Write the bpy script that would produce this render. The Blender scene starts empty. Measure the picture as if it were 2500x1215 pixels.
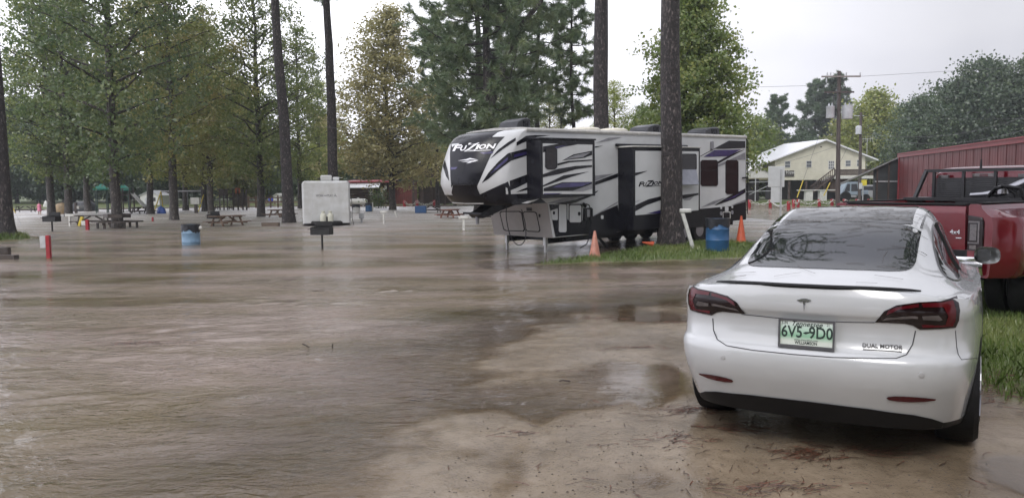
import bpy, bmesh, math, random
import numpy as np
from mathutils import Vector, Matrix, geometry as mgeo
from mathutils.bvhtree import BVHTree
random.seed(7); rng = np.random.default_rng(7)
S = bpy.context.scene
COL = S.collection
PI = math.pi; R = math.radians

# ---------------------------------------------------------------- camera
FPX, CX, CY, HC = 1880.0, 1250.0, 607.5, 1.68
_p = math.atan((CY - 458.0) / FPX); _r = R(0.4)
_rt0 = Vector((1, 0, 0)); _up0 = Vector((0, math.sin(_p), math.cos(_p))); FW = Vector((0, math.cos(_p), -math.sin(_p)))
RT = _rt0 * math.cos(_r) - _up0 * math.sin(_r); UP = _rt0 * math.sin(_r) + _up0 * math.cos(_r)
cam = bpy.data.cameras.new('camera'); camo = bpy.data.objects.new('camera', cam); COL.objects.link(camo)
cam.sensor_fit = 'HORIZONTAL'; cam.sensor_width = 36.0; cam.lens = 36.0 * FPX / 2500.0
cam.clip_start = 0.05; cam.clip_end = 3000
m = Matrix((RT, UP, -FW)).transposed().to_4x4(); m.translation = Vector((0, 0, HC)); camo.matrix_world = m
S.camera = camo

# ---------------------------------------------------------------- sky (overcast, rain just past)
w = bpy.data.worlds.new('World'); S.world = w; w.use_nodes = True
nt = w.node_tree; nt.nodes.clear()
def N(t, k, **kw):
    n = t.nodes.new(k)
    for a, b in kw.items(): setattr(n, a, b)
    return n
out = N(nt, 'ShaderNodeOutputWorld'); bg = N(nt, 'ShaderNodeBackground')
sky = N(nt, 'ShaderNodeTexSky', sky_type='NISHITA', sun_disc=False, sun_elevation=R(48), sun_rotation=R(200), air_density=2.0, dust_density=6.0)
hs = N(nt, 'ShaderNodeHueSaturation'); hs.inputs['Saturation'].default_value = 0.25
nt.links.new(sky.outputs[0], hs.inputs['Color'])
tc = N(nt, 'ShaderNodeTexCoord'); mp = N(nt, 'ShaderNodeMapping'); mp.inputs['Scale'].default_value = (1.0, 1.0, 2.4)
nz = N(nt, 'ShaderNodeTexNoise'); nz.inputs['Scale'].default_value = 1.7; nz.inputs['Detail'].default_value = 4
rp = N(nt, 'ShaderNodeValToRGB'); rp.color_ramp.elements[0].position = 0.36; rp.color_ramp.elements[1].position = 0.62
rp.color_ramp.elements[0].color = (7.4, 7.5, 8.7, 1); rp.color_ramp.elements[1].color = (10.2, 10.2, 11.0, 1)
nt.links.new(tc.outputs['Generated'], mp.inputs[0]); nt.links.new(mp.outputs[0], nz.inputs[0]); nt.links.new(nz.outputs[0], rp.inputs[0])
# the cloud sheet is thinner and brighter to the left, heavier to the right
sx_ = N(nt, 'ShaderNodeSeparateXYZ'); nt.links.new(tc.outputs['Generated'], sx_.inputs[0]); gr_ = N(nt, 'ShaderNodeMapRange'); gr_.inputs[1].default_value = -.25; gr_.inputs[2].default_value = .5; gr_.inputs[3].default_value = 1.14; gr_.inputs[4].default_value = .44; nt.links.new(sx_.outputs[0], gr_.inputs[0])
vm = N(nt, 'ShaderNodeVectorMath', operation='SCALE'); nt.links.new(rp.outputs[0], vm.inputs[0]); nt.links.new(gr_.outputs[0], vm.inputs['Scale'])
mx = N(nt, 'ShaderNodeMix', data_type='RGBA'); mx.inputs[0].default_value = 0.92
nt.links.new(hs.outputs[0], mx.inputs[6]); nt.links.new(vm.outputs[0], mx.inputs[7])
nt.links.new(mx.outputs[2], bg.inputs[0]); bg.inputs[1].default_value = 0.1
nt.links.new(bg.outputs[0], out.inputs[0])
# ---------------------------------------------------------------- sun behind cloud
sl = bpy.data.lights.new('sun', 'SUN'); sl.energy = 0.8; sl.angle = R(25); sl.color = (1, 0.97, 0.92)
so = bpy.data.objects.new('sun', sl); COL.objects.link(so); so.rotation_euler = (R(42), 0, R(-20)); so.location = (0, 0, 40)
S.view_settings.view_transform = 'Standard'; S.view_settings.look = 'None'; S.view_settings.exposure = 0.84; S.view_settings.gamma = 1
S.cycles.max_bounces = 6; S.cycles.transparent_max_bounces = 12; S.cycles.volume_bounces = 0

# ---------------------------------------------------------------- pixel helpers (a pixel is a direction only)
CAMP = Vector((0, 0, HC))
def ray(px, py): return (RT * ((px - CX) / FPX) + UP * ((CY - py) / FPX) + FW)
def G(px, py, z):
    d = ray(px, py); return CAMP + d * ((z - HC) / d.z)
def AT(px, py, Y):
    d = ray(px, py); return CAMP + d * (Y / d.y)
WL = -0.22   # flood level of the camp ground

# ---------------------------------------------------------------- materials
MATS = {}
def links(t, a, b): t.links.new(a, b)
def mat(name, col, rough=0.5, metal=0.0, var=0.12, vs=6.0, bump=0.0, bs=40.0, spec=0.5, coat=0.0, trans=0.0, coord='Object', stretch=(1, 1, 1), emit=None, col2=None, lo=0.35, hi=0.65):
    if name in MATS: return MATS[name]
    mm = bpy.data.materials.new(name); mm.use_nodes = True; t = mm.node_tree; b = t.nodes['Principled BSDF']
    b.inputs['Roughness'].default_value = rough; b.inputs['Metallic'].default_value = metal
    b.inputs['Specular IOR Level'].default_value = spec; b.inputs['Coat Weight'].default_value = coat; b.inputs['Coat Roughness'].default_value = 0.04
    b.inputs['Transmission Weight'].default_value = trans
    tc = N(t, 'ShaderNodeTexCoord'); mp = N(t, 'ShaderNodeMapping'); mp.inputs['Scale'].default_value = stretch
    links(t, tc.outputs[coord], mp.inputs[0])
    nz = N(t, 'ShaderNodeTexNoise'); nz.inputs['Scale'].default_value = vs; nz.inputs['Detail'].default_value = 5
    links(t, mp.outputs[0], nz.inputs[0])
    rp = N(t, 'ShaderNodeValToRGB'); rp.color_ramp.elements[0].position = lo; rp.color_ramp.elements[1].position = hi
    c2 = col2 if col2 else tuple(c * (1 - var) for c in col)
    c1 = tuple(min(1, c * (1 + var * 0.5)) for c in col) if not col2 else col
    rp.color_ramp.elements[0].color = (*c2, 1); rp.color_ramp.elements[1].color = (*c1, 1)
    links(t, nz.outputs[0], rp.inputs[0]); links(t, rp.outputs[0], b.inputs['Base Color'])
    if bump:
        n2 = N(t, 'ShaderNodeTexNoise'); n2.inputs['Scale'].default_value = bs; n2.inputs['Detail'].default_value = 4
        links(t, mp.outputs[0], n2.inputs[0]); bp = N(t, 'ShaderNodeBump'); bp.inputs['Strength'].default_value = bump; bp.inputs['Distance'].default_value = 0.02
        links(t, n2.outputs[0], bp.inputs['Height']); links(t, bp.outputs[0], b.inputs['Normal'])
    if emit:
        b.inputs['Emission Color'].default_value = (*emit[:3], 1); b.inputs['Emission Strength'].default_value = emit[3]
    MATS[name] = mm
    return mm

# ---------------------------------------------------------------- mesh builder
class MB:
    def __init__(s): s.v = []; s.f = []; s.m = []
    def add(s, vs, fs, mi=0):
        o = len(s.v); s.v += [tuple(p) for p in vs]; s.f += [tuple(i + o for i in q) for q in fs]; s.m += [mi] * len(fs); return s
    def box(s, c, d, rot=None, mi=0):
        hx, hy, hz = d[0] / 2, d[1] / 2, d[2] / 2
        P = [Vector((x, y, z)) for x in (-hx, hx) for y in (-hy, hy) for z in (-hz, hz)]
        if rot is not None:
            M = rot if isinstance(rot, Matrix) else Matrix.Rotation(rot, 3, 'Z')
            P = [M @ p for p in P]
        c = Vector(c)
        return s.add([c + p for p in P], [(0, 1, 3, 2), (4, 6, 7, 5), (0, 4, 5, 1), (2, 3, 7, 6), (0, 2, 6, 4), (1, 5, 7, 3)], mi)
    def bbox(s, a, b, mi=0):
        a = Vector(a); b = Vector(b); return s.box((a + b) / 2, (abs(b.x - a.x), abs(b.y - a.y), abs(b.z - a.z)), None, mi)
    def bar(s, a, b, wd, ht, up=(0, 0, 1), mi=0):
        a = Vector(a); b = Vector(b); d = (b - a); L = d.length; d.normalize(); u = Vector(up)
        x = d.cross(u)
        if x.length < 1e-4: x = d.cross(Vector((0, 1, 0)))
        x.normalize(); z = x.cross(d); M = Matrix((x, d, z)).transposed()
        return s.box((a + b) / 2, (wd, L, ht), M, mi)
    def tube(s, pts, r, n=8, caps=True, mi=0, wob=0):
        pts = [Vector(p) for p in pts]; rs = r if isinstance(r, (list, tuple)) else [r] * len(pts)
        vs = []; prev = None
        for i, p in enumerate(pts):
            d = (pts[min(i + 1, len(pts) - 1)] - pts[max(i - 1, 0)]).normalized()
            if prev is None: x = d.orthogonal().normalized()
            else: x = (prev - d * prev.dot(d)).normalized()
            prev = x; y = d.cross(x)
            for k in range(n):
                a = 2 * PI * k / n; rr = rs[i] * (1 + (random.uniform(-wob, wob) if wob else 0))
                vs.append(p + x * (math.cos(a) * rr) + y * (math.sin(a) * rr))
        fs = [(i * n + k, i * n + (k + 1) % n, (i + 1) * n + (k + 1) % n, (i + 1) * n + k) for i in range(len(pts) - 1) for k in range(n)]
        if caps: fs += [tuple(range(n - 1, -1, -1)), tuple(range((len(pts) - 1) * n, len(pts) * n))]
        return s.add(vs, fs, mi)
    def lathe(s, prof, c=(0, 0, 0), n=20, axis=None, mi=0):
        # prof: list of (r, h) along axis (default z)
        c = Vector(c); M = Matrix.Identity(3) if axis is None else Vector((0, 0, 1)).rotation_difference(Vector(axis)).to_matrix()
        vs = [c + M @ Vector((r * math.cos(2 * PI * k / n), r * math.sin(2 * PI * k / n), h)) for r, h in prof for k in range(n)]
        fs = [(i * n + k, i * n + (k + 1) % n, (i + 1) * n + (k + 1) % n, (i + 1) * n + k) for i in range(len(prof) - 1) for k in range(n)]
        if prof[0][0] > 1e-4: fs.append(tuple(range(n - 1, -1, -1)))
        if prof[-1][0] > 1e-4: fs.append(tuple(range((len(prof) - 1) * n, len(prof) * n)))
        return s.add(vs, fs, mi)
    def prism(s, poly, a, ex, ey, ez, t, mi=0):
        # polygon in 2D placed at origin a with axes ex, ey; extruded t along ez
        a = Vector(a); ex = Vector(ex); ey = Vector(ey); ez = Vector(ez); n = len(poly)
        lo = [a + ex * p[0] + ey * p[1] for p in poly]; hi = [q + ez * t for q in lo]
        fs = [tuple(range(n - 1, -1, -1)), tuple(range(n, 2 * n))] + [(i, (i + 1) % n, n + (i + 1) % n, n + i) for i in range(n)]
        return s.add(lo + hi, fs, mi)
    def grid(s, P, mi=0, closed_u=False):
        # P[i][j] points
        ni, nj = len(P), len(P[0]); vs = [p for row in P for p in row]
        fs = [(i * nj + j, i * nj + (j + 1) % nj, (i + 1) * nj + (j + 1) % nj, (i + 1) * nj + j) for i in range(ni - 1) for j in range(nj if closed_u else nj - 1)]
        return s.add(vs, fs, mi)
    def mesh(s, name, smooth=35):
        me = bpy.data.meshes.new(name); me.from_pydata(s.v, [], s.f); me.validate(); me.update()
        bm = bmesh.new(); bm.from_mesh(me); bmesh.ops.recalc_face_normals(bm, faces=bm.faces); bm.to_mesh(me); bm.free()
        if len(me.polygons) == len(s.m): me.polygons.foreach_set('material_index', s.m)
        if smooth: me.polygons.foreach_set('use_smooth', [True] * len(me.polygons)); me.set_sharp_from_angle(angle=R(smooth))
        return me
    def build(s, name, mats, parent=None, smooth=35, bevel=0.0, loc=None):
        return obj(name, s.mesh(name, smooth), mats, parent, bevel, loc)
def obj(name, me, mats, parent=None, bevel=0.0, loc=None):
    o = bpy.data.objects.new(name, me); COL.objects.link(o)
    for k in (mats if isinstance(mats, (list, tuple)) else [mats]): me.materials.append(k)
    if parent: o.parent = parent
    if loc is not None: o.location = loc
    if bevel:
        b = o.modifiers.new('bevel', 'BEVEL'); b.width = bevel; b.segments = 2; b.limit_method = 'ANGLE'; b.angle_limit = R(40)
    return o
def tag(o, label=None, cat=None, group=None, kind=None):
    if label: o['label'] = label
    if cat: o['category'] = cat
    if group: o['group'] = group
    if kind: o['kind'] = kind
    return o
def thing(name, label, cat, loc=(0, 0, 0), rotz=0.0, group=None):
    o = bpy.data.objects.new(name, None); COL.objects.link(o); o.location = loc; o.rotation_euler = (0, 0, rotz); o.empty_display_size = 0.2
    return tag(o, label, cat, group)
def kids(o): return [c for c in COL.objects if c.parent == o]
def copy_tree(o, parent=None):
    c = o.copy(); COL.objects.link(c); c.parent = parent
    for ch in KIDS.get(o.name) or kids(o): copy_tree(ch, c)
    return c
KIDS = {}
def text_mesh(txt, size, font_shear=0.0, ext=0.0, bold=0.0, space=1.0, align='CENTER', res=3):
    cu = bpy.data.curves.new('txt', 'FONT'); cu.body = txt; cu.size = size; cu.shear = font_shear; cu.extrude = ext; cu.offset = bold; cu.space_character = space
    cu.align_x = align; cu.align_y = 'CENTER'; cu.resolution_u = res
    o = bpy.data.objects.new('txt', cu); COL.objects.link(o); dg = bpy.context.evaluated_depsgraph_get()
    me = bpy.data.meshes.new_from_object(o.evaluated_get(dg)); bpy.data.objects.remove(o); bpy.data.curves.remove(cu)
    return me
def lettering(name, txt, size, M, m_, parent, sx=1.0, **kw):
    me = text_mesh(txt, size, **kw); me.transform(M @ Matrix.Diagonal((sx, 1, 1, 1))); me.name = name
    return obj(name, me, m_, parent)
def densify(poly, step):
    o = []
    for i in range(len(poly)):
        a = Vector(poly[i]); b = Vector(poly[(i + 1) % len(poly)]); n = max(1, int((b - a).length / step))
        o += [a.lerp(b, k / n) for k in range(n)]
    return o
def smooth_poly(poly, it=2):
    p = [Vector(q) for q in poly]
    for _ in range(it):
        n = len(p); q = []
        for i in range(n): a, b = p[i], p[(i + 1) % n]; q += [a * .75 + b * .25, a * .25 + b * .75]
        p = q
    return p
def inside(poly, x, y):
    c = False; n = len(poly); j = n - 1
    for i in range(n):
        xi, yi = poly[i][0], poly[i][1]; xj, yj = poly[j][0], poly[j][1]
        if (yi > y) != (yj > y) and x < (xj - xi) * (y - yi) / (yj - yi + 1e-12) + xi: c = not c
        j = i
    return c
def fill2d(poly, step):
    # triangulated polygon with inner points; returns (verts2d, faces)
    b = densify(poly, step); n = len(b); pts = list(b)
    xs = [p[0] for p in b]; ys = [p[1] for p in b]
    if step < max(max(xs) - min(xs), max(ys) - min(ys)):
        x = min(xs) + step * .5
        while x < max(xs):
            y = min(ys) + step * .5
            while y < max(ys):
                if inside(b, x, y) and min((Vector((x, y)) - q.to_2d()).length for q in b) > step * .4: pts.append(Vector((x, y)))
                y += step
            x += step
    r = mgeo.delaunay_2d_cdt([Vector((p[0], p[1])) for p in pts], [(i, (i + 1) % n) for i in range(n)], [list(range(n))], 1, 1e-5)
    return r[0], r[2]
def decal(name, poly, cast, m_, parent, step=20.0, off=0.004, inv=None, smooth=True):
    # poly in pixels; cast(px,py)->(co,normal) or None in world; the sheet is laid off metres proud of the surface
    vs, fs = fill2d(poly, step); out = []; ok = []
    last = None
    for p in vs:
        h = cast(p[0], p[1])
        if h is None: ok.append(False); out.append(last or Vector((0, 0, 0)))
        else:
            last = h[0] + h[1] * off; out.append(last); ok.append(True)
    fs = [f for f in fs if all(ok[i] for i in f)]
    if inv is not None: out = [inv @ p for p in out]
    me = bpy.data.meshes.new(name); me.from_pydata([tuple(p) for p in out], [], [tuple(f) for f in fs]); me.update()
    if smooth and me.polygons: me.polygons.foreach_set('use_smooth', [True] * len(me.polygons))
    return obj(name, me, m_, parent)
def caster(bvh):
    def c(px, py):
        d = ray(px, py).normalized(); h = bvh.ray_cast(CAMP, d)
        if h[0] is None: return None
        n = h[1]
        return (h[0], n if n.dot(d) < 0 else -n)
    return c
# ================================================================ GROUND AND WATER
def sstep(a, b, x):
    t = np.clip((x - a) / (b - a), 0, 1); return t * t * (3 - 2 * t)
def vnoise(x, y, s, seed=0):
    # smooth value noise on arrays
    x = np.asarray(x, float) * s + 37.1 * seed; y = np.asarray(y, float) * s + 91.7 * seed
    xi = np.floor(x).astype(np.int64); yi = np.floor(y).astype(np.int64); fx = x - xi; fy = y - yi
    def h(a, b):
        n = (a * 374761393 + b * 668265263 + seed * 1274126177) & 0x7fffffff
        n = ((n ^ (n >> 13)) * 1274126177) & 0x7fffffff
        return (n & 0xffff) / 65535.0
    fx = fx * fx * (3 - 2 * fx); fy = fy * fy * (3 - 2 * fy)
    return (h(xi, yi) * (1 - fx) + h(xi + 1, yi) * fx) * (1 - fy) + (h(xi, yi + 1) * (1 - fx) + h(xi + 1, yi + 1) * fx) * fy - .5
def sdist(poly, x, y):
    # signed distance, positive inside
    x = np.asarray(x, float); y = np.asarray(y, float); d = np.full(x.shape, 1e9); ins = np.zeros(x.shape, bool); n = len(poly)
    for i in range(n):
        x0, y0 = poly[i]; x1, y1 = poly[(i + 1) % n]
        dx, dy = x1 - x0, y1 - y0; t = np.clip(((x - x0) * dx + (y - y0) * dy) / (dx * dx + dy * dy + 1e-12), 0, 1)
        d = np.minimum(d, np.hypot(x - x0 - t * dx, y - y0 - t * dy))
        c = ((y0 > y) != (y1 > y)) & (x < (x1 - x0) * (y - y0) / (y1 - y0 + 1e-12) + x0); ins ^= c
    return np.where(ins, d, -d)
SHORE = [(-1.0, 2.0), (-.72, 3.9), (-.55, 4.5), (-.40, 5.3), (-.30, 6.3), (-.15, 7.8), (.4, 9.6), (1.2, 11.2), (2.8, 13), (6, 14.3), (8.6, 16), (10.5, 18.5), (12.8, 23), (14.5, 30), (15, 40), (13, 52), (7, 64), (-4, 80), (-25, 84), (-45, 76), (-70, 70), (-120, 66), (-500, 60), (-500, 1200), (600, 1200), (600, -60), (-1.5, -60)]
ISLE = [(.5, 18.9), (3.3, 19.5), (6, 20.3), (8.2, 21.6), (8.6, 24), (7.6, 26.2), (5.6, 26.2), (4.4, 24.6), (2.6, 21.8), (1.2, 20.1)]
def wz(x, y): return WL + 0.205 * (1 - sstep(4.0, 18.0, np.asarray(y, float)))
def land(x, y):
    return sdist(SHORE, x, y)
def gz(x, y):
    x = np.asarray(x, float); y = np.asarray(y, float); w_ = wz(x, y)
    d = sdist(SHORE, x, y) + vnoise(x, y, .9, 1) * .5 + vnoise(x, y, 2.7, 2) * .2
    near = (y < 17)
    e = np.where(d > 0, np.minimum(.016 * d, .022) + np.where(near, 0, np.minimum(.01 * np.maximum(d, 0), .12)), np.maximum(.045 * d, -.22))
    # thin sheet of water over the track behind the car
    e = e - .030 * sstep(10.2, 12.5, y + vnoise(x, y, .7, 8) * 2) * (1 - sstep(16, 19, y)) * (1 - sstep(6.5, 9.5, x))
    i = sdist(ISLE, x, y) + vnoise(x, y, 1.3, 3) * .4
    e = np.maximum(e, np.where(i > -1.5, np.clip(.05 * i, -.2, .10), -9))
    m1 = 1.5 - np.hypot(x + 20.3, y - 30.3) + vnoise(x, y, 1.5, 4) * .5
    e = np.maximum(e, np.clip(.18 * m1, -.22, .16))
    lump = vnoise(x, y, 2.2, 5) * .018 + vnoise(x, y, 6, 6) * .008 + vnoise(x, y, 15, 7) * .005
    e = e + lump * np.where(near | (y < 40), 1.0, 2.0)
    # hollows that hold rain water
    for (px, py, rx, ry, dp) in ((1.15, 6.8, .60, .80, .075), (.35, 6.2, .85, .5, .06), (3.08, 4.35, .42, .55, .075), (3.9, 5.4, .4, .6, .03), (.9, 4.35, .5, .16, .02), (2.6, 10.4, 1.6, .7, .04)):
        q = ((x - px) / rx) ** 2 + ((y - py) / ry) ** 2; e = e - dp * np.exp(-q * 1.6)
    rut = np.exp(-((x + .05 - (y - 4.2) * .18) / .10) ** 2) * (y < 5.8); e = e - .014 * rut
    for (c0, c1, c2) in ((.75, .12, .030), (2.1, .30, .028), (1.25, .42, -.012)):
        xc = c0 + c1 * (y - 4) + c2 * (y - 4) ** 2; q = (x - xc) / .13; e = e + np.where((y > 3.6) & (y < 13), -.010 * np.exp(-q * q) + .008 * np.exp(-(np.abs(q) - 1.7) ** 2 * 2), 0)
    return w_ + e
def ground_at(x, y): return float(gz(np.array([x]), np.array([y]))[0])
def axis(vals):
    o = []
    for a, b, st in vals: o += list(np.arange(a, b, st))
    return np.array(o)
def sheet(name, xs, ys, zf, attrs, m_):
    X, Y = np.meshgrid(xs, ys); Z = zf(X, Y); nx, ny = len(xs), len(ys)
    me = bpy.data.meshes.new(name); V = np.stack([X, Y, Z], -1).reshape(-1, 3)
    i, j = np.meshgrid(np.arange(nx - 1), np.arange(ny - 1)); a = (j * nx + i).reshape(-1)
    F = np.stack([a, a + 1, a + nx + 1, a + nx], -1)
    me.vertices.add(len(V)); me.vertices.foreach_set('co', V.reshape(-1).astype(np.float32))
    me.loops.add(F.size); me.loops.foreach_set('vertex_index', F.reshape(-1).astype(np.int32))
    me.polygons.add(len(F)); me.polygons.foreach_set('loop_start', np.arange(0, F.size, 4, dtype=np.int32))
    me.polygons.foreach_set('use_smooth', np.ones(len(F), bool)); me.update(calc_edges=True)
    for k, fn in attrs.items():
        at = me.attributes.new(k, 'FLOAT', 'POINT'); at.data.foreach_set('value', fn(X, Y, Z).reshape(-1).astype(np.float32))
    return obj(name, me, m_)
xs = axis([(-900, -200, 100), (-200, -60, 10), (-60, -22, 1.5), (-22, -8, .35), (-8, -3, .12), (-3, 5, .05), (5, 10, .12), (10, 24, .4), (24, 80, 2), (80, 200, 10), (200, 901, 100)])
ys = axis([(-300, -20, 40), (-20, 3, 2), (3, 9, .05), (9, 14, .09), (14, 30, .2), (30, 50, .6), (50, 100, 1.5), (100, 200, 10), (200, 1401, 100)])
GR_R = [(3.62, 6.1), (3.95, 6.9), (4.2, 8.2), (4.4, 10.5), (5.2, 13.5), (9, 15.5), (14, 16.5), (14, 3), (5.3, 4.6), (4.2, 5.3)]     # grass by the truck
HOUSE_LAWN = [(24, 66), (32, 64), (48, 66), (60, 80), (60, 110), (26, 100), (24, 80)]
def grassm(X, Y, Z=None):
    g = np.zeros_like(X)
    n_ = vnoise(X, Y, 1.1, 11) * .6 + vnoise(X, Y, 3.3, 12) * .3
    g = np.maximum(g, sstep(-.15, .35, sdist(ISLE, X, Y) + n_ * .5))
    g = np.maximum(g, sstep(-.1, .4, sdist(GR_R, X, Y) + n_ * .5))
    g = np.maximum(g, sstep(.2, .5, 1.5 - np.hypot(X + 20.3, Y - 30.3) + n_))
    g = np.maximum(g, sstep(-1, 2, sdist(HOUSE_LAWN, X, Y) + n_ * 4))
    far = sstep(2, 6, sdist(SHORE, X, Y) + n_ * 3) * (Y > 62) * (X < 4)
    g = np.maximum(g, far); g = np.maximum(g, sstep(105, 112, Y)); g = np.maximum(g, (X > 16) * (Y < 40) * (Y > 20))
    return g
def nodes_ground():
    mm = bpy.data.materials.new('wet_sand'); mm.use_nodes = True; t = mm.node_tree; b = t.nodes['Principled BSDF']
    tc = N(t, 'ShaderNodeTexCoord'); at = N(t, 'ShaderNodeAttribute', attribute_name='grass'); we = N(t, 'ShaderNodeAttribute', attribute_name='wet')
    def noise(s, d=6, r=.6):
        n = N(t, 'ShaderNodeTexNoise'); n.inputs['Scale'].default_value = s; n.inputs['Detail'].default_value = d; n.inputs['Roughness'].default_value = r
        links(t, tc.outputs['Object'], n.inputs[0]); return n
    n1 = noise(.9); n2 = noise(9); n3 = noise(60, 3)
    r1 = N(t, 'ShaderNodeValToRGB'); e = r1.color_ramp.elements; e[0].position = .36; e[0].color = (.15, .115, .078, 1); e[1].position = .66; e[1].color = (.265, .21, .15, 1)
    links(t, n1.outputs[0], r1.inputs[0])
    r2 = N(t, 'ShaderNodeValToRGB'); e = r2.color_ramp.elements; e[0].position = .33; e[0].color = (.5, .46, .42, 1); e[1].position = .52; e[1].color = (1, 1, 1, 1)
    links(t, n2.outputs[0], r2.inputs[0])
    mu = N(t, 'ShaderNodeMix', data_type='RGBA', blend_type='MULTIPLY'); mu.inputs[0].default_value = .4
    links(t, r1.outputs[0], mu.inputs[6]); links(t, r2.outputs[0], mu.inputs[7])
    r3 = N(t, 'ShaderNodeValToRGB'); e = r3.color_ramp.elements; e[0].position = .30; e[0].color = (.35, .3, .26, 1); e[1].position = .42; e[1].color = (1, 1, 1, 1)
    links(t, n3.outputs[0], r3.inputs[0])
    mu2 = N(t, 'ShaderNodeMix', data_type='RGBA', blend_type='MULTIPLY'); mu2.inputs[0].default_value = .5
    links(t, mu.outputs[2], mu2.inputs[6]); links(t, r3.outputs[0], mu2.inputs[7])
    gr = N(t, 'ShaderNodeValToRGB'); e = gr.color_ramp.elements; e[0].position = .35; e[0].color = (.055, .06, .022, 1); e[1].position = .65; e[1].color = (.11, .15, .04, 1)
    links(t, n2.outputs[0], gr.inputs[0])
    mg = N(t, 'ShaderNodeMix', data_type='RGBA'); links(t, at.outputs['Fac'], mg.inputs[0]); links(t, mu2.outputs[2], mg.inputs[6]); links(t, gr.outputs[0], mg.inputs[7])
    wd_ = N(t, 'ShaderNodeMix', data_type='RGBA', blend_type='MULTIPLY'); wf = N(t, 'ShaderNodeMath', operation='MULTIPLY'); wf.inputs[1].default_value = .75; links(t, we.outputs['Fac'], wf.inputs[0]); links(t, wf.outputs[0], wd_.inputs[0]); links(t, mg.outputs[2], wd_.inputs[6]); wd_.inputs[7].default_value = (.86, .84, .81, 1)
    links(t, wd_.outputs[2], b.inputs['Base Color'])
    rr = N(t, 'ShaderNodeMapRange'); rr.inputs[1].default_value = .35; rr.inputs[2].default_value = .62; rr.inputs[3].default_value = .05; rr.inputs[4].default_value = .20
    links(t, n1.outputs[0], rr.inputs[0]); rw_ = N(t, 'ShaderNodeMath', operation='MULTIPLY_ADD'); rw_.inputs[1].default_value = -.30; links(t, we.outputs['Fac'], rw_.inputs[0]); links(t, rr.outputs[0], rw_.inputs[2]); rc = N(t, 'ShaderNodeMath', operation='MAXIMUM'); rc.inputs[1].default_value = .06; links(t, rw_.outputs[0], rc.inputs[0])
    ra = N(t, 'ShaderNodeMath', operation='MAXIMUM'); rg = N(t, 'ShaderNodeMath', operation='MULTIPLY'); rg.inputs[1].default_value = .8
    links(t, at.outputs['Fac'], rg.inputs[0]); links(t, rg.outputs[0], ra.inputs[0]); links(t, rc.outputs[0], ra.inputs[1]); links(t, ra.outputs[0], b.inputs['Roughness'])
    ad = N(t, 'ShaderNodeMath', operation='ADD'); links(t, n2.outputs[0], ad.inputs[0]); links(t, n3.outputs[0], ad.inputs[1])
    bp = N(t, 'ShaderNodeBump'); bp.inputs['Strength'].default_value = .22; bp.inputs['Distance'].default_value = .02; links(t, ad.outputs[0], bp.inputs['Height']); links(t, bp.outputs[0], b.inputs['Normal'])
    b.inputs['IOR'].default_value = 1.48
    return mm
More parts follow.
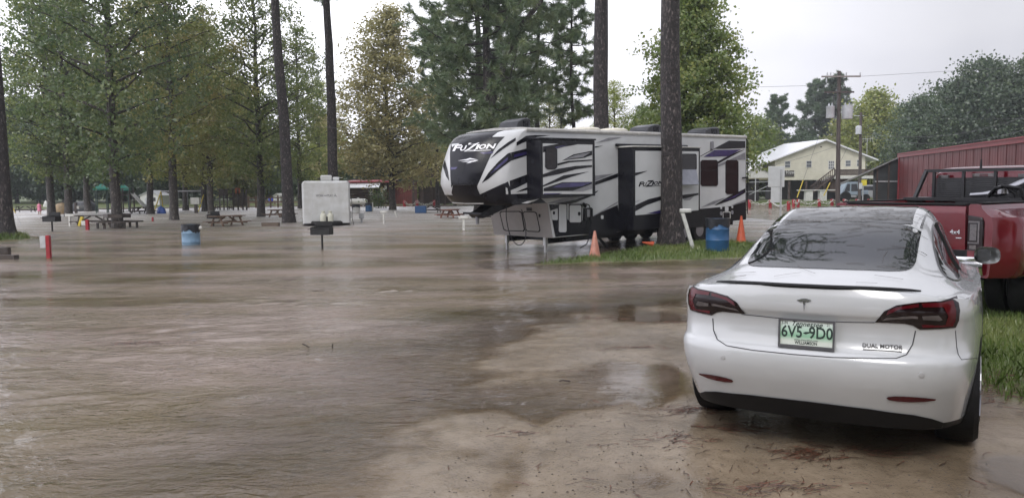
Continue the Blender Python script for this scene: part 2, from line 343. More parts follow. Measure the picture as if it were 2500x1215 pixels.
def nodes_water():
    mm = bpy.data.materials.new('muddy_water'); mm.use_nodes = True; t = mm.node_tree; t.nodes.remove(t.nodes['Principled BSDF']); o = t.nodes['Material Output']
    tc = N(t, 'ShaderNodeTexCoord'); dp = N(t, 'ShaderNodeAttribute', attribute_name='depth'); wv = N(t, 'ShaderNodeAttribute', attribute_name='wave')
    def noise(sc, stretch, rot, d=3, r=.55, dist=0.0):
        mp = N(t, 'ShaderNodeMapping'); mp.inputs['Rotation'].default_value = (0, 0, rot); mp.inputs['Scale'].default_value = stretch
        links(t, tc.outputs['Object'], mp.inputs[0]); n = N(t, 'ShaderNodeTexNoise'); n.inputs['Scale'].default_value = sc; n.inputs['Detail'].default_value = d; n.inputs['Roughness'].default_value = r; n.inputs['Distortion'].default_value = dist
        links(t, mp.outputs[0], n.inputs[0]); return n
    a = noise(5.5, (.5, 1.35, 1), R(24), 4, .62, .7); b_ = noise(13, (.75, 1.5, 1), R(-8), 3, .55, .4); c = noise(1.1, (.45, 1.2, 1), R(20), 2)
    m1 = N(t, 'ShaderNodeMath', operation='MULTIPLY_ADD'); m1.inputs[1].default_value = .45; links(t, b_.outputs[0], m1.inputs[0]); links(t, a.outputs[0], m1.inputs[2])
    m2 = N(t, 'ShaderNodeMath', operation='MULTIPLY_ADD'); m2.inputs[1].default_value = .9; links(t, c.outputs[0], m2.inputs[0]); links(t, m1.outputs[0], m2.inputs[2])
    lf = noise(.35, (.6, 1.5, 1), R(22), 3, .6)
    mr = N(t, 'ShaderNodeMapRange'); mr.inputs[1].default_value = .38; mr.inputs[2].default_value = .62; mr.inputs[3].default_value = .12; mr.inputs[4].default_value = 1.15; links(t, lf.outputs[0], mr.inputs[0])
    ms = N(t, 'ShaderNodeMath', operation='MULTIPLY'); links(t, mr.outputs[0], ms.inputs[0]); links(t, wv.outputs['Fac'], ms.inputs[1])
    bp = N(t, 'ShaderNodeBump'); bp.inputs['Distance'].default_value = .05; links(t, m2.outputs[0], bp.inputs['Height']); links(t, ms.outputs[0], bp.inputs['Strength'])
    # suspended silt: brown body colour, greener where grass lies under the sheet
    lc = noise(.26, (.6, 1.5, 1), R(18), 5, .62, .5)
    cr = N(t, 'ShaderNodeValToRGB'); e = cr.color_ramp.elements; e[0].position = .36; e[0].color = (.11, .083, .036, 1); e[1].position = .58; e[1].color = (.235, .185, .155, 1)
    links(t, lc.outputs[0], cr.inputs[0])
    di = N(t, 'ShaderNodeBsdfDiffuse'); links(t, cr.outputs[0], di.inputs[0])
    gl = N(t, 'ShaderNodeBsdfGlossy'); fa = N(t, 'ShaderNodeAttribute', attribute_name='chop'); links(t, fa.outputs['Fac'], gl.inputs['Roughness']); links(t, bp.outputs[0], gl.inputs['Normal'])
    tr = N(t, 'ShaderNodeBsdfTransparent'); tr.inputs[0].default_value = (.93, .88, .8, 1)
    md = N(t, 'ShaderNodeMapRange'); md.inputs[1].default_value = .004; md.inputs[2].default_value = .11; md.inputs[3].default_value = .05; md.inputs[4].default_value = 1.0; links(t, dp.outputs['Fac'], md.inputs[0])
    mb = N(t, 'ShaderNodeMixShader'); links(t, md.outputs[0], mb.inputs[0]); links(t, tr.outputs[0], mb.inputs[1]); links(t, di.outputs[0], mb.inputs[2])
    fr = N(t, 'ShaderNodeFresnel'); fr.inputs[0].default_value = 1.33; links(t, bp.outputs[0], fr.inputs['Normal'])
    ms2 = N(t, 'ShaderNodeMixShader'); links(t, fr.outputs[0], ms2.inputs[0]); links(t, mb.outputs[0], ms2.inputs[1]); links(t, gl.outputs[0], ms2.inputs[2])
    t2 = N(t, 'ShaderNodeBsdfTransparent'); me_ = N(t, 'ShaderNodeMapRange'); me_.inputs[1].default_value = .0; me_.inputs[2].default_value = .012; links(t, dp.outputs['Fac'], me_.inputs[0]); m9 = N(t, 'ShaderNodeMixShader'); links(t, me_.outputs[0], m9.inputs[0]); links(t, t2.outputs[0], m9.inputs[1]); links(t, ms2.outputs[0], m9.inputs[2])
    links(t, m9.outputs[0], o.inputs[0]); return mm
ground = sheet('ground', xs, ys, gz, {'grass': grassm, 'wet': lambda X, Y, Z: 1 - sstep(-.002, .028, Z - wz(X, Y) + vnoise(X, Y, 4, 41) * .012)}, nodes_ground()); tag(ground, 'wet tan sand and flooded camp ground', kind='structure')
wx = axis([(-300, -60, 10), (-60, -22, 1.5), (-22, -8, .4), (-8, -5, .1), (-5, 5, .04), (5, 10, .12), (10, 17, .5)]); wy = axis([(3, 9, .04), (9, 14, .06), (14, 30, .2), (30, 50, .8), (50, 90, 2)])
def wave(X, Y, Z):
    a = np.ones_like(X)
    for (px, py, rx, ry, k) in ((1.25, 6.85, .62, .85, .95), (3.1, 4.4, .6, .8, .85), (2.6, 10.5, 2.2, 1.4, .45), (.4, 6.2, .8, .45, .5)):
        a = a * (1 - k * np.exp(-(((X - px) / rx) ** 2 + ((Y - py) / ry) ** 2) ** 2))
    d = np.maximum(wz(X, Y) - gz(X, Y), 0)
    return a * (.25 + .75 * sstep(0.0, .05, d))
def ripple(X, Y):
    # small standing waves running with the stream, dying out in the shallows
    u_ = X * math.cos(.38) + Y * math.sin(.38); v_ = -X * math.sin(.38) + Y * math.cos(.38); d = wz(X, Y) - gz(X, Y); k = wave(X, Y, None) * sstep(.004, .07, d) * (1 - sstep(16, 26, Y))
    amp = .55 + .9 * (vnoise(X, Y, .45, 35) + .25)
    return k * amp * (vnoise(u_ * .55, v_ * 1.3, 4.2, 31) * .026 + vnoise(u_ * .7, v_ * 1.5, 8.0, 32) * .015 + vnoise(u_ * .4, v_, 1.6, 33) * .012)
water = sheet('water', wx, wy, lambda X, Y: wz(X, Y) + ripple(X, Y), {'depth': lambda X, Y, Z: np.maximum(wz(X, Y) - gz(X, Y), 0), 'wave': wave, 'chop': lambda X, Y, Z: .035 + .085 * sstep(6, 16, Y) + .10 * sstep(14, 35, Y) + .24 * sstep(26, 60, Y)}, nodes_water())
tag(water, 'brown rippled flood water over the camp ground', kind='structure')
# ================================================================ TREES
def leaf_mat(name, c1, c2, c3, trans=.35):
    mm = bpy.data.materials.new(name); mm.use_nodes = True; t = mm.node_tree; t.nodes.remove(t.nodes['Principled BSDF']); o = t.nodes['Material Output']
    at = N(t, 'ShaderNodeAttribute', attribute_name='tint'); rp = N(t, 'ShaderNodeValToRGB'); e = rp.color_ramp.elements; e[0].position = 0; e[0].color = (*c1, 1); e[1].position = 1; e[1].color = (*c3, 1); q = e.new(.5); q.color = (*c2, 1)
    links(t, at.outputs['Fac'], rp.inputs[0])
    oi = N(t, 'ShaderNodeObjectInfo'); hsn = N(t, 'ShaderNodeHueSaturation'); mr = N(t, 'ShaderNodeMapRange'); mr.inputs[3].default_value = .82; mr.inputs[4].default_value = 1.18; links(t, oi.outputs['Random'], mr.inputs[0]); links(t, mr.outputs[0], hsn.inputs['Value']); links(t, rp.outputs[0], hsn.inputs['Color'])
    di = N(t, 'ShaderNodeBsdfDiffuse'); tl = N(t, 'ShaderNodeBsdfTranslucent'); gl = N(t, 'ShaderNodeBsdfGlossy'); gl.inputs['Roughness'].default_value = .38
    links(t, hsn.outputs[0], di.inputs[0]); links(t, hsn.outputs[0], tl.inputs[0])
    a = N(t, 'ShaderNodeMixShader'); a.inputs[0].default_value = trans; links(t, di.outputs[0], a.inputs[1]); links(t, tl.outputs[0], a.inputs[2])
    b = N(t, 'ShaderNodeMixShader'); b.inputs[0].default_value = .06; links(t, a.outputs[0], b.inputs[1]); links(t, gl.outputs[0], b.inputs[2]); links(t, b.outputs[0], o.inputs[0]); return mm
L_GREEN = leaf_mat('leaf_green', (.125, .18, .055), (.19, .255, .075), (.31, .33, .10), .5)
L_DARK = leaf_mat('leaf_dark_green', (.085, .14, .06), (.14, .205, .075), (.22, .255, .085), .5)
L_TAN = leaf_mat('leaf_tan', (.22, .215, .095), (.31, .29, .13), (.39, .34, .16), .4)
L_OLIVE = leaf_mat('leaf_olive', (.17, .20, .06), (.25, .275, .08), (.36, .31, .11), .5)
L_YEL = leaf_mat('leaf_yellow_green', (.20, .25, .06), (.29, .34, .085), (.40, .40, .11), .5)
L_PINE = leaf_mat('pine_needles', (.11, .175, .095), (.18, .25, .13), (.27, .31, .14), .42)
L_FAR = leaf_mat('leaf_far', (.06, .10, .062), (.095, .14, .075), (.14, .19, .09), .4)
def bark(name, c1, c2, sc, bump, stretch):
    mm = bpy.data.materials.new(name); mm.use_nodes = True; t = mm.node_tree; b = t.nodes['Principled BSDF']; b.inputs['Roughness'].default_value = .6
    tc = N(t, 'ShaderNodeTexCoord'); mp = N(t, 'ShaderNodeMapping'); mp.inputs['Scale'].default_value = stretch; links(t, tc.outputs['Object'], mp.inputs[0])
    vo = N(t, 'ShaderNodeTexVoronoi', feature='DISTANCE_TO_EDGE'); vo.inputs['Scale'].default_value = sc; nz = N(t, 'ShaderNodeTexNoise'); nz.inputs['Scale'].default_value = sc * 2.5; nz.inputs['Detail'].default_value = 5
    ml = N(t, 'ShaderNodeVectorMath', operation='MULTIPLY_ADD'); ml.inputs[1].default_value = (.5, .5, .5); links(t, nz.outputs['Color'], ml.inputs[0]); links(t, mp.outputs[0], ml.inputs[2]); links(t, ml.outputs[0], vo.inputs[0]); links(t, mp.outputs[0], nz.inputs[0])
    rp = N(t, 'ShaderNodeValToRGB'); e = rp.color_ramp.elements; e[0].position = .02; e[0].color = (*[c * .25 for c in c1], 1); e[1].position = .3; e[1].color = (*c1, 1); links(t, vo.outputs['Distance'], rp.inputs[0])
    r2 = N(t, 'ShaderNodeValToRGB'); e = r2.color_ramp.elements; e[0].position = .55; e[0].color = (0, 0, 0, 1); e[1].position = .72; e[1].color = (1, 1, 1, 1); links(t, nz.outputs[0], r2.inputs[0])
    mx_ = N(t, 'ShaderNodeMix', data_type='RGBA'); links(t, r2.outputs[0], mx_.inputs[0]); links(t, rp.outputs[0], mx_.inputs[6]); mx_.inputs[7].default_value = (*c2, 1); links(t, mx_.outputs[2], b.inputs['Base Color'])
    ad = N(t, 'ShaderNodeMath', operation='MULTIPLY_ADD'); ad.inputs[1].default_value = .3; links(t, nz.outputs[0], ad.inputs[0]); mn = N(t, 'ShaderNodeMath', operation='MINIMUM'); mn.inputs[1].default_value = .25; links(t, vo.outputs['Distance'], mn.inputs[0]); links(t, mn.outputs[0], ad.inputs[2])
    bp = N(t, 'ShaderNodeBump'); bp.inputs['Strength'].default_value = bump; bp.inputs['Distance'].default_value = .08; links(t, ad.outputs[0], bp.inputs['Height']); links(t, bp.outputs[0], b.inputs['Normal']); return mm
B_PINE = bark('pine_bark', (.046, .036, .036), (.17, .145, .135), 6, 1.0, (1, 1, .42))
B_GREY = bark('grey_bark', (.06, .05, .043), (.17, .15, .13), 6, .5, (1, 1, .4))
def soup(name, V, nv, tint):
    # V: (n*nv,3) vertices, faces of nv vertices each; tint per face
    n = len(V) // nv; me = bpy.data.meshes.new(name)
    me.vertices.add(len(V)); me.vertices.foreach_set('co', V.reshape(-1).astype(np.float32))
    me.loops.add(n * nv); me.loops.foreach_set('vertex_index', np.arange(n * nv, dtype=np.int32)); me.polygons.add(n); me.polygons.foreach_set('loop_start', np.arange(0, n * nv, nv, dtype=np.int32))
    me.update(calc_edges=True); at = me.attributes.new('tint', 'FLOAT', 'FACE'); at.data.foreach_set('value', tint.astype(np.float32)); return me
def unit(v): return v / (np.linalg.norm(v, axis=-1, keepdims=True) + 1e-9)
def leaf_soup(name, C, size, tint, g):
    n = len(C); nrm = unit(g.normal(size=(n, 3)) * np.array([1, 1, .9]) + np.array([0, 0, .35])); a = unit(np.cross(nrm, g.normal(size=(n, 3)))); b = np.cross(nrm, a)
    s = (size * g.uniform(.65, 1.25, n))[:, None]; dr = nrm * s * .18
    V = np.stack([C - a * s * .55, C + b * s * .42 + dr, C + a * s * .6, C - b * s * .42 + dr], 1).reshape(-1, 3); return soup(name, V, 4, tint)
class Wood:
    def __init__(s): s.b = MB()
    def limb(s, pts, r0, r1, n=6): k = len(pts); s.b.tube(pts, [r0 + (r1 - r0) * i / (k - 1) for i in range(k)], n)
def broad_proto(H, h0, rmax, nl, ncl, per, lsz, seed, sig=.42, tr=.26, env=None, lowdroop=.0):
    g = np.random.default_rng(seed); wd = Wood(); C = []
    tz = np.r_[-.5, 0, .25, .6, 1.2, np.linspace(2.4, H * .97, 9)]; sway = np.cumsum(g.normal(0, .06, (14, 2)) * np.r_[np.zeros(4), .3, np.ones(9)][:, None], 0); TP = [Vector((sway[i, 0], sway[i, 1], tz[i])) for i in range(14)]
    rs = [tr * (1 + .45 * math.exp(-max(0, z) / .35)) * (1 - .9 * (max(0, z) / H)) + .015 for i, z in enumerate(tz)]; wd.b.tube(TP, rs, 12, True, 0, .06)
    def tp(z): i = float(np.interp(z, tz, np.arange(14))); k = min(12, int(i)); return TP[k].lerp(TP[k + 1], i - k)
    env = env or (lambda f: (math.sin(PI * min(1, max(.02, f)) ** .72)) ** .65)
    for i in range(nl):
        f = (i + g.uniform(0, 1)) / nl; z = h0 + (H - h0) * f * .98; az = i * 2.4 + g.uniform(-.4, .4); L = max(.4, rmax * env(f) * g.uniform(.72, 1.12)); up = .25 + .45 * f - lowdroop * (1 - f)
        p0 = tp(z - L * up * .6 if z - L * up * .6 > h0 * .8 else z); d = Vector((math.cos(az), math.sin(az), 0))
        pts = [p0 + d * (L * t) + Vector((0, 0, L * up * (t ** .8))) + Vector((g.normal() * .08, g.normal() * .08, g.normal() * .06)) * (t > 0) for t in (0, .25, .5, .75, 1)]
        wd.limb(pts, .035 + .012 * L, .012, 5)
        m_ = max(3, int(ncl / nl * (.4 + 1.2 * L / rmax)))
        for k in range(m_):
            t = g.uniform(.25, 1.05); q = pts[min(3, int(t * 4))].lerp(pts[min(4, int(t * 4) + 1)], (t * 4) % 1); off = Vector((g.normal(), g.normal(), g.normal() * .7)) * (.16 * L + .15); e = q + off; C.append(e)
            if g.random() < .35: wd.limb([q, q.lerp(e, .6) + Vector((0, 0, .05)), e], .016, .006, 4)
    C = np.array([tuple(c) for c in C]); csz = g.uniform(.6, 1.35, len(C)); ct = g.uniform(0, 1, len(C)); idx = np.repeat(np.arange(len(C)), per)
    P = C[idx] + g.normal(size=(len(idx), 3)) * np.array([1, 1, .75]) * (sig * csz[idx])[:, None]
    tint = np.clip(ct[idx] * .75 + g.uniform(0, .45, len(idx)) - .1, 0, 1); keep = P[:, 2] > h0 * .55
    return wd.b.mesh('trunk', 60), leaf_soup('crown', P[keep], lsz, tint[keep], g)
def pine_proto(H, h0, rmax, nbr, seed, tr=.3, tufts=9, blades=22, nlen=.34, nw=.016, lean=(0, 0), bare=0):
    g = np.random.default_rng(seed); wd = Wood(); n = 20
    tz = np.r_[-.6, 0, .2, .45, .8, 1.3, np.linspace(2.4, H, 14)]; sw = np.cumsum(g.normal(0, .04, (n, 2)) * np.r_[np.zeros(6), np.ones(14)][:, None], 0); TP = [Vector((sw[i, 0] + lean[0] * max(0, tz[i]), sw[i, 1] + lean[1] * max(0, tz[i]), tz[i])) for i in range(n)]
    rs = [tr * (1.0 - .78 * (max(0, z) / H) ** 1.2) * (1 + .48 * math.exp(-max(0, z) / .45)) for z in tz]; wd.b.tube(TP, rs, 18, True, 0, .05)
    def tp(z): i = float(np.interp(z, tz, np.arange(n))); k = min(n - 2, int(i)); return TP[k].lerp(TP[k + 1], i - k)
    T = []; D = []
    for i in range(nbr):
        f = (i + g.uniform(0, 1)) / nbr; z = h0 + (H - h0) * f; az = i * 2.4 + g.uniform(-.6, .6); L = rmax * (1 - .75 * f ** 1.3) * g.uniform(.55, 1.1) * (.65 + .35 * min(1, f * 4)); d = Vector((math.cos(az), math.sin(az), 0)); up = g.uniform(-.05, .35) + .3 * f
        p0 = tp(z); pts = [p0 + d * (L * t) + Vector((0, 0, L * (up * t - .12 * math.sin(PI * t)))) + Vector((g.normal(), g.normal(), g.normal())) * (.05 * L * t) for t in (0, .3, .6, 1)]
        wd.limb(pts, .03 + .010 * L, .012, 5)
        for k in range(tufts):
            t = g.uniform(.3, 1.0); q = pts[min(2, int(t * 3))].lerp(pts[min(3, int(t * 3) + 1)], (t * 3) % 1); dd = (d * g.uniform(.1, 1) + Vector((g.normal() * .7, g.normal() * .7, g.normal() * .35 + .25))).normalized(); e = q + dd * (g.uniform(.15, .32) * L * (1.2 - t * .5) + .15)
            wd.limb([q, e], .012, .006, 4)
            for s_ in (1.0, .72, .45): T.append(q.lerp(e, s_)); D.append(dd)
    for i in range(bare):
        z = g.uniform(h0 * .45, h0); az = g.uniform(0, 6.28); L = g.uniform(.3, 1.1); p0 = tp(z); wd.limb([p0, p0 + Vector((math.cos(az) * L, math.sin(az) * L, L * g.uniform(-.2, .5)))], .025, .008, 4)
    T = np.array([tuple(t) for t in T]); D = np.array([tuple(t) for t in D]); idx = np.repeat(np.arange(len(T)), blades); m_ = len(idx)
    dr = unit(D[idx] * .75 + g.normal(size=(m_, 3)) * .75); P = T[idx] + D[idx] * g.uniform(-.12, .12, m_)[:, None]; ln = nlen * g.uniform(.6, 1.15, m_); dn = P + dr * ln[:, None] + np.array([0, 0, -.05]); sd = unit(np.cross(dr, g.normal(size=(m_, 3)))) * nw
    V = np.stack([P - sd, P + sd, dn], 1).reshape(-1, 3); tint = np.clip(g.uniform(0, 1, len(T))[idx] * .7 + g.uniform(0, .3, m_), 0, 1)
    return wd.b.mesh('trunk', 60), soup('crown', V, 3, tint)
PROTO = {}
def tree(name, label, kind, px, Y, sc=1.0, leaf=None, rot=None, group=None, base=None, sxy=None, bk=None, cat='tree'):
    a = AT(px, 470, Y); x = a.x; tr_, cr = PROTO[kind]
    r = thing(name, label, cat, (x, Y, max(ground_at(x, Y), WL - .25) if base is None else base), random.uniform(0, 6.28) if rot is None else rot, group); k = sxy or sc; r.scale = (k, k, sc)
    for nm, me, m_ in (('trunk', tr_, bk or (B_PINE if kind.startswith('pine') else B_GREY)), ('crown', cr, leaf or L_GREEN)):
        if not me.materials: me.materials.append(m_)
        o = bpy.data.objects.new(nm, me); COL.objects.link(o); o.parent = r; o.material_slots[0].link = 'OBJECT'; o.material_slots[0].material = m_
    return r
PROTO['b1'] = broad_proto(18, 3.0, 4.3, 40, 330, 42, .17, 1, sig=.35); PROTO['b2'] = broad_proto(19, 3.4, 4.6, 42, 350, 42, .17, 2, sig=.35); PROTO['b3'] = broad_proto(17.5, 3.2, 4.0, 38, 320, 42, .17, 3, sig=.35)
PROTO['syc'] = broad_proto(18.2, 3.0, 4.3, 56, 700, 34, .19, 4, sig=.38, tr=.22, env=lambda f: min(1, (1.02 - f) * 1.35) ** .8 * (.72 + .28 * min(1, f * 5)))
PROTO['syc2'] = broad_proto(13.4, 2.2, 4.0, 64, 900, 40, .19, 5, sig=.33, tr=.22, env=lambda f: min(1, (1.03 - f) * 1.15) ** .75 * (.8 + .2 * min(1, f * 5)))
PROTO['far'] = broad_proto(17, 1.2, 5.6, 46, 420, 26, .42, 6, sig=.75, tr=.3); PROTO['far2'] = broad_proto(15, .6, 5.0, 42, 380, 26, .42, 7, sig=.75, tr=.25)
PROTO['oak'] = broad_proto(20, 1.5, 8.0, 60, 560, 30, .40, 8, sig=.75, tr=.4)
PROTO['pine_big'] = pine_proto(27, 15, 5.2, 46, 11, .36, 11, 26, nlen=.42, nw=.024, bare=6); PROTO['pine_low'] = pine_proto(22, 4.5, 6.0, 70, 12, .33, 15, 30, nlen=.46, nw=.024)
PROTO['pine_thin'] = pine_proto(17, 6.5, 3.0, 40, 13, .17, 10, 26, nlen=.42, nw=.024, bare=8); PROTO['pine_far'] = pine_proto(18, 4.0, 5.2, 52, 14, .25, 13, 20, nlen=.62, nw=.05)
PROTO['pine_near'] = pine_proto(27, 13.5, 6.5, 50, 15, .34, 9, 20)
PROTO['pine_lean'] = pine_proto(26, 13, 4.6, 44, 16, .33, 9, 20, lean=(-.028, 0), bare=5)
for (px, Y, k, sc, lf, lb) in (
    (123, 58, 'b2', 1.0, L_GREEN, 'tall green broadleaf tree standing in flood water by the white hanging bag'),
    (165, 57, 'b1', 1.0, L_DARK, 'dark green broadleaf tree in flood water beside the tan tarp'),
    (213, 71, 'b3', 1.1, L_DARK, 'dark broadleaf tree behind the playground canopy on its left'),
    (283, 39, 'b1', .98, L_DARK, 'broadleaf tree with stout trunk ringed by a wooden bench'),
    (365, 62, 'b2', 1.0, L_GREEN, 'broadleaf tree with thick dark trunk right of the playground slide'),
    (423, 49, 'b3', 1.02, L_OLIVE, 'olive broadleaf tree with straight dark trunk behind the floating blue barrel'),
    (452, 72, 'b1', .98, L_OLIVE, 'thin-trunked olive tree behind the trunk near the blue barrel'),
    (498, 68, 'b2', .9, L_OLIVE, 'olive brown tree left of the twin trunks before the play fort'),
    (514, 62, 'b3', .95, L_OLIVE, 'slim olive tree in water just left of the play fort'),
    (636, 54, 'b1', .97, L_GREEN, 'green tree with slim black trunk in open water left of the leaning pine'),
    (733, 76, 'b2', .95, L_GREEN, 'green tree behind the leaning pine next to the white cargo trailer')):
    tree('broadleaf_tree', lb, k, px, Y, sc, lf, group='trees standing in the flooded camp')
for px, Y, k, sc, lf, lb in ((780, 88, 'b1', .8, L_YEL, 'yellow green tree behind the white cargo trailer'),):
    tree('broadleaf_tree', lb, k, px, Y, sc, lf, group='trees standing in the flooded camp')
tree('sycamore_tree', 'tan and yellow sycamore with pyramidal crown before the brown log cabin', 'syc', 958, 69, 1.0, L_TAN, sxy=1.28)
tree('sycamore_tree', 'full green sycamore with pointed crown behind the rear of the camper', 'syc2', 1690, 46, 1.0, L_GREEN, base=-.1)
tree('pine_tree', 'thick pine trunk rising at the left edge from a small grass mound', 'pine_big', 2, 30.3, 1.0, L_PINE, base=-.15)
tree('pine_tree', 'tall dark pine leaning left beside the white cargo trailer', 'pine_lean', 704, 44, 1.0, L_PINE, rot=0)
tree('pine_tree', 'tall straight pine rising behind the white cargo trailer', 'pine_big', 813, 50, .95, L_PINE)
tree('pine_tree', 'very slim pine just left of the camper nose', 'pine_thin', 1068, 76, 1.12, L_PINE)
fork = tree('pine_tree', 'big bushy pine behind the front air conditioner of the camper', 'pine_low', 1194, 50, 1.05, L_PINE, rot=0)
fo_ = [(AT(a, b, 50) - fork.location) / 1.05 for a, b in ((1196, 262), (1212, 215), (1238, 130), (1275, 60), (1320, 5), (1350, -60))]; MB().tube(fo_, [.24, .23, .2, .17, .12, .06], 10).build('limb', B_PINE, fork)
tree('pine_tree', 'pine trunk close left of the big bushy pine behind the camper', 'pine_low', 1168, 57, 1.0, L_PINE)
tree('pine_tree', 'slim pine right of the big bushy pine behind the camper', 'pine_thin', 1316, 62, 1.3, L_PINE, sxy=1.5)
tree('pine_tree', 'thin pine with open branches just left of the bare trunk behind the camper', 'pine_thin', 1402, 58, 1.05, L_PINE)
tree('pine_tree', 'bare straight pine trunk rising behind the middle of the camper roof', 'pine_big', 1468, 33.5, 1.0, L_PINE, base=-.2)
tree('pine_tree', 'big pine with dark plated bark standing in front of the camper', 'pine_near', 1640, 24.3, 1.0, L_PINE, base=ground_at(5.0, 24.3), rot=1.0)
for px, Y, k, sc, lf, lb in ((1110, 82, 'b3', .55, L_YEL, 'low yellow green tree showing past the camper nose'), (1235, 84, 'b1', .75, L_YEL, 'yellow green tree behind the front of the camper roof'), (1345, 88, 'b2', .72, L_OLIVE, 'olive tree behind the camper between two slim pines'), (1500, 80, 'b3', .72, L_YEL, 'yellow green tree behind the camper right of the bare trunk'), (1570, 84, 'b1', .6, L_GREEN, 'green tree low behind the camper roof beside the sycamore')):
    tree('broadleaf_tree', lb, k, px, Y, sc, lf)
for px, Y, k, sc, lf, lb in ((1850, 108, 'far2', .75, L_GREEN, 'bushy green tree at the rear end of the camper'), (1893, 135, 'pine_far', .95, L_FAR, 'round-topped pine above the white house roof on its left'), (1985, 150, 'pine_far', 1.2, L_FAR, 'group pine behind the ridge of the white roof'), (2030, 150, 'pine_far', 1.25, L_FAR, 'tall far pine directly behind the utility pole'), (1945, 140, 'far2', .75, L_FAR, 'low dark tree behind the white house roof'), (2130, 118, 'far', .95, L_YEL, 'light green round tree right of the tall utility pole'), (2070, 125, 'far2', .85, L_OLIVE, 'olive tree behind the house gable'),
    (2235, 105, 'oak', .68, L_FAR, 'dark spreading oak right of the light green tree'), (2320, 108, 'oak', .80, L_FAR, 'dark oak above the left end of the red barn'), (2400, 104, 'oak', .92, L_FAR, 'tallest dark oak above the red barn'), (2500, 100, 'oak', .88, L_FAR, 'dark oak at the right edge above the red barn'), (2590, 100, 'oak', .85, L_FAR, 'dark oak past the right edge of the barn'), (2200, 128, 'far', .85, L_FAR, 'dark low tree between the house and the red barn')):
    tree('background_tree', lb, k, px, Y, sc, lf)
r_ = random.Random(3)
for i in range(34):
    px = -60 + i * 36 + r_.uniform(-14, 14); Y = 104 + (i % 3) * 13 + r_.uniform(-4, 4); k = ('far', 'far2', 'far2')[i % 3]
    tree('wood_edge_tree', 'dark tree in the wood edge beyond the flooded camp', k, px, Y, r_.uniform(.72, .98) if px < 640 else r_.uniform(.5, .66), L_FAR if (px < 560 or i % 2) else L_OLIVE, group='trees of the far wood edge')
# pines just outside the frame, mirrored in glass and water
for nm_, x, y in (('tall pine outside the frame right of the red pickup', 13.8, 16.5), ('tall pine beyond the frame behind the red pickup', 18.2, 24.5)):
    tr_, cr = PROTO['pine_near']; r = thing('pine_tree', nm_, 'tree', (x, y, 0), x)
    for nm, me, m_ in (('trunk', tr_, B_PINE), ('crown', cr, L_PINE)): o = bpy.data.objects.new(nm, me); COL.objects.link(o); o.parent = r
# unseen belt of trees added behind the camera to darken surfaces facing it
for i in range(11):
    x = -34 + i * 6.6 + r_.uniform(-1.5, 1.5); y = -17 - (i % 3) * 6 + r_.uniform(-1.5, 1.5); k = ('far', 'oak', 'far2')[i % 3]; tr_, cr = PROTO[k]
    r = thing('wood_edge_tree', 'unseen tree of the shading belt added behind the photographer', 'tree', (x, y, 0), r_.uniform(0, 6.28), 'unseen trees added behind the photographer'); r.scale = (.9, .9, .95)
    for nm, me, m_ in (('trunk', tr_, B_GREY), ('crown', cr, L_FAR)): o = bpy.data.objects.new(nm, me); COL.objects.link(o); o.parent = r
# ================================================================ WHITE SEDAN
white_paint = mat('white_car_paint', (.47, .48, .49), .2, 0, .03, 3, coat=.8)
black_gloss = mat('black_glass', (.010, .012, .013), .03, 0, .2, 2, spec=.75)
black_plastic = mat('black_plastic', (.007, .007, .008), .5, 0, .2, 10, spec=.25)
rubber = mat('tyre_rubber', (.009, .009, .0095), .65, 0, .3, 12, bump=.2, spec=.25)
chrome = mat('chrome', (.75, .75, .77), .12, 1, .05)
alloy = mat('alloy_rim', (.35, .35, .37), .3, 1, .1)
red_lens = mat('red_lens', (.075, .003, .007), .08, 0, .25, 9, spec=.5)
smoke_lens = mat('smoked_lens', (.010, .004, .005), .06, 0, .3, 9, spec=.5)
clear_lens = mat('clear_lens', (.13, .115, .115), .12, .2, .3, 20)
gap_m = mat('panel_gap', (.04, .04, .045), .6, 0, .05)
glass_side = mat('side_glass', (.015, .022, .02), .03, 0, .3, 1.5, spec=.8)

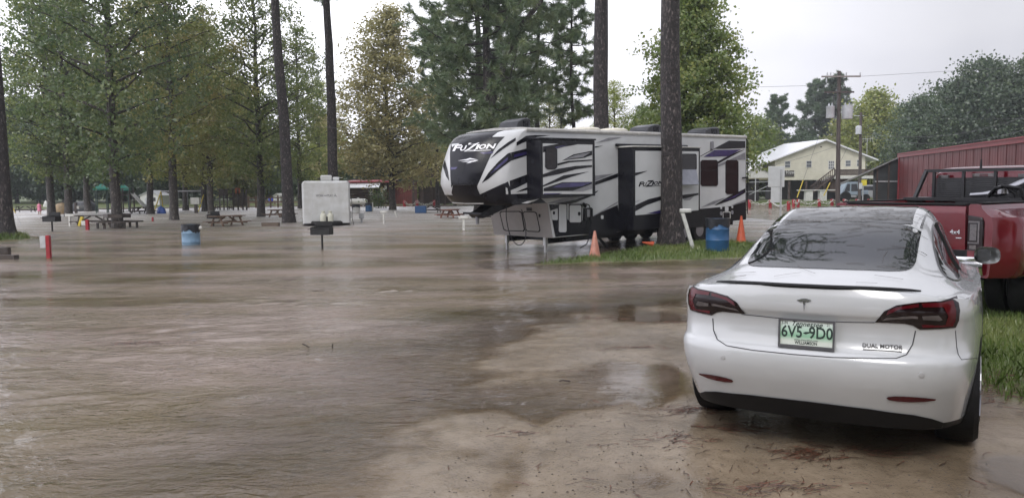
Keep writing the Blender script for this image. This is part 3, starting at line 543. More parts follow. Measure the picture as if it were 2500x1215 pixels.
def catmull(P, t):
    # P: (n, d) numpy, t scalar array in [0, n-1]
    P = np.asarray(P, float); n = len(P); t = np.asarray(t, float); i = np.clip(np.floor(t).astype(int), 0, n - 2); u = (t - i)[:, None]
    def g(k):
        lo = 2 * P[0] - P[1]; hi = 2 * P[-1] - P[-2]
        Q = np.vstack([lo, P, hi]); return Q[np.clip(k + 1, 0, n + 1)]
    a, b, c, d = g(i - 1), g(i), g(i + 1), g(i + 2)
    return .5 * ((2 * b) + (c - a) * u + (2 * a - 5 * b + 4 * c - d) * u ** 2 + (3 * b - a - 3 * c + d) * u ** 3)
def make_sedan():
    car = thing('sedan', 'white sedan with black glass roof and rear licence plate parked on the wet sand', 'car')
    car.location = (1.76, 4.56, ground_at(2.2, 5.6) - .005); car.rotation_mode = 'XYZ'; car.rotation_euler = (0, R(-.6), R(-30.8))
    bpy.context.view_layer.update(); MW = car.matrix_world.copy(); INV = MW.inverted()
    st = [[(0, .09, 1.068), (.33, .10, 1.065), (.56, .135, 1.052), (.70, .20, 1.03), (.775, .29, 1.00)],
          [(0, .22, 1.078), (.33, .225, 1.076), (.57, .25, 1.062), (.74, .32, 1.032), (.825, .45, .998)],
          [(0, .50, 1.118), (.33, .50, 1.115), (.57, .52, 1.095), (.745, .60, 1.045), (.868, .75, .99)],
          [(0, .80, 1.19), (.33, .80, 1.183), (.555, .82, 1.15), (.735, .95, 1.055), (.895, 1.05, .978)],
          [(0, 1.3, 1.345), (.32, 1.3, 1.337), (.55, 1.3, 1.295), (.745, 1.35, 1.06), (.912, 1.4, .97)],
          [(0, 1.8, 1.455), (.32, 1.8, 1.447), (.55, 1.8, 1.40), (.76, 1.8, 1.03), (.912, 1.8, .962)],
          [(0, 2.3, 1.50), (.32, 2.3, 1.494), (.56, 2.3, 1.44), (.77, 2.3, 1.01), (.912, 2.3, .955)],
          [(0, 2.8, 1.465), (.32, 2.8, 1.457), (.56, 2.8, 1.40), (.77, 2.8, .99), (.905, 2.8, .945)],
          [(0, 3.3, 1.24), (.33, 3.27, 1.225), (.58, 3.2, 1.17), (.76, 3.2, .98), (.90, 3.3, .925)],
          [(0, 3.75, .98), (.35, 3.7, .97), (.62, 3.6, .945), (.77, 3.6, .92), (.89, 3.8, .86)],
          [(0, 4.3, .84), (.35, 4.3, .835), (.6, 4.25, .81), (.75, 4.2, .78), (.83, 4.2, .76)],
          [(0, 4.62, .68), (.35, 4.58, .68), (.55, 4.5, .68), (.66, 4.42, .68), (.72, 4.4, .68)]]
    st = np.array(st); tv = np.linspace(0, len(st) - 1, 70); tu = np.linspace(0, 4, 33)
    rows = np.stack([catmull(st[:, j], tv) for j in range(5)], 1)          # (70,5,3)
    up = np.stack([catmull(r_, tu) for r_ in rows])                          # (70,33,3)
    top = np.vstack([up[0, :-1], up[:, -1], up[-1, -2::-1]])               # outline from rear centre round to front centre
    d = np.r_[0, np.cumsum(np.linalg.norm(np.diff(top[:, :2], axis=0), axis=1))]; fr = d / d[-1]
    # levels: z at the rear, rear centre y, half width, z at the side, z at the front
    LV = [(1.030, .075, .905, .945, .66), (.985, .062, .915, .90, .62), (.925, .058, .92, .84, .58), (.905, .066, .92, .82, .56), (.885, .084, .922, .80, .55), (.80, .086, .924, .73, .5), (.715, .074, .924, .66, .45), (.695, .045, .924, .64, .44),
          (.675, .012, .924, .62, .42), (.64, .0, .922, .58, .40), (.56, .008, .916, .51, .36), (.48, .036, .903, .43, .32), (.41, .075, .888, .35, .28), (.40, .080, .886, .34, .27), (.34, .112, .874, .29, .25), (.28, .145, .862, .24, .22), (.235, .17, .85, .21, .20), (.21, .30, .80, .20, .19)]
    G_ = [top]
    for (zr, yr, hw, zs, zf) in LV:
        pl = np.array([(0, yr), (.36, yr + .008), (.59, yr + .05), (.745, yr + .13), (.84, yr + .28), (.89, .62), (.914, 1.05), (.92, 1.5), (.92, 2.2), (.92, 2.9), (.915, 3.4), (.90, 3.9), (.83, 4.3), (.66, 4.54), (.38, 4.66), (0, 4.69)])
        pl[:, 0] *= hw / .92
        c = catmull(pl, np.linspace(0, len(pl) - 1, 400)); dd = np.r_[0, np.cumsum(np.linalg.norm(np.diff(c, axis=0), axis=1))]; dd /= dd[-1]
        X = np.interp(fr, dd, c[:, 0]); Y = np.interp(fr, dd, c[:, 1])
        k = sstep(.1, .9, Y); k2 = sstep(3.3, 4.5, Y)
        Z = zr * (1 - k) + zs * k; Z = Z * (1 - k2) + zf * k2
        G_.append(np.stack([X, Y, Z], -1))
    low = np.array(G_)
    def mirror_mesh(gs, name):
        b = MB()
        for g in gs:
            b.grid([[Vector(p) for p in row] for row in g]); b.grid([[Vector((-p[0], p[1], p[2])) for p in row] for row in g])
        me = b.mesh(name, 0); bm = bmesh.new(); bm.from_mesh(me); bmesh.ops.remove_doubles(bm, verts=bm.verts, dist=.0008); bmesh.ops.recalc_face_normals(bm, faces=bm.faces); bm.to_mesh(me); bm.free()
        me.polygons.foreach_set('use_smooth', [True] * len(me.polygons)); me.set_sharp_from_angle(angle=R(50)); return me
    me = mirror_mesh([up, low], 'body'); body = obj('body', me, [white_paint, black_plastic], car)
    for p in me.polygons:
        if max(me.vertices[i].co.z for i in p.vertices) < .305 and p.center.y < 4: p.material_index = 1
    BV = BVHTree.FromPolygons([MW @ v.co for v in me.vertices], [tuple(p.vertices) for p in me.polygons]); LB = BVHTree.FromPolygons([v.co.copy() for v in me.vertices], [tuple(p.vertices) for p in me.polygons])
    cast = caster(BV)
    def lcast(axis_):
        def c(a, b_):
            if axis_ == 'z': h = LB.ray_cast(Vector((a, b_, 3)), Vector((0, 0, -1))); dr = Vector((0, 0, -1))
            elif axis_ == 'y': h = LB.ray_cast(Vector((a, -2, b_)), Vector((0, 1, 0))); dr = Vector((0, 1, 0))
            else: s = 1 if axis_ == 'x' else -1; h = LB.ray_cast(Vector((2 * s, a, b_)), Vector((-s, 0, 0))); dr = Vector((-s, 0, 0))
            if h[0] is None: return None
            return (h[0], h[1] if h[1].dot(dr) < 0 else -h[1])
        return c
    Z7 = lambda L: [Vector((1640 + x / 2.025, 480 + y / 2.025)) for x, y in L]
    def mirrored(o, name):
        me2 = o.data.copy(); me2.transform(Matrix.Diagonal((-1, 1, 1, 1))); me2.flip_normals(); n = bpy.data.objects.new(name, me2); COL.objects.link(n); n.parent = o.parent; return n
    def sym(half): return half + [(-x, y) for x, y in reversed(half) if abs(x) > 1e-6]
    def uline(name, pts, r, m_, parent, cst=cast, off=.001, inv=INV):
        q = []
        for i in range(len(pts) - 1):
            a, b_ = Vector(pts[i]), Vector(pts[i + 1]); n = max(1, int((b_ - a).length / (12 if inv is not None else .08)))
            q += [a.lerp(b_, k / n) for k in range(n)]
        q.append(Vector(pts[-1])); hs_ = [cst(p.x, p.y) for p in q]; P = [h[0] + h[1] * off for h in hs_ if h]
        if inv is not None: P = [inv @ p for p in P]
        return MB().tube(P, r, 5).build(name, m_, parent)
    # glass
    rw = smooth_poly(sym([(0, .575), (.28, .58), (.44, .61), (.51, .69), (.535, .83), (.535, 1.0), (.535, 1.25), (.535, 1.50), (0, 1.53)]), 1)
    decal('rear_window', rw, lcast('z'), black_gloss, car, .06, .004)
    decal('roof_glass', sym([(0, 1.545), (.537, 1.515), (.545, 2.3), (.54, 2.78), (0, 2.85)]), lcast('z'), black_gloss, car, .08, .004)
    decal('windscreen', sym([(0, 2.88), (.54, 2.81), (.60, 3.2), (.66, 3.5), (.4, 3.63), (0, 3.66)]), lcast('z'), black_gloss, car, .08, .004)
    win = smooth_poly([(.94, 1.075), (.97, 1.04), (1.3, 1.03), (2.2, 1.012), (3.0, 1.0), (3.35, 1.0), (3.0, 1.20), (2.6, 1.345), (2.2, 1.385), (1.8, 1.355), (1.4, 1.25), (1.15, 1.155)], 1)
    sw = decal('side_window', win, lcast('x'), glass_side, car, .08, .004); mirrored(sw, 'side_window')
    uline('window_trim', list(win) + [win[0]], .008, mat('dark_trim', (.12, .12, .125), .3, .6), car, lcast('x'), .002, None)
    uline('door_pillar', [(2.02, 1.01), (2.05, 1.375)], .016, black_plastic, sw, lcast('x'), .003, None)
    # tail lights: the right one traced, the left its mirror
    TL = Z7([(1003, 620), (1020, 600), (1050, 565), (1110, 537), (1220, 522), (1330, 516), (1408, 492), (1421, 560), (1416, 610), (1400, 645), (1330, 652), (1225, 655), (1190, 635), (1150, 626), (1060, 622)])
    lamp = decal('tail_light', TL, cast, smoke_lens, car, 14, .006, INV)
    r1 = decal('red_lens', Z7([(1232, 528), (1330, 524), (1385, 512), (1400, 560), (1398, 605), (1385, 640), (1240, 646), (1232, 632), (1350, 625), (1362, 590), (1340, 545), (1240, 545)]), cast, red_lens, lamp, 12, .009, INV)
    r2 = decal('red_lens', Z7([(1070, 562), (1115, 544), (1220, 530), (1220, 545), (1120, 558), (1060, 585)]), cast, red_lens, lamp, 12, .009, INV)
    c1 = decal('light_guide', Z7([(1035, 606), (1060, 594), (1200, 588), (1215, 592), (1215, 599), (1190, 597), (1070, 604)]), cast, clear_lens, lamp, 12, .010, INV)
    c2 = decal('light_guide', Z7([(1235, 590), (1315, 586), (1335, 604), (1320, 610), (1240, 604)]), cast, clear_lens, lamp, 12, .010, INV)
    ll = mirrored(lamp, 'tail_light')
    for p_ in (r1, r2, c1, c2): mirrored(p_, p_.name.split('.')[0]).parent = ll
    # trim lines
    uline('boot_gap', Z7([(203, 600), (207, 660), (225, 705), (270, 735), (400, 757), (600, 778), (800, 793), (1000, 798), (1110, 798), (1160, 780), (1190, 730), (1205, 662)]), .0035, gap_m, car)
    uline('bumper_gap', Z7([(1402, 660), (1408, 740), (1416, 780), (1432, 805), (1535, 792)]), .0022, gap_m, car)
    uline('panel_gap', Z7([(1200, 262), (1240, 276), (1262, 290)]), .002, gap_m, car)
    uline('boot_gap', Z7([(345, 580), (500, 596), (700, 612), (900, 620), (1003, 621)]), .003, gap_m, car)
    # rear lip spoiler
    P = []
    for i in range(25):
        x = -.60 + 1.2 * i / 24; a = 1 - abs(x / .6) ** 6; h = lcast('z')(x, .17 + .10 * (abs(x) / .6) ** 2.5)[0]
        yb = h.y; z0 = h.z
        P.append([Vector((x, yb, z0 - .002)), Vector((x, yb - .085 * (.35 + .65 * a), z0 + .012 * a + .003)), Vector((x, yb - .10 * (.35 + .65 * a), z0 + .004 * a)), Vector((x, yb - .085 * (.4 + .6 * a), z0 - .012 * a)), Vector((x, yb - .06, z0 - .012))])
    MB().grid(P).build('spoiler', black_plastic, car)
    # lower valance and reflectors
    decal('diffuser', sym([(0, .365), (.35, .36), (.58, .34), (.67, .315), (.725, .28), (.715, .240), (.4, .240), (0, .240)]), lcast('y'), black_plastic, car, .08, .006)
    rf = decal('reflector', smooth_poly([(.435, .452), (.46, .428), (.60, .428), (.715, .448), (.62, .464), (.5, .466)], 1), lcast('y'), red_lens, car, .06, .006); mirrored(rf, 'reflector')
    # badges
    decal('emblem', Z7([(618, 512), (640, 505), (655, 503), (671, 505), (692, 513), (674, 519), (662, 517), (655, 568), (649, 517), (637, 519)]), cast, mat('emblem_metal', (.38, .38, .40), .2, .9), car, 10, .006, INV)
    for k, x in enumerate((-.5, .62)):
        h = lcast('y')(x, .60); 
        if h: MB().lathe([(.016, 0), (.016, .003), (.012, .004)], h[0], 12, h[1]).build('parking_sensor', mat('sensor_paint', (.40, .40, .41), .3), car)
    hb = cast(1640 + 1040 / 2.025, 480 + 738 / 2.025); hb = (INV @ hb[0], INV.to_3x3() @ hb[1])
    ang = math.atan2(hb[1].x, -hb[1].y)
    badge_m = mat('badge_metal', (.22, .22, .23), .3, .8)
    lettering('badge', 'DUAL MOTOR', .031, Matrix.Translation(hb[0] + hb[1] * .006) @ Matrix.Rotation(ang, 4, 'Z') @ Matrix.Rotation(PI / 2, 4, 'X'), badge_m, car, 1.05, ext=.001, bold=.0006)
    b = MB(); b.box(hb[0] + hb[1] * .006 + Vector((0, 0, -.025)), (.205, .003, .004), ang); b.build('badge_underline', badge_m, car)
    # licence plate
    pm = bpy.data.materials.new('plate_face'); pm.use_nodes = True; t = pm.node_tree; bb = t.nodes['Principled BSDF']; tc_ = N(t, 'ShaderNodeTexCoord'); sp = N(t, 'ShaderNodeSeparateXYZ'); rp_ = N(t, 'ShaderNodeValToRGB')
    links(t, tc_.outputs['Generated'], sp.inputs[0]); links(t, sp.outputs[2], rp_.inputs[0]); links(t, rp_.outputs[0], bb.inputs['Base Color']); bb.inputs['Roughness'].default_value = .35
    e = rp_.color_ramp.elements; e[0].position = .15; e[0].color = (.62, .66, .6, 1); e[1].position = 1; e[1].color = (.66, .7, .68, 1); q = e.new(.38); q.color = (.24, .45, .3, 1); q = e.new(.6); q.color = (.42, .6, .48, 1)
    pl = thing_part('licence_plate', car, (0, .052, .79), (R(-4), 0, 0))
    MB().bbox((-.150, -.006, -.073), (.150, 0, .073)).build('plate_face', pm, pl)
    fb = MB()
    fb.bbox((-.162, -.014, .0735), (.162, 0, .085)); fb.bbox((-.162, -.014, -.092), (.162, 0, -.0735)); fb.bbox((-.162, -.014, -.0735), (-.1505, 0, .0735)); fb.bbox((.1505, -.014, -.0735), (.162, 0, .0735))
    fb.build('plate_frame', mat('plate_frame', (.16, .16, .17), .3, .7), pl)
    ink = mat('plate_ink', (.02, .035, .03), .5); T = lambda x, z: Matrix.Translation((x, -.0075, z)) @ Matrix.Rotation(PI / 2, 4, 'X')
    lettering('plate_number', '6V5', .098, T(-.083, .004), ink, pl, .80, bold=.0016); lettering('plate_number', '9D0', .098, T(.083, .004), ink, pl, .80, bold=.0016)
    MB().add([(-.018, -.0075, .002), (-.002, -.0075, -.004), (.022, -.0075, .006), (.018, -.0075, .012), (-.006, -.0075, .010)], [(0, 1, 2, 3, 4)]).build('plate_state_shape', ink, pl)
    lettering('plate_state', 'Tennessee', .042, T(0, .056), ink, pl, 1.0, font_shear=.4, bold=.0004); lettering('plate_month', 'JUN', .026, T(-.125, .058), ink, pl, .8); lettering('plate_year', '21', .022, T(.125, .058), ink, pl, .8)
    lettering('plate_county', 'WILLIAMSON', .026, T(0, -.058), ink, pl, .82, bold=.0006); lettering('plate_address', 'www.tnvacation.com', .018, T(0, -.040), ink, pl, .9)
    # wheels
    for (x, y) in ((.785, .97), (-.785, .97), (.785, 3.84), (-.785, 3.84)):
        s = 1 if x > 0 else -1
        decal('wheel_arch', [(y + .36 * math.cos(a), .33 + .36 * math.sin(a)) for a in np.linspace(-.3, PI + .3, 26)], lcast('x' if s > 0 else '-x'), black_plastic, car, .08, .003)
        wh = thing_part('wheel', car, (x, y, .332), (0, 0, 0))
        MB().lathe([(.235, -.11), (.30, -.118), (.328, -.10), (.334, -.05), (.334, .05), (.328, .10), (.30, .128 if s > 0 else .118), (.235, .122)], (0, 0, 0), 40, (s, 0, 0)).build('tyre', rubber, wh)
        rb = MB(); rb.lathe([(.03, .125), (.06, .13), (.07, .10), (.20, .09), (.235, .12)], (0, 0, 0), 30, (s, 0, 0))
        for k in range(5):
            a = 2 * PI * k / 5; rb.bar((s * .125, .05 * math.cos(a), .05 * math.sin(a)), (s * .12, .225 * math.cos(a), .225 * math.sin(a)), .05, .03, (1, 0, 0))
        rb.build('rim', alloy, wh)
    MB().bbox((-.68, .42, .205), (.68, 4.3, .235)).build('underbody', black_plastic, car)
    # door mirrors
    for s in (1, -1):
        mr = thing_part('door_mirror', car, (s * .885, 3.12, 1.035), (0, 0, 0)); b = MB(); P = []
        for i in range(11):
            v = i / 10; rr = math.sqrt(max(0, 1 - (v * .98) ** 2.2)) if v > 0 else 1
            P.append([Vector((s * .085 + .10 * rr * (abs(math.cos(a)) ** .7) * np.sign(math.cos(a)), .17 * v, .015 + .075 * rr * (abs(math.sin(a)) ** .7) * np.sign(math.sin(a)))) for a in np.linspace(0, 2 * PI, 24, endpoint=False)])
        b.grid(P, 0, True); b.build('housing', white_paint, mr)
        b = MB(); b.prism([(s * .085 - .026 + .056 * (abs(math.cos(a)) ** .7) * np.sign(math.cos(a)), .015 + .055 * (abs(math.sin(a)) ** .7) * np.sign(math.sin(a))) for a in np.linspace(0, 2 * PI, 24, endpoint=False)], (0, .004, 0), (1, 0, 0), (0, 0, 1), (0, 1, 0), .01); b.build('mirror_glass', black_gloss, mr)
        b = MB(); b.bar((0, .10, -.02), (s * .05, .09, .0), .08, .03); b.build('stalk', black_plastic, mr)
    for y in (2.05, 3.0):
        h = lcast('x')(y, .88)
        MB().box(h[0], (.012, .17, .022)).build('door_handle', chrome, car)
    uline('door_gap', [(1.42, 1.0), (1.38, .8), (1.30, .55), (1.36, .3)], .003, gap_m, car, lcast('x'), .001, None)
    uline('door_gap', [(2.12, 1.0), (2.14, .6), (2.12, .3)], .003, gap_m, car, lcast('x'), .001, None)
    # pine needles blown on to roof and boot lid
    b = MB(); rr = random.Random(5)
    for k in range(110):
        x = rr.uniform(-.5, .5); y = rr.uniform(.2, 2.4); a = rr.gauss(.2, .5); L = rr.uniform(.05, .11)
        if rr.random() < .5: y = rr.uniform(1.3, 2.3)
        Q = []
        for q_ in (-1, 0, 1):
            h = lcast('z')(x + q_ * L * math.cos(a) + .01 * q_ * q_, y + q_ * L * math.sin(a))
            if h: Q.append(h[0] + Vector((0, 0, .009)))
        if len(Q) == 3: b.tube(Q, .0009, 4)
    nd = b.build('pine_needles', mat('brown_needles', (.055, .035, .022), .6), None); nd.data.transform(MW); tag(nd, 'brown pine needles strewn on roof and boot lid of the white sedan', 'pine needles', None, 'stuff')
    return car
def thing_part(name, parent, loc, rot):
    o = bpy.data.objects.new(name, None); COL.objects.link(o); o.parent = parent; o.location = loc; o.rotation_euler = rot; o.empty_display_size = .05; return o
sedan = make_sedan()
# ================================================================ RED PICKUP
red_paint = mat('red_truck_paint', (.12, .005, .012), .2, .2, .12, 3, coat=.7)
dark_steel = mat('black_powder_steel', (.02, .02, .022), .4, .3, .2, 8)
def make_truck():
    # local: x right, y forward from the tailgate, z up; origin under the tailgate centre
    Rr = Vector((5.91, 10.0, 0)); ph = R(52.8); fwd = Vector((math.sin(ph), math.cos(ph), 0)); rt = Vector((math.cos(ph), -math.sin(ph), 0))
    c = Rr - rt * .815
    tr = thing('pickup_truck', 'dark red dual rear wheel pickup truck with black headache rack beside the white sedan', 'pickup truck', (c.x, c.y, ground_at(c.x, c.y)), -ph)
    W = .815
    # tailgate
    tg = MB(); prof = [(.0, .93), (-.015, 1.0), (-.022, 1.25), (-.03, 1.40), (-.028, 1.47), (-.01, 1.505), (.05, 1.52), (.075, 1.50), (.075, .93)]
    tg.prism([(a, b) for a, b in prof], (-W + .006, 0, 0), (0, 1, 0), (0, 0, 1), (1, 0, 0), 2 * W - .012); g = tg.build('tailgate', red_paint, tr)
    b = MB(); b.bbox((-.14, -.045, 1.41), (.14, -.018, 1.465)); b.build('handle', black_plastic, g)
    b = MB(); b.bbox((-W, -.03, 1.512), (W, .085, 1.535)); b.build('tailgate_cap', black_plastic, g)
    lettering('badge', '4x4', .085, Matrix.Translation((.69, -.03, 1.16)) @ Matrix.Rotation(PI / 2, 4, 'X'), chrome, g, ext=.003)
    MB().bbox((.70, -.026, 1.08), (.77, -.018, 1.09)).build('badge_bar', chrome, g)
    # bed sides with flared fenders
    for s in (-1, 1):
        sec = [(.825, .62), (.825, 1.50), (.84, 1.525), (.93, 1.53), (.985, 1.515), (1.0, 1.46)]
        def fl(y): return float(sstep(.0, .35, np.array([y]))[0] * (1 - sstep(1.75, 2.15, np.array([y]))[0]))
        P = []
        for y in np.linspace(0, 2.5, 26):
            f = .35 + .65 * fl(y) if y < .9 else fl(y); f = max(f, .0); k = .36 * f
            row = [(.835, .60), (.835, 1.50), (.85, 1.525), (.93, 1.53), (.98, 1.515), (.995, 1.47), (1.0 + k * .45, 1.40), (1.0 + k * .85, 1.36), (1.0 + k, 1.28), (1.0 + k, 1.0), (.995 + k, .85), (.985 + k * .95, .62), (.97 + k * .9, .58)]
            P.append([Vector((s * x, y, z)) for x, z in row])
        b = MB(); b.grid(P); b.add(P[0], [tuple(range(len(P[0])))]); b.add(P[-1], [tuple(range(len(P[-1])))]); bs = b.build('bed_side', red_paint, tr, 40)
        b = MB(); b.bbox((s * .86, .12, 1.532), (s * .975, 2.45, 1.548)); b.build('rail_cap', black_plastic, bs)
        # tail light
        tl = MB(); tl.prism([(.838, .93), (1.0, .93), (1.03, 1.0), (1.03, 1.30), (1.005, 1.36), (.838, 1.385)] if s > 0 else [(-.838, .93), (-1.0, .93), (-1.03, 1.0), (-1.03, 1.30), (-1.005, 1.36), (-.838, 1.385)], (0, .03, 0), (1, 0, 0), (0, 0, 1), (0, -1, 0), .055)
        t_ = tl.build('tail_light', smoke_lens, tr, 40, .012)
        b = MB(); b.bbox((s * .87, -.028, 1.06), (s * .95, -.031, 1.27)); b.build('lens', mat('grey_lens', (.10, .09, .095), .15, 0, .3, 30, coat=.5), t_)
        b = MB(); b.bbox((s * .85, -.028, 1.29), (s * .985, -.034, 1.31)); b.bbox((s * .965, -.028, 1.04), (s * .985, -.034, 1.289)); b.bbox((s * .85, -.028, 1.02), (s * .985, -.034, 1.039)); b.build('light_guide', MATS['grey_lens'], t_)
        b = MB(); b.bbox((s * .87, -.028, .95), (s * .95, -.031, 1.0)); b.build('reverse_lens', clear_lens, t_)
        b = MB(); b.lathe([(.022, 0), (.02, .01), (0, .014)], (s * 1.365, .45, 1.05), 12, (s, 0, 0)); b.build('marker_lamp', red_lens, tr)
        # dual rear wheels and front wheel
        for (wx, wy) in ((s * 1.18, 1.05), (s * .90, 1.05), (s * .86, 4.9)):
            wh = thing_part('wheel', tr, (wx, wy, .40), (0, 0, 0))
            MB().lathe([(.22, -.1), (.37, -.115), (.40, -.08), (.405, 0), (.40, .08), (.37, .115), (.22, .1)], (0, 0, 0), 32, (s, 0, 0)).build('tyre', rubber, wh)
            MB().lathe([(.02, .02), (.10, .03), (.12, -.02), (.2, .06), (.225, .105)], (0, 0, 0), 24, (s, 0, 0)).build('rim', alloy, wh)
        b = MB(); b.prism([(1.05 + .52 * math.cos(a), .42 + .52 * math.sin(a)) for a in np.linspace(-.2, PI + .2, 20)], (s * 1.362, 0, 0), (0, 1, 0), (0, 0, 1), (s, 0, 0), .004); b.build('wheel_arch', black_plastic, tr)
    # bed floor and front wall
    b = MB(); b.bbox((-.83, .09, .80), (.83, 2.5, .92)); b.build('bed_floor', dark_steel, tr)
    b = MB(); b.bbox((-.83, 2.45, .92), (.83, 2.5, 1.5)); b.build('bed_front', red_paint, tr)
    # bumper
    b = MB(); P = []
    for x in np.linspace(-1.05, 1.05, 22):
        yb = -.16 + .10 * (abs(x) / 1.05) ** 4; P.append([Vector((x, yb + .12, .86)), Vector((x, yb, .85)), Vector((x, yb - .015, .80)), Vector((x, yb - .015, .70)), Vector((x, yb + .01, .62)), Vector((x, yb + .12, .60))])
    b.grid(P); b.build('rear_bumper', chrome, tr)
    b = MB(); b.bbox((-.6, -.2, .862), (.6, -.03, .875)); b.build('step_pad', black_plastic, tr)
    b = MB(); b.bbox((-.45, .2, .45), (.45, 5.5, .62)); b.build('chassis', black_plastic, tr)
    # cab
    P = []
    yb = 2.58
    for (y, hw, zt) in ((yb, .93, 1.98), (yb + .12, .95, 2.05), (yb + .6, .95, 2.08), (yb + 1.6, .95, 2.07), (yb + 2.0, .95, 1.98), (yb + 2.7, .96, 1.45), (yb + 3.6, .95, 1.36), (yb + 3.8, .90, 1.2)):
        r_ = .74 / .93 * hw if zt > 1.6 else hw * .93
        P.append([Vector((x, y, z)) for x, z in ((-hw, .55), (-hw - .03, 1.0), (-hw, 1.36), (-r_ - .03, min(zt - .06, 1.9)), (-r_ + .06, zt - .01), (-.3, zt), (.3, zt), (r_ - .06, zt - .01), (r_ + .03, min(zt - .06, 1.9)), (hw, 1.36), (hw + .03, 1.0), (hw, .55))])
    b = MB(); b.grid(P); b.add(P[0], [tuple(range(12))]); b.add(P[-1], [tuple(range(12))]); cab = b.build('cab', red_paint, tr, 40, .02)
    b = MB(); b.prism([(-.76, 1.38), (.76, 1.38), (.70, 1.875), (-.70, 1.875)], (0, yb - .006, 0), (1, 0, 0), (0, 0, 1), (0, -1, 0), .006); b.build('rear_window', black_gloss, cab)
    for s in (-1, 1):
        b = MB(); b.prism([(yb + .25, 1.42), (yb + 1.15, 1.42), (yb + 1.15, 1.86), (yb + .35, 1.86)], (s * .935, 0, 0), (0, 1, 0), (0, 0, 1), (-s * .2, 0, .0), .1); b.build('side_window', black_gloss, cab)
        mb = MB(); mb.box((s * 1.22, yb + 2.1, 1.5), (.2, .1, .32)); mb.bar((s * .95, yb + 2.1, 1.45), (s * 1.14, yb + 2.1, 1.45), .05, .05); mb.build('door_mirror', black_plastic, cab, 35, .02)
    b = MB(); b.bbox((-.17, yb - .03, 1.895), (.17, yb - .004, 1.955)); bl = b.build('brake_light', clear_lens, cab, 35, .006)
    b = MB(); b.bbox((-.06, yb - .034, 1.905), (.06, yb - .031, 1.945)); b.build('red_lens', red_lens, bl)
    for s in (-1, 1):
        b = MB(); b.bbox((s * .50, yb - .10, 1.87), (s * .66, yb - .05, 1.935)); b.build('work_lamp', clear_lens, cab, 35, .006)
    # headache rack
    rk = thing_part('headache_rack', tr, (0, 2.38, 1.55), (0, 0, 0)); 
    for s in (-1, 1): MB().bar((s * .84, -.30, .0), (s * .80, 0, .46), .05, .05).build('leg', dark_steel, rk)
    b = MB(); b.bar((-.82, 0, .455), (.82, 0, .455), .05, .05); b.build('top_rail', dark_steel, rk)
    for z in np.arange(.05, .34, .034):
        b = MB(); b.bar((-.66, .02, z), (.66, .02, z), .008, .03); b.build('louvre', dark_steel, rk)
    for x in (-.68, -.23, .23, .68):
        b = MB(); b.bbox((x - .02, -.015, 0), (x + .02, .03, .43)); b.build('upright', dark_steel, rk)
    b = MB(); b.bbox((-.9, -.55, -.02), (.9, .1, .03)); b.build('base_rail', dark_steel, rk)
    b = MB(); b.tube([(.02, 0, .48), (.02, 0, .62)], [.02, .012], 8); b.tube([(.02, 0, .62), (.02, 0, .80)], .004, 6); b.build('aerial', dark_steel, rk)
    # gear lying in the bed
    hs_ = thing('tool_hose', 'silver pump fitting with black hose lying in the red pickup bed', 'pump'); hs_.location = tr.location + fwd * 1.95 + rt * .38 + Vector((0, 0, 1.60)); hs_.rotation_euler = (0, 0, -ph)
    b = MB(); b.tube([(-.32, 0, .02), (-.15, 0, .03), (.1, 0, .06)], [.03, .035, .06], 12); b.lathe([(.05, 0), (.09, .02), (.09, .1), (.06, .14), (0, .15)], (.12, 0, .02), 16); b.tube([(.1, 0, .06), (.35, .05, .18), (.5, 0, .25)], [.06, .07, .05], 12); b.build('fitting', alloy, hs_)
    b = MB(); b.tube([(-.05, -.06, .0), (.05, -.08, .12), (.2, -.1, .15), (.32, -.1, .05), (.36, -.08, -.1)], .028, 10); b.tube([(.15, -.12, .16), (.4, -.14, .12), (.46, -.1, -.1)], .025, 10); b.build('hose', black_plastic, hs_)
    b = MB(); b.bbox((-.5, -.1, -.66), (.5, .12, -.03)); b.build('tool_box', dark_steel, hs_, 35, .01)
    return tr
truck = make_truck()
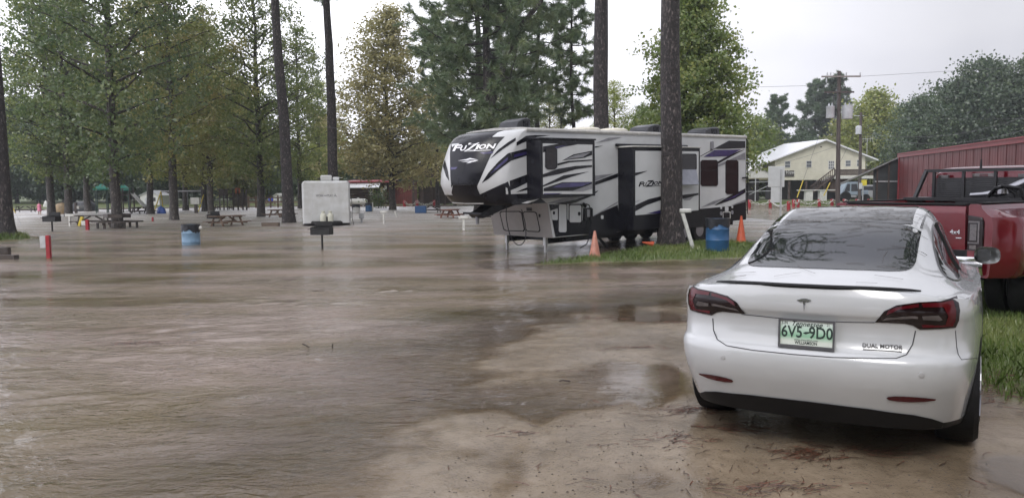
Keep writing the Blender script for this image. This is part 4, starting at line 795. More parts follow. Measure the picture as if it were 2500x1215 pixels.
# ================================================================ FIFTH WHEEL CAMPER
rv_white = mat('camper_white', (.53, .54, .55), .3, 0, .06, 2.0, coat=.2)
rv_black = mat('camper_black', (.009, .009, .013), .25, 0, .3, 3, spec=.28)
rv_navy = mat('camper_navy', (.03, .022, .11), .2, 0, .3, 5, coat=.3)
rv_grey = mat('camper_grey', (.23, .23, .25), .3, .2, .2, 5)
rv_panel = mat('camper_warm_grey', (.27, .255, .25), .35, .2, .08, 3)
rv_rail = mat('camper_roof_rail', (.48, .47, .45), .45, 0, .15, 7)
def make_camper():
    hd, ti = R(41.94), R(1.12); D = 3.025; Lg = 11.15; Wd = 2.6
    u = Vector((math.cos(hd) * math.cos(ti), math.sin(hd) * math.cos(ti), math.sin(ti))); v = Vector((-math.sin(hd), math.cos(hd), 0)); w_ = u.cross(v)
    B = Vector((.416, 21.331, 3.241)) - w_ * D
    MW = Matrix((u, v, w_)).transposed().to_4x4(); MW.translation = B; INV = MW.inverted()
    rv = thing('fifth_wheel_camper', 'long black and white fifth wheel camper with two slide-outs standing in flood water', 'camper trailer'); rv.matrix_world = MW
    Z3 = lambda L: [Vector((1050 + x / 3.375, 280 + y / 3.375)) for x, y in L]
    Z4 = lambda L: [Vector((1400 + x / 3.375, 280 + y / 3.375)) for x, y in L]
    def pcast(t):
        n = -(v); o = MW @ Vector((0, t, 0))
        def c(px, py):
            d = ray(px, py); k = (o - CAMP).dot(v) / d.dot(v); return (CAMP + d * k, n)
        return c
    def loc(p, t): return INV @ pcast(t)(p[0], p[1])[0]
    def locs(zf, xy, t): return loc(zf([xy])[0], t)
    # --- main walls
    b = MB(); pr = [(.98, 0), (Lg, 0), (Lg, 3.02), (0, 3.02), (0, 1.02), (.78, 1.02)]
    b.prism(pr, (0, 0, 0), (1, 0, 0), (0, 0, 1), (0, 1, 0), Wd); wall = b.build('wall', rv_white, rv, 35, .015)
    # --- nose cap
    hs_ = [1.0, 1.02, 1.08, 1.3, 1.6, 1.9, 2.2, 2.5, 2.72, 2.88, 2.98, 3.04, 3.07, 3.085]; s0 = [-.45, -.52, -.58, -.74, -.84, -.78, -.66, -.52, -.40, -.28, -.16, -.04, .06, .12]; bb = [.55, .60, .65, .74, .80, .84, .88, .90, .90, .86, .78, .6, .3, .02]
    P = []
    for h, a, k in zip(hs_, s0, bb):
        row = [Vector((.15, -.004, h)), Vector((a * .35, -.004, h)), Vector((a * .8, -.004, h))]
        for tau in np.linspace(-1, 1, 25): row.append(Vector((a - k * (1 - abs(tau) ** 2.6), 1.3 + tau * 1.304, h)))
        row += [Vector((a * .8, Wd + .004, h)), Vector((a * .35, Wd + .004, h)), Vector((.15, Wd + .004, h))]; P.append(row)
    b = MB(); b.grid(P); n_ = len(P[0]); b.add(P[0], [tuple(range(n_))]); b.add(P[-1], [tuple(range(n_))])
    cap = b.build('nose_cap', rv_white, rv, 50)
    cap.data.materials.append(rv_black)
    for p_ in cap.data.polygons:
        if (p_.center.z > 2.62 and .42 < p_.center.y < 2.18 and p_.center.x < .1) or p_.center.z < 1.29: p_.material_index = 1
    ccast = caster(BVHTree.FromPolygons([MW @ x.co for x in cap.data.vertices], [tuple(p.vertices) for p in cap.data.polygons]))
    cd = lambda name, L, m_, off=.008, st=9: decal(name, Z3(L), ccast, m_, cap, st, off, INV)
    cd('windscreen_panel', [(184, 232), (330, 200), (480, 186), (616, 182), (560, 240), (500, 335), (440, 470), (388, 590), (385, 572), (190, 575), (176, 600), (168, 500), (165, 330), (172, 250)], rv_black)
    cd('lower_panel', [(178, 640), (190, 580), (385, 577), (392, 610), (412, 655), (530, 600), (640, 550), (662, 610), (668, 725), (530, 735), (185, 728)], rv_black, .010)
    cd('stripe', [(495, 365), (560, 290), (640, 230), (705, 190), (705, 215), (600, 285)], rv_black, .010)
    cd('stripe', [(425, 565), (480, 480), (560, 390), (640, 320), (665, 312), (668, 378), (560, 460), (480, 530)], rv_black, .010)
    cd('accent', [(492, 490), (560, 418), (640, 350), (640, 372), (560, 442)], rv_navy, .013)
    cd('stripe', [(108, 425), (124, 372), (150, 470), (158, 545), (132, 505)], rv_black, .010)
    cd('accent', [(410, 312), (520, 305), (515, 320), (440, 326)], rv_navy, .012)
    cd('accent', [(172, 435), (230, 432), (215, 450), (172, 455)], rv_navy, .012)
    sil = mat('silver_vinyl', (.72, .72, .74), .25, .3, .05)
    for L in ([(230, 380), (300, 368), (330, 358), (400, 374), (330, 370), (300, 378)], [(255, 392), (300, 384), (400, 378), (330, 398), (300, 403), (330, 388)]): cd('chevron', L, sil, .012, 8)
    # seam and door lines
    def cline(name, L, r, m_, cst, parent, off=.006, zf=Z3):
        q = densify_open(zf(L), 8); Pp = [INV @ (h[0] + h[1] * off) for h in (cst(p.x, p.y) for p in q) if h]; return MB().tube(Pp, r, 5).build(name, m_, parent)
    cline('cap_trim', [(190, 574), (290, 572), (385, 574)], .014, rv_black, ccast, cap, .016)
    cline('cap_trim', [(188, 722), (300, 728), (440, 728)], .02, rv_rail, ccast, cap, .012)
    # lettering on nose and slide: traced box, laid on the surface
    def word(zf, box, cst, m_, parent, off, name='lettering'):
        (x0, y0), (x1, y1), (x2, y2) = box      # bottom-left, bottom-right, top-left
        for txt, fx, fw_, fy, fh in (('F', 0, .16, 0, 1), ('U', .165, .13, 0, .82), ('Z', .285, .28, -.12, 1.30), ('I', .535, .06, .12, .78), ('O', .60, .17, .12, .78), ('N', .785, .20, .12, .78)):
            me = text_mesh(txt, 1.0, 0, 0, .03, res=2); co = np.array([q.co for q in me.vertices]); mn, mxx = co.min(0), co.max(0)
            nx = (co[:, 0] - mn[0]) / (mxx[0] - mn[0]); ny = (co[:, 1] - mn[1]) / (mxx[1] - mn[1])
            a = fx + nx * fw_; c_ = fy + ny * fh; last_ = (MW @ Vector((-1, 1, 2)), Vector((0, -1, 0)))
            for q, aa, bb_ in zip(me.vertices, a, c_):
                X = x0 + (x1 - x0) * aa + (x2 - x0) * bb_; Y = y0 + (y1 - y0) * aa + (y2 - y0) * bb_; pp = zf([(X, Y)])[0]; h = cst(pp.x, pp.y) or last_; last_ = h; q.co = INV @ (h[0] + h[1] * off)
            obj(name, me, m_, parent)
        x = [(x0 + (x1 - x0) * a + (x2 - x0) * bb_, y0 + (y1 - y0) * a + (y2 - y0) * bb_) for a, bb_ in ((.30, -.14), (.92, -.14), (.93, -.05), (.45, -.03))]
        decal('underline', zf(x), cst, m_, parent, 8, off, INV)
    word(Z3, ((186, 303), (528, 287), (212, 250)), ccast, mat('white_vinyl', (.78, .78, .8), .3), cap, .014)
    # --- side graphics on the wall plane
    c0 = pcast(-.004); sd = lambda name, L, m_, zf=Z3, off=.0, par=None: decal(name, zf(L), c0, m_, par or wall, 400, off + .002, INV, False)
    sd('stripe', [(790, 175), (860, 168), (990, 170), (880, 185), (760, 235), (712, 258), (712, 228)], rv_black)
    sd('stripe', [(668, 312), (800, 277), (800, 337), (668, 380)], rv_black); sd('accent', [(690, 330), (798, 303), (798, 325), (690, 352)], rv_navy, off=.003)
    sd('stripe', [(655, 545), (800, 492), (800, 560), (720, 600), (660, 625)], rv_black)
    sd('stripe', [(664, 655), (800, 655), (905, 680), (960, 728), (668, 735)], rv_black); sd('stripe', [(705, 640), (750, 618), (800, 598), (800, 620)], rv_black)
    sd('stripe', [(750, 730), (800, 712), (900, 692), (850, 715), (800, 730)], sil, off=.004)
    sd('stripe', [(965, 728), (1090, 690), (1280, 642), (1357, 640), (1200, 705), (1120, 732)], rv_grey)
    sd('stripe', [(1020, 734), (1200, 700), (1385, 628), (1330, 670), (1200, 722), (1130, 740)], rv_black, off=.004)
    # black skirt
    sd('skirt', [(980, 738), (1132, 742), (1132, 865), (1255, 895), (1262, 768), (1333, 765), (1336, 842), (1519, 765), (1519 + 20, 985), (1240, 985), (1032, 1006)], rv_black)
    sd('skirt', [(128, 850), (150, 842), (235, 800), (365, 742), (370, 815), (500, 830), (1045, 775), (1300, 752), (1416, 716), (1416, 864), (1045, 905), (500, 952), (0, 990), (0, 900)], rv_black, Z4, .004)
    for L, mm_ in (([(178, 235), (290, 190), (400, 186), (300, 212)], rv_grey), ([(175, 262), (245, 255), (175, 274)], rv_black), ([(55, 523), (180, 502), (330, 486), (180, 545)], rv_grey), ([(178, 552), (365, 482), (365, 515), (178, 580)], rv_black), ([(155, 838), (365, 714), (365, 723), (200, 820)], rv_grey), ([(178, 634), (210, 622), (178, 642)], rv_black),
                   ([(1045, 340), (1280, 214), (1415, 218), (1415, 275), (1240, 282), (1165, 282), (1045, 345)], rv_black), ([(1070, 348), (1160, 292), (1380, 287), (1270, 343)], rv_navy), ([(1190, 385), (1300, 325), (1415, 284), (1300, 345), (1190, 405)], rv_black), ([(1190, 412), (1300, 365), (1415, 310), (1415, 368), (1340, 375), (1190, 430)], rv_grey),
                   ([(1050, 764), (1150, 712), (1260, 680), (1160, 735)], rv_grey), ([(1160, 745), (1280, 672), (1415, 607), (1415, 642), (1330, 692), (1180, 744)], rv_black), ([(1230, 715), (1330, 665), (1410, 625), (1330, 680)], rv_navy), ([(1290, 750), (1415, 700), (1415, 720)], rv_grey)):
        sd('stripe' if mm_ != rv_navy else 'accent', L, mm_, Z4, .007 if mm_ == rv_navy else .004)
    def rrect(x0, y0, x1, y1, r=14): return [(x0 + r, y0), (x1 - r, y0), (x1, y0 + r), (x1, y1 - r), (x1 - r, y1), (x0 + r, y1), (x0, y1 - r), (x0, y0 + r)]
    def slab(name, zf, L, t0, th, m_, par, bev=0.0):
        Q = [loc(p, t0) for p in zf(L)]; b = MB(); b.prism([(q.x, q.z) for q in Q], (0, t0, 0), (1, 0, 0), (0, 0, 1), (0, -1, 0), th); return b.build(name, m_, par, 35, bev)
    winm = mat('camper_tinted_glass', (.016, .012, .013), .08, 0, .25, 1.2, spec=.35)
    for L in (rrect(1046, 373, 1188, 588), rrect(1252, 373, 1356, 655)):
        wn = slab('window', Z4, L, 0, .022, rv_black, wall); x0 = min(p[0] for p in L); x1 = max(p[0] for p in L); y0 = min(p[1] for p in L); y1 = max(p[1] for p in L)
        slab('pane', Z4, rrect(x0 + 5, y0 + 5, x1 - 5, (y0 * .6 + y1 * .4) - 2, 8), -.022, .004, winm, wn); slab('pane', Z4, rrect(x0 + 5, (y0 * .6 + y1 * .4) + 2, x1 - 5, y1 - 5, 8), -.022, .004, winm, wn)
    slab('vent', Z4, rrect(1126, 220, 1144, 290, 5), 0, .07, rv_grey, wall, .01)
    slab('access_hatch', Z4, rrect(1230, 798, 1293, 855, 3), -.012, .012, rv_rail, wall); slab('hatch_face', Z4, rrect(1236, 805, 1287, 849, 3), -.024, .006, rv_black, wall)
    slab('sticker', Z4, rrect(1248, 757, 1277, 795, 3), -.012, .004, rv_white, wall)
    for (x, y) in ((1216, 812), (1308, 804)):
        q = locs(Z4, (x, y), -.01); MB().lathe([(.075, 0), (.075, .012), (.06, .014), (.055, .006), (0, .006)], q, 18, (0, -1, 0)).build('round_vent', rv_grey, wall)
    for (x, y) in ((1216, 768), (1307, 760)): slab('side_lamp', Z4, rrect(x - 5, y - 9, x + 5, y + 9, 2), -.012, .02, rv_white, wall)
    # storage doors on the lower front side
    for L, mm_ in (([(992, 790), (1045, 772), (1050, 778), (1050, 862), (1044, 868), (1006, 866)], rv_white), (rrect(1060, 740, 1122, 968, 9), rv_white), ([(1130, 735), (1138, 735), (1138, 858), (1130, 858)], rv_white), (rrect(1142, 735, 1250, 893, 9), rv_black)):
        dd = slab('storage_door', Z3, L, -.012, .012, mm_, wall)
        if mm_ is rv_black: slab('door_panel', Z3, rrect(1148, 745, 1243, 886, 8), -.024, .012, rv_white, dd); slab('latch', Z3, rrect(1218, 800, 1238, 830, 5), -.036, .012, rv_black, dd)
        elif L[0][0] == 992: slab('latch', Z3, rrect(1012, 795, 1028, 822, 5), -.024, .008, rv_black, dd)
    slab('power_inlet', Z3, rrect(1262, 768, 1333, 872, 8), -.012, .05, rv_black, wall, .01); slab('meter', Z3, rrect(1292, 778, 1318, 842, 3), -.064, .01, rv_grey, wall)
    q0 = locs(Z3, (1280, 740), -.06); MB().lathe([(.05, 0), (.06, .06), (.03, .14), (0, .16)], q0 + Vector((0, 0, -.06)), 12, (-.6, 0, .7)).build('plug', rv_black, wall)
    slab('outlet', Z3, rrect(1407, 828, 1427, 858, 3), -.012, .01, rv_white, wall)
    pc = [locs(Z3, p, t) for p, t in (((1285, 735), -.08), ((1310, 745), -.10), ((1328, 790), -.09), ((1326, 900), -.10), ((1312, 1010), -.16), ((1290, 1065), -.25), ((1240, 1095), -.3))]; MB().tube(pc, .018, 6).build('power_cord', rv_black, wall)
    # --- slide-outs
    def slide(zf, TLp, TRp, bot, dpt, mat_side, inner):
        a = loc(zf([TLp])[0], -dpt); c_ = loc(zf([TRp])[0], -dpt); e = loc(zf([bot])[0], -dpt)
        sl_ = MB(); sl_.bbox((a.x, -dpt, e.z), (c_.x, .0, a.z)); s_ = sl_.build('slide_out', rv_black, rv, 35, .01)
        f = slab('slide_panel', zf, inner, -dpt, .012, rv_white, s_); return s_, a, c_, e
    s1, a1, c1, e1 = slide(Z3, (905, 203), (1357, 213), (905, 690), .55, rv_black, [(928, 237), (1335, 248), (1335, 652), (931, 655)])
    cs = pcast(-.566); s1d = lambda name, L, m_, off=.002: decal(name, Z3(L), cs, m_, s1, 400, off, INV, False)
    for k, (L, mm_) in enumerate((([(930, 262), (1060, 240), (1225, 243), (1100, 265), (930, 312)], rv_black), ([(960, 285), (1050, 262), (1130, 250), (1050, 275)], rv_navy), ([(1088, 378), (1180, 328), (1335, 297), (1335, 332), (1270, 356), (1180, 366)], rv_black), ([(1110, 371), (1190, 335), (1325, 308), (1260, 350), (1180, 360)], rv_grey),
                     ([(1050, 402), (1140, 380), (1335, 369), (1335, 379), (1150, 393), (1050, 420)], rv_black), ([(930, 490), (1060, 445), (1200, 422), (1335, 415), (1335, 431), (1200, 450), (1060, 490), (930, 516)], rv_black), ([(930, 582), (1100, 500), (1310, 468), (1180, 507), (1060, 547), (930, 594)], rv_black),
                     ([(935, 606), (1090, 556), (1335, 553), (1335, 568), (1180, 628), (935, 630)], rv_black), ([(1000, 600), (1095, 562), (1335, 557), (1250, 590), (1100, 600)], rv_navy), ([(1165, 630), (1335, 570), (1335, 610), (1260, 630)], rv_grey), ([(935, 648), (1090, 646), (1060, 654), (935, 656)], rv_navy))):
        s1d('stripe' if mm_ != rv_navy else 'accent', L, mm_, .002 + .003 * (mm_ is rv_navy or mm_ is rv_grey))
    wn = slab('window', Z3, rrect(948, 270, 1044, 450, 18), -.566, .02, rv_black, s1); slab('pane', Z3, rrect(955, 277, 1037, 443, 14), -.586, .004, winm, wn)
    s2, a2, c2, e2 = slide(Z4, (490, 268), (1043, 276), (490, 952), .6, rv_black, [(510, 298), (1029, 303), (1029, 787), (510, 828)])
    cs2 = pcast(-.616); s2d = lambda name, L, m_, off=.002: decal(name, Z4(L), cs2, m_, s2, 400, off, INV, False)
    for L, mm_ in (([(510, 478), (610, 463), (510, 503)], rv_black), ([(510, 716), (560, 697), (510, 724)], rv_grey), ([(510, 745), (620, 695), (715, 673), (900, 660), (1029, 645), (1029, 660), (920, 690), (715, 705), (600, 745), (510, 795)], rv_black), ([(900, 692), (1005, 660), (960, 702), (915, 706)], rv_grey), ([(600, 815), (715, 785), (900, 775), (715, 812)], rv_navy)): s2d('stripe', L, mm_)
    word(Z4, ((535, 592), (735, 580), (549, 553)), cs2, rv_black, s2, .004)
    wn = slab('window', Z4, rrect(850, 322, 1012, 456, 10), -.616, .02, rv_black, s2); slab('pane', Z4, rrect(857, 329, 1005, 450, 8), -.636, .004, winm, wn)
    A = [locs(Z4, p, -.64) for p in ((850, 456), (1008, 458))]; Bq = [locs(Z4, p, -.86) for p in ((1028, 578), (850, 584))]
    bq = MB(); Q = A + Bq; bq.add(Q + [q + Vector((0, -.03, .02)) for q in Q], [(0, 1, 2, 3), (7, 6, 5, 4), (0, 4, 5, 1), (1, 5, 6, 2), (2, 6, 7, 3), (3, 7, 4, 0)]); bq.build('hinged_flap', mat('flap_grey', (.22, .23, .27), .35), s2)
    for a_, c_, e_, dp_ in ((a1, c1, e1, .55), (a2, c2, e2, .6)):
        b = MB(); b.bbox((a_.x - .03, -dp_ - .03, a_.z + .004), (c_.x + .03, .0, a_.z + .05)); b.build('slide_topper', rv_rail if dp_ > .56 else rv_black, s2 if dp_ > .56 else s1, 35, .01)
    # awning rail over the rear slide
    b = MB(); p0 = locs(Z4, (352, 250), -.06); p1 = locs(Z4, (935, 262), -.06); b.tube([p0, p1], .045, 8); b.build('awning_roll', rv_black, rv)
    # --- roof
    b = MB(); P = []
    for x in (-.02, .5, 3, 6, 9, Lg): P.append([Vector((x, -.03, 3.0)), Vector((x, -.045, 3.05)), Vector((x, -.02, 3.10)), Vector((x, .25, 3.13)), Vector((x, 1.3, 3.17)), Vector((x, Wd - .25, 3.13)), Vector((x, Wd + .02, 3.1)), Vector((x, Wd + .03, 3.0))])
    b.grid(P); b.add(P[-1], [tuple(range(8))]); b.add(P[0], [tuple(range(8))]); b.build('roof', rv_rail, rv, 40)
    for (xa, xb, yt, yb) in ((1223, 1295, 291, 316), (1552, 1613, 307, 330), (1697, 1756, 313, 334)):
        qa = loc((xa, yb), .9); qb = loc((xb, yb), .9); qa.x += .62; Lh = qb.x - qa.x; z0 = 3.12; b = MB(); hh = .34
        P = []
        for y in (.9, .95, 1.3, 1.65, 1.7):
            k = .03 if y in (.9, 1.7) else 0; pf = [(0, 0), (.0, hh * .42), (Lh * .10, hh * .72), (Lh * .35, hh * .88), (Lh * .62, hh), (Lh * .92, hh), (Lh, hh * .9), (Lh, 0)]
            P.append([Vector((qa.x + x, y, z0 + max(0, zz - k))) for x, zz in pf])
        b.grid(P); b.add(P[0], [tuple(range(8))]); b.add(P[-1], [tuple(range(8))]); ac = b.build('air_conditioner', mat('ac_black', (.022, .023, .028), .35, 0, .3, 6), rv, 30, .02)
        for kk in range(3): MB().bbox((qa.x + Lh * (.45 + .15 * kk), .885, z0 + .08), (qa.x + Lh * (.54 + .15 * kk), .897, z0 + hh * .75)).build('grille', rv_black, ac)
    for (xa, xb) in ((1405, 1449), (1474, 1516)):
        qa = loc((xa, 322), 1.1); qb = loc((xb, 322), 1.1); b = MB(); b.lathe([(.5, 0), (.5, .06), (.42, .11), (.2, .14), (0, .15)], ((qa.x + qb.x) / 2, 1.1, 3.14), 20); b.build('roof_vent', mat('vent_cream', (.6, .57, .48), .4), rv)
    MB().tube([(2.9, 1.5, 3.1), (2.9, 1.5, 3.6)], .02, 6).build('roof_aerial', rv_black, rv)
    # --- lower front wall with two hatches
    b = MB(); b.add([Vector(p) for p in ((.76, .02, 1.02), (.955, .02, .0), (.955, Wd - .02, .0), (.76, Wd - .02, 1.02), (.80, .02, 1.02), (.995, .02, 0), (.995, Wd - .02, 0), (.80, Wd - .02, 1.02))], [(0, 1, 2, 3), (7, 6, 5, 4), (0, 4, 5, 1), (1, 5, 6, 2), (2, 6, 7, 3), (3, 7, 4, 0)]); fwl = b.build('front_wall', rv_panel, rv)
    fN = -(Vector((.76, 0, 1.02)) - Vector((.955, 0, 0))).cross(Vector((0, 1, 0))).normalized(); fN = fN if fN.x < 0 else -fN
    fo = MW @ Vector((.955, 0, 0)); fnw = MW.to_3x3() @ fN
    def fcast(px, py):
        d = ray(px, py); k = (fo - CAMP).dot(fnw) / d.dot(fnw); return (CAMP + d * k, fnw)
    for L in ([(585, 793), (740, 793), (760, 803), (784, 948), (774, 962), (625, 957), (605, 945), (572, 806)], [(775, 795), (862, 798), (880, 808), (910, 952), (900, 966), (805, 962), (793, 950), (765, 808)]):
        hx = decal('hatch', Z3(L), fcast, rv_black, fwl, 400, .006, INV, False); m_ = Vector((sum(p[0] for p in L) / len(L), sum(p[1] for p in L) / len(L))); decal('hatch_panel', Z3([tuple(m_ + (Vector(p) - m_) * .91) for p in L]), fcast, rv_panel, hx, 400, .012, INV, False)
    decal('latch', Z3([(795, 765), (838, 765), (840, 792), (797, 792)]), fcast, rv_black, fwl, 400, .012, INV, False); decal('latch', Z3([(896, 818), (910, 818), (912, 843), (898, 843)]), fcast, rv_black, fwl, 400, .012, INV, False)
    # --- hitch
    b = MB(); b.prism([(-.9, .75), (-.75, .62), (-.55, .66), (-.1, .80), (.6, .98), (.6, 1.04), (-.35, 1.02), (-.6, .86)], (0, 1.05, 0), (1, 0, 0), (0, 0, 1), (0, 1, 0), .5); hb_ = b.build('hitch', rv_black, rv, 35, .015)
    b = MB(); b.tube([(-.75, 1.3, .70), (-.75, 1.3, .46)], [.06, .05], 10); b.build('king_pin', rv_grey, hb_)
    b = MB(); b.prism([(-.95, .74), (-.5, .70), (-.5, .76), (-.95, .80)], (0, .9, 0), (1, 0, 0), (0, 0, 1), (0, 1, 0), .8); b.build('hitch_plate', rv_black, hb_)
    lp = [(-.35, .5, .95), (-.40, .45, .6), (-.30, .4, .1), (-.05, .35, -.15), (.20, .35, .0), (.25, .38, .4), (.15, .42, .85)]; MB().tube([Vector(p) for p in catmull(np.array(lp), np.linspace(0, 6, 30))], .014, 6).build('umbilical_cable', rv_black, hb_)
    # --- legs, frame, wheels
    steel = mat('galvanised_leg', (.42, .42, .42), .4, .6, .15)
    for y in (.46, 2.15): b = MB(); b.bbox((1.06, y - .05, -.25), (1.16, y + .05, .25)); l_ = b.build('landing_leg', steel, rv); MB().bbox((1.08, y - .03, -.85), (1.14, y + .03, -.252)).build('inner_tube', steel, l_)
    for y in (.5, 2.1): MB().bbox((1.2, y - .06, -.2), (11.0, y + .06, -.01)).build('chassis_rail', rv_black, rv)
    MB().bbox((1.6, .1, -.16), (5.2, 2.5, -.003)).build('underbelly', rv_black, rv)
    for s in (3.1, 9.3): b = MB(); b.bar((s, .25, -.05), (s + .5, .25, -.5), .06, .06); b.build('stabiliser', rv_black, rv)
    for k, s in enumerate((6.5, 7.4, 8.3)):
        for y in (.17, 2.43):
            wh = thing_part('wheel', rv, (s, y, -.22), (0, 0, 0)); sg = -1 if y < 1 else 1
            MB().lathe([(.22, -.1), (.35, -.11), (.39, -.07), (.395, 0), (.39, .07), (.35, .11), (.22, .1)], (0, 0, 0), 28, (0, sg, 0)).build('tyre', rubber, wh); MB().lathe([(.02, .10), (.06, .10), (.08, .05), (.19, .07), (.225, .105)], (0, 0, 0), 20, (0, sg, 0)).build('rim', alloy, wh)
    MB().bbox((6.0, -.01, -.12), (8.9, .28, .0)).build('fender', rv_black, rv, 35, .02)
    slab('mud_flap', Z4, [(1028, 938), (1088, 930), (1088, 1030), (1028, 1035)], .1, .03, rv_black, rv)
    # --- rear ladder
    lx = Lg + .02; b = MB()
    ld = thing_part('ladder', rv, (0, 0, 0), (0, 0, 0))
    for y in (.02, .42): MB().tube([(lx + .02, y, 2.98), (lx + .14, y, 2.9), (lx + .14, y, .2)], .016, 6).build('rail', rv_black, ld)
    for z in np.arange(.35, 2.9, .29): MB().tube([(lx + .14, .02, z), (lx + .14, .42, z)], .013, 6).build('rung', rv_black, ld)
    MB().bbox((Lg, -.003, .0), (Lg + .03, Wd + .003, 3.0)).build('rear_wall', rv_black, rv)
    MB().tube([(Lg - .3, -.05, 1.55), (Lg - .05, -.07, 1.56)], .03, 8).build('door_catch', rv_black, rv)
    return rv
def densify_open(poly, step):
    o = []
    for i in range(len(poly) - 1):
        a = Vector(poly[i]); b = Vector(poly[i + 1]); n = max(1, int((b - a).length / step)); o += [a.lerp(b, k / n) for k in range(n)]
    return o + [Vector(poly[-1])]
camper = make_camper()
# ================================================================ CARGO TRAILER AND CAMP THINGS
trailer_white = mat('trailer_white', (.48, .49, .49), .35, 0, .10, 2.5, col2=(.40, .40, .385))
wood_m = mat('weathered_wood', (.16, .105, .07), .6, 0, .35, 9, bump=.4, stretch=(1, 6, 6))
wood_d = mat('dark_wet_wood', (.055, .042, .035), .5, 0, .35, 9, bump=.4)
white_pvc = mat('white_painted_wood', (.52, .52, .49), .5, 0, .15, 8)
blue_m = mat('blue_drum', (.02, .085, .20), .4, 0, .15, 6); ltblue_m = mat('pale_blue_drum', (.15, .25, .36), .45, 0, .15, 6)
liner = mat('black_bin_liner', (.015, .017, .022), .28, 0, .4, 14, bump=.8, bs=18)
orange_m = mat('cone_orange', (.45, .075, .025), .5, 0, .2, 8); redpost = mat('red_post_paint', (.30, .014, .022), .5, 0, .2, 8); yellow_m = mat('yellow_guard', (.55, .42, .05), .5)
grey_m = mat('grey_enamel', (.42, .43, .44), .45, 0, .15, 6); black_iron = mat('black_iron', (.02, .02, .02), .55, .3, .3, 14)
def gpos(px, py, z=WL): return G(px, py, z)
def make_cargo():
    a = gpos(741, 551); b_ = gpos(852, 551); Y = a.y; Wd = (b_ - a).x
    t = thing('cargo_trailer', 'white enclosed cargo trailer with twin gas bottles standing in the water', 'trailer', (a.x + Wd / 2, Y, WL), R(14))
    h = Wd / 2; zt = 2.32; zb = .10; bm = MB()
    P = []
    for y, k in ((0, .10), (.06, .03), (.2, .0), (5.0, 0)):
        P.append([Vector((x, y, z)) for x, z in ((-h + k, zb), (-h + k, zt - .16), (-h + k + .05, zt - .05), (-h + .16 + k, zt - k), (h - .16 - k, zt - k), (h - k - .05, zt - .05), (h - k, zt - .16), (h - k, zb))])
    bm.grid(P); bm.add(P[0], [tuple(range(8))]); bm.add(P[-1], [tuple(range(8))]); bm.build('body', trailer_white, t, 40)
    MB().bbox((-h + .06, -.012, .09), (h - .06, 3, .13)).build('bottom_rail', black_iron, t)
    for x in (-h + .52, h - .52): MB().bbox((x - .006, -.006, .16), (x + .006, .01, 2.12)).build('seam', grey_m, t)
    MB().bbox((-h - .004, .03, .30), (h + .004, .032, .31)).build('seam', grey_m, t)
    for k, s in enumerate(('WORK', 'AND', 'PLAY')): lettering('lettering', s, (.17, .09, .17)[k], Matrix.Translation(((-.32, -.03, .20)[k], -.008, 1.55)) @ Matrix.Rotation(PI / 2, 4, 'X'), mat('grey_print', (.07, .07, .08), .5), t, .72)
    MB().add([(.36, -.008, 1.48), (.47, -.008, 1.56), (.45, -.008, 1.68), (.44, -.008, 1.57)], [(0, 1, 2, 3)]).build('emblem', mat('grey_print', (.07, .07, .08), .5), t); MB().add([(.45, -.008, 1.56), (.54, -.008, 1.48), (.55, -.008, 1.49), (.47, -.008, 1.58)], [(0, 1, 2, 3)]).build('emblem', MATS['grey_print'], t)
    b = MB(); b.bbox((-.26, .6, zt), (.32, 1.4, zt + .30)); b.build('air_conditioner', trailer_white, t, 35, .05); b = MB(); b.bbox((.36, .7, zt), (.70, 1.3, zt + .2)); b.build('roof_vent', trailer_white, t, 35, .04); MB().bar((.7, 1.0, zt + .17), (.88, 1.0, zt + .17), .1, .02).build('vent_lid', trailer_white, t)
    b = MB(); b.bar((-.75, -.02, .16), (.0, -1.2, .16), .10, .10); b.bar((.75, -.02, .16), (.0, -1.2, .16), .10, .10); b.bbox((-.6, -.5, .12), (.6, -.38, .21)); b.build('drawbar', black_iron, t)
    b = MB(); b.bbox((-.75, -.12, .12), (.72, -.02, .24)); b.build('front_beam', black_iron, t)
    b = MB(); b.tube([(0, -1.0, -.3), (0, -1.0, .5)], .04, 8); b.build('jack', black_iron, t)
    for x in (-.18, .18):
        MB().lathe([(.13, 0), (.155, .03), (.16, .30), (.14, .40), (.08, .44), (.08, .50), (.10, .52), (.10, .56), (0, .56)], (x, -.5, .21), 16).build('gas_bottle', mat('cream_bottle', (.50, .50, .42), .4, 0, .1), t)
    for s in (-1, 1):
        for y in (2.3, 3.1):
            wh = thing_part('wheel', t, (s * (h - .05), y, .05), (0, 0, 0)); MB().lathe([(.18, -.09), (.30, -.1), (.33, 0), (.30, .1), (.18, .09)], (0, 0, 0), 20, (s, 0, 0)).build('tyre', rubber, wh); MB().lathe([(.02, .05), (.15, .06), (.19, .09)], (0, 0, 0), 16, (s, 0, 0)).build('rim', alloy, wh)
    MB().bbox((h - .02, .5, .35), (h + .05, .7, .7)).build('side_box', trailer_white, t); MB().tube([(h + .04, .4, 1.9), (h + .10, .3, 1.0), (h + .09, .3, .35), (h + .18, .2, -.1)], .015, 5).build('power_cord', black_iron, t)
    return t
make_cargo()
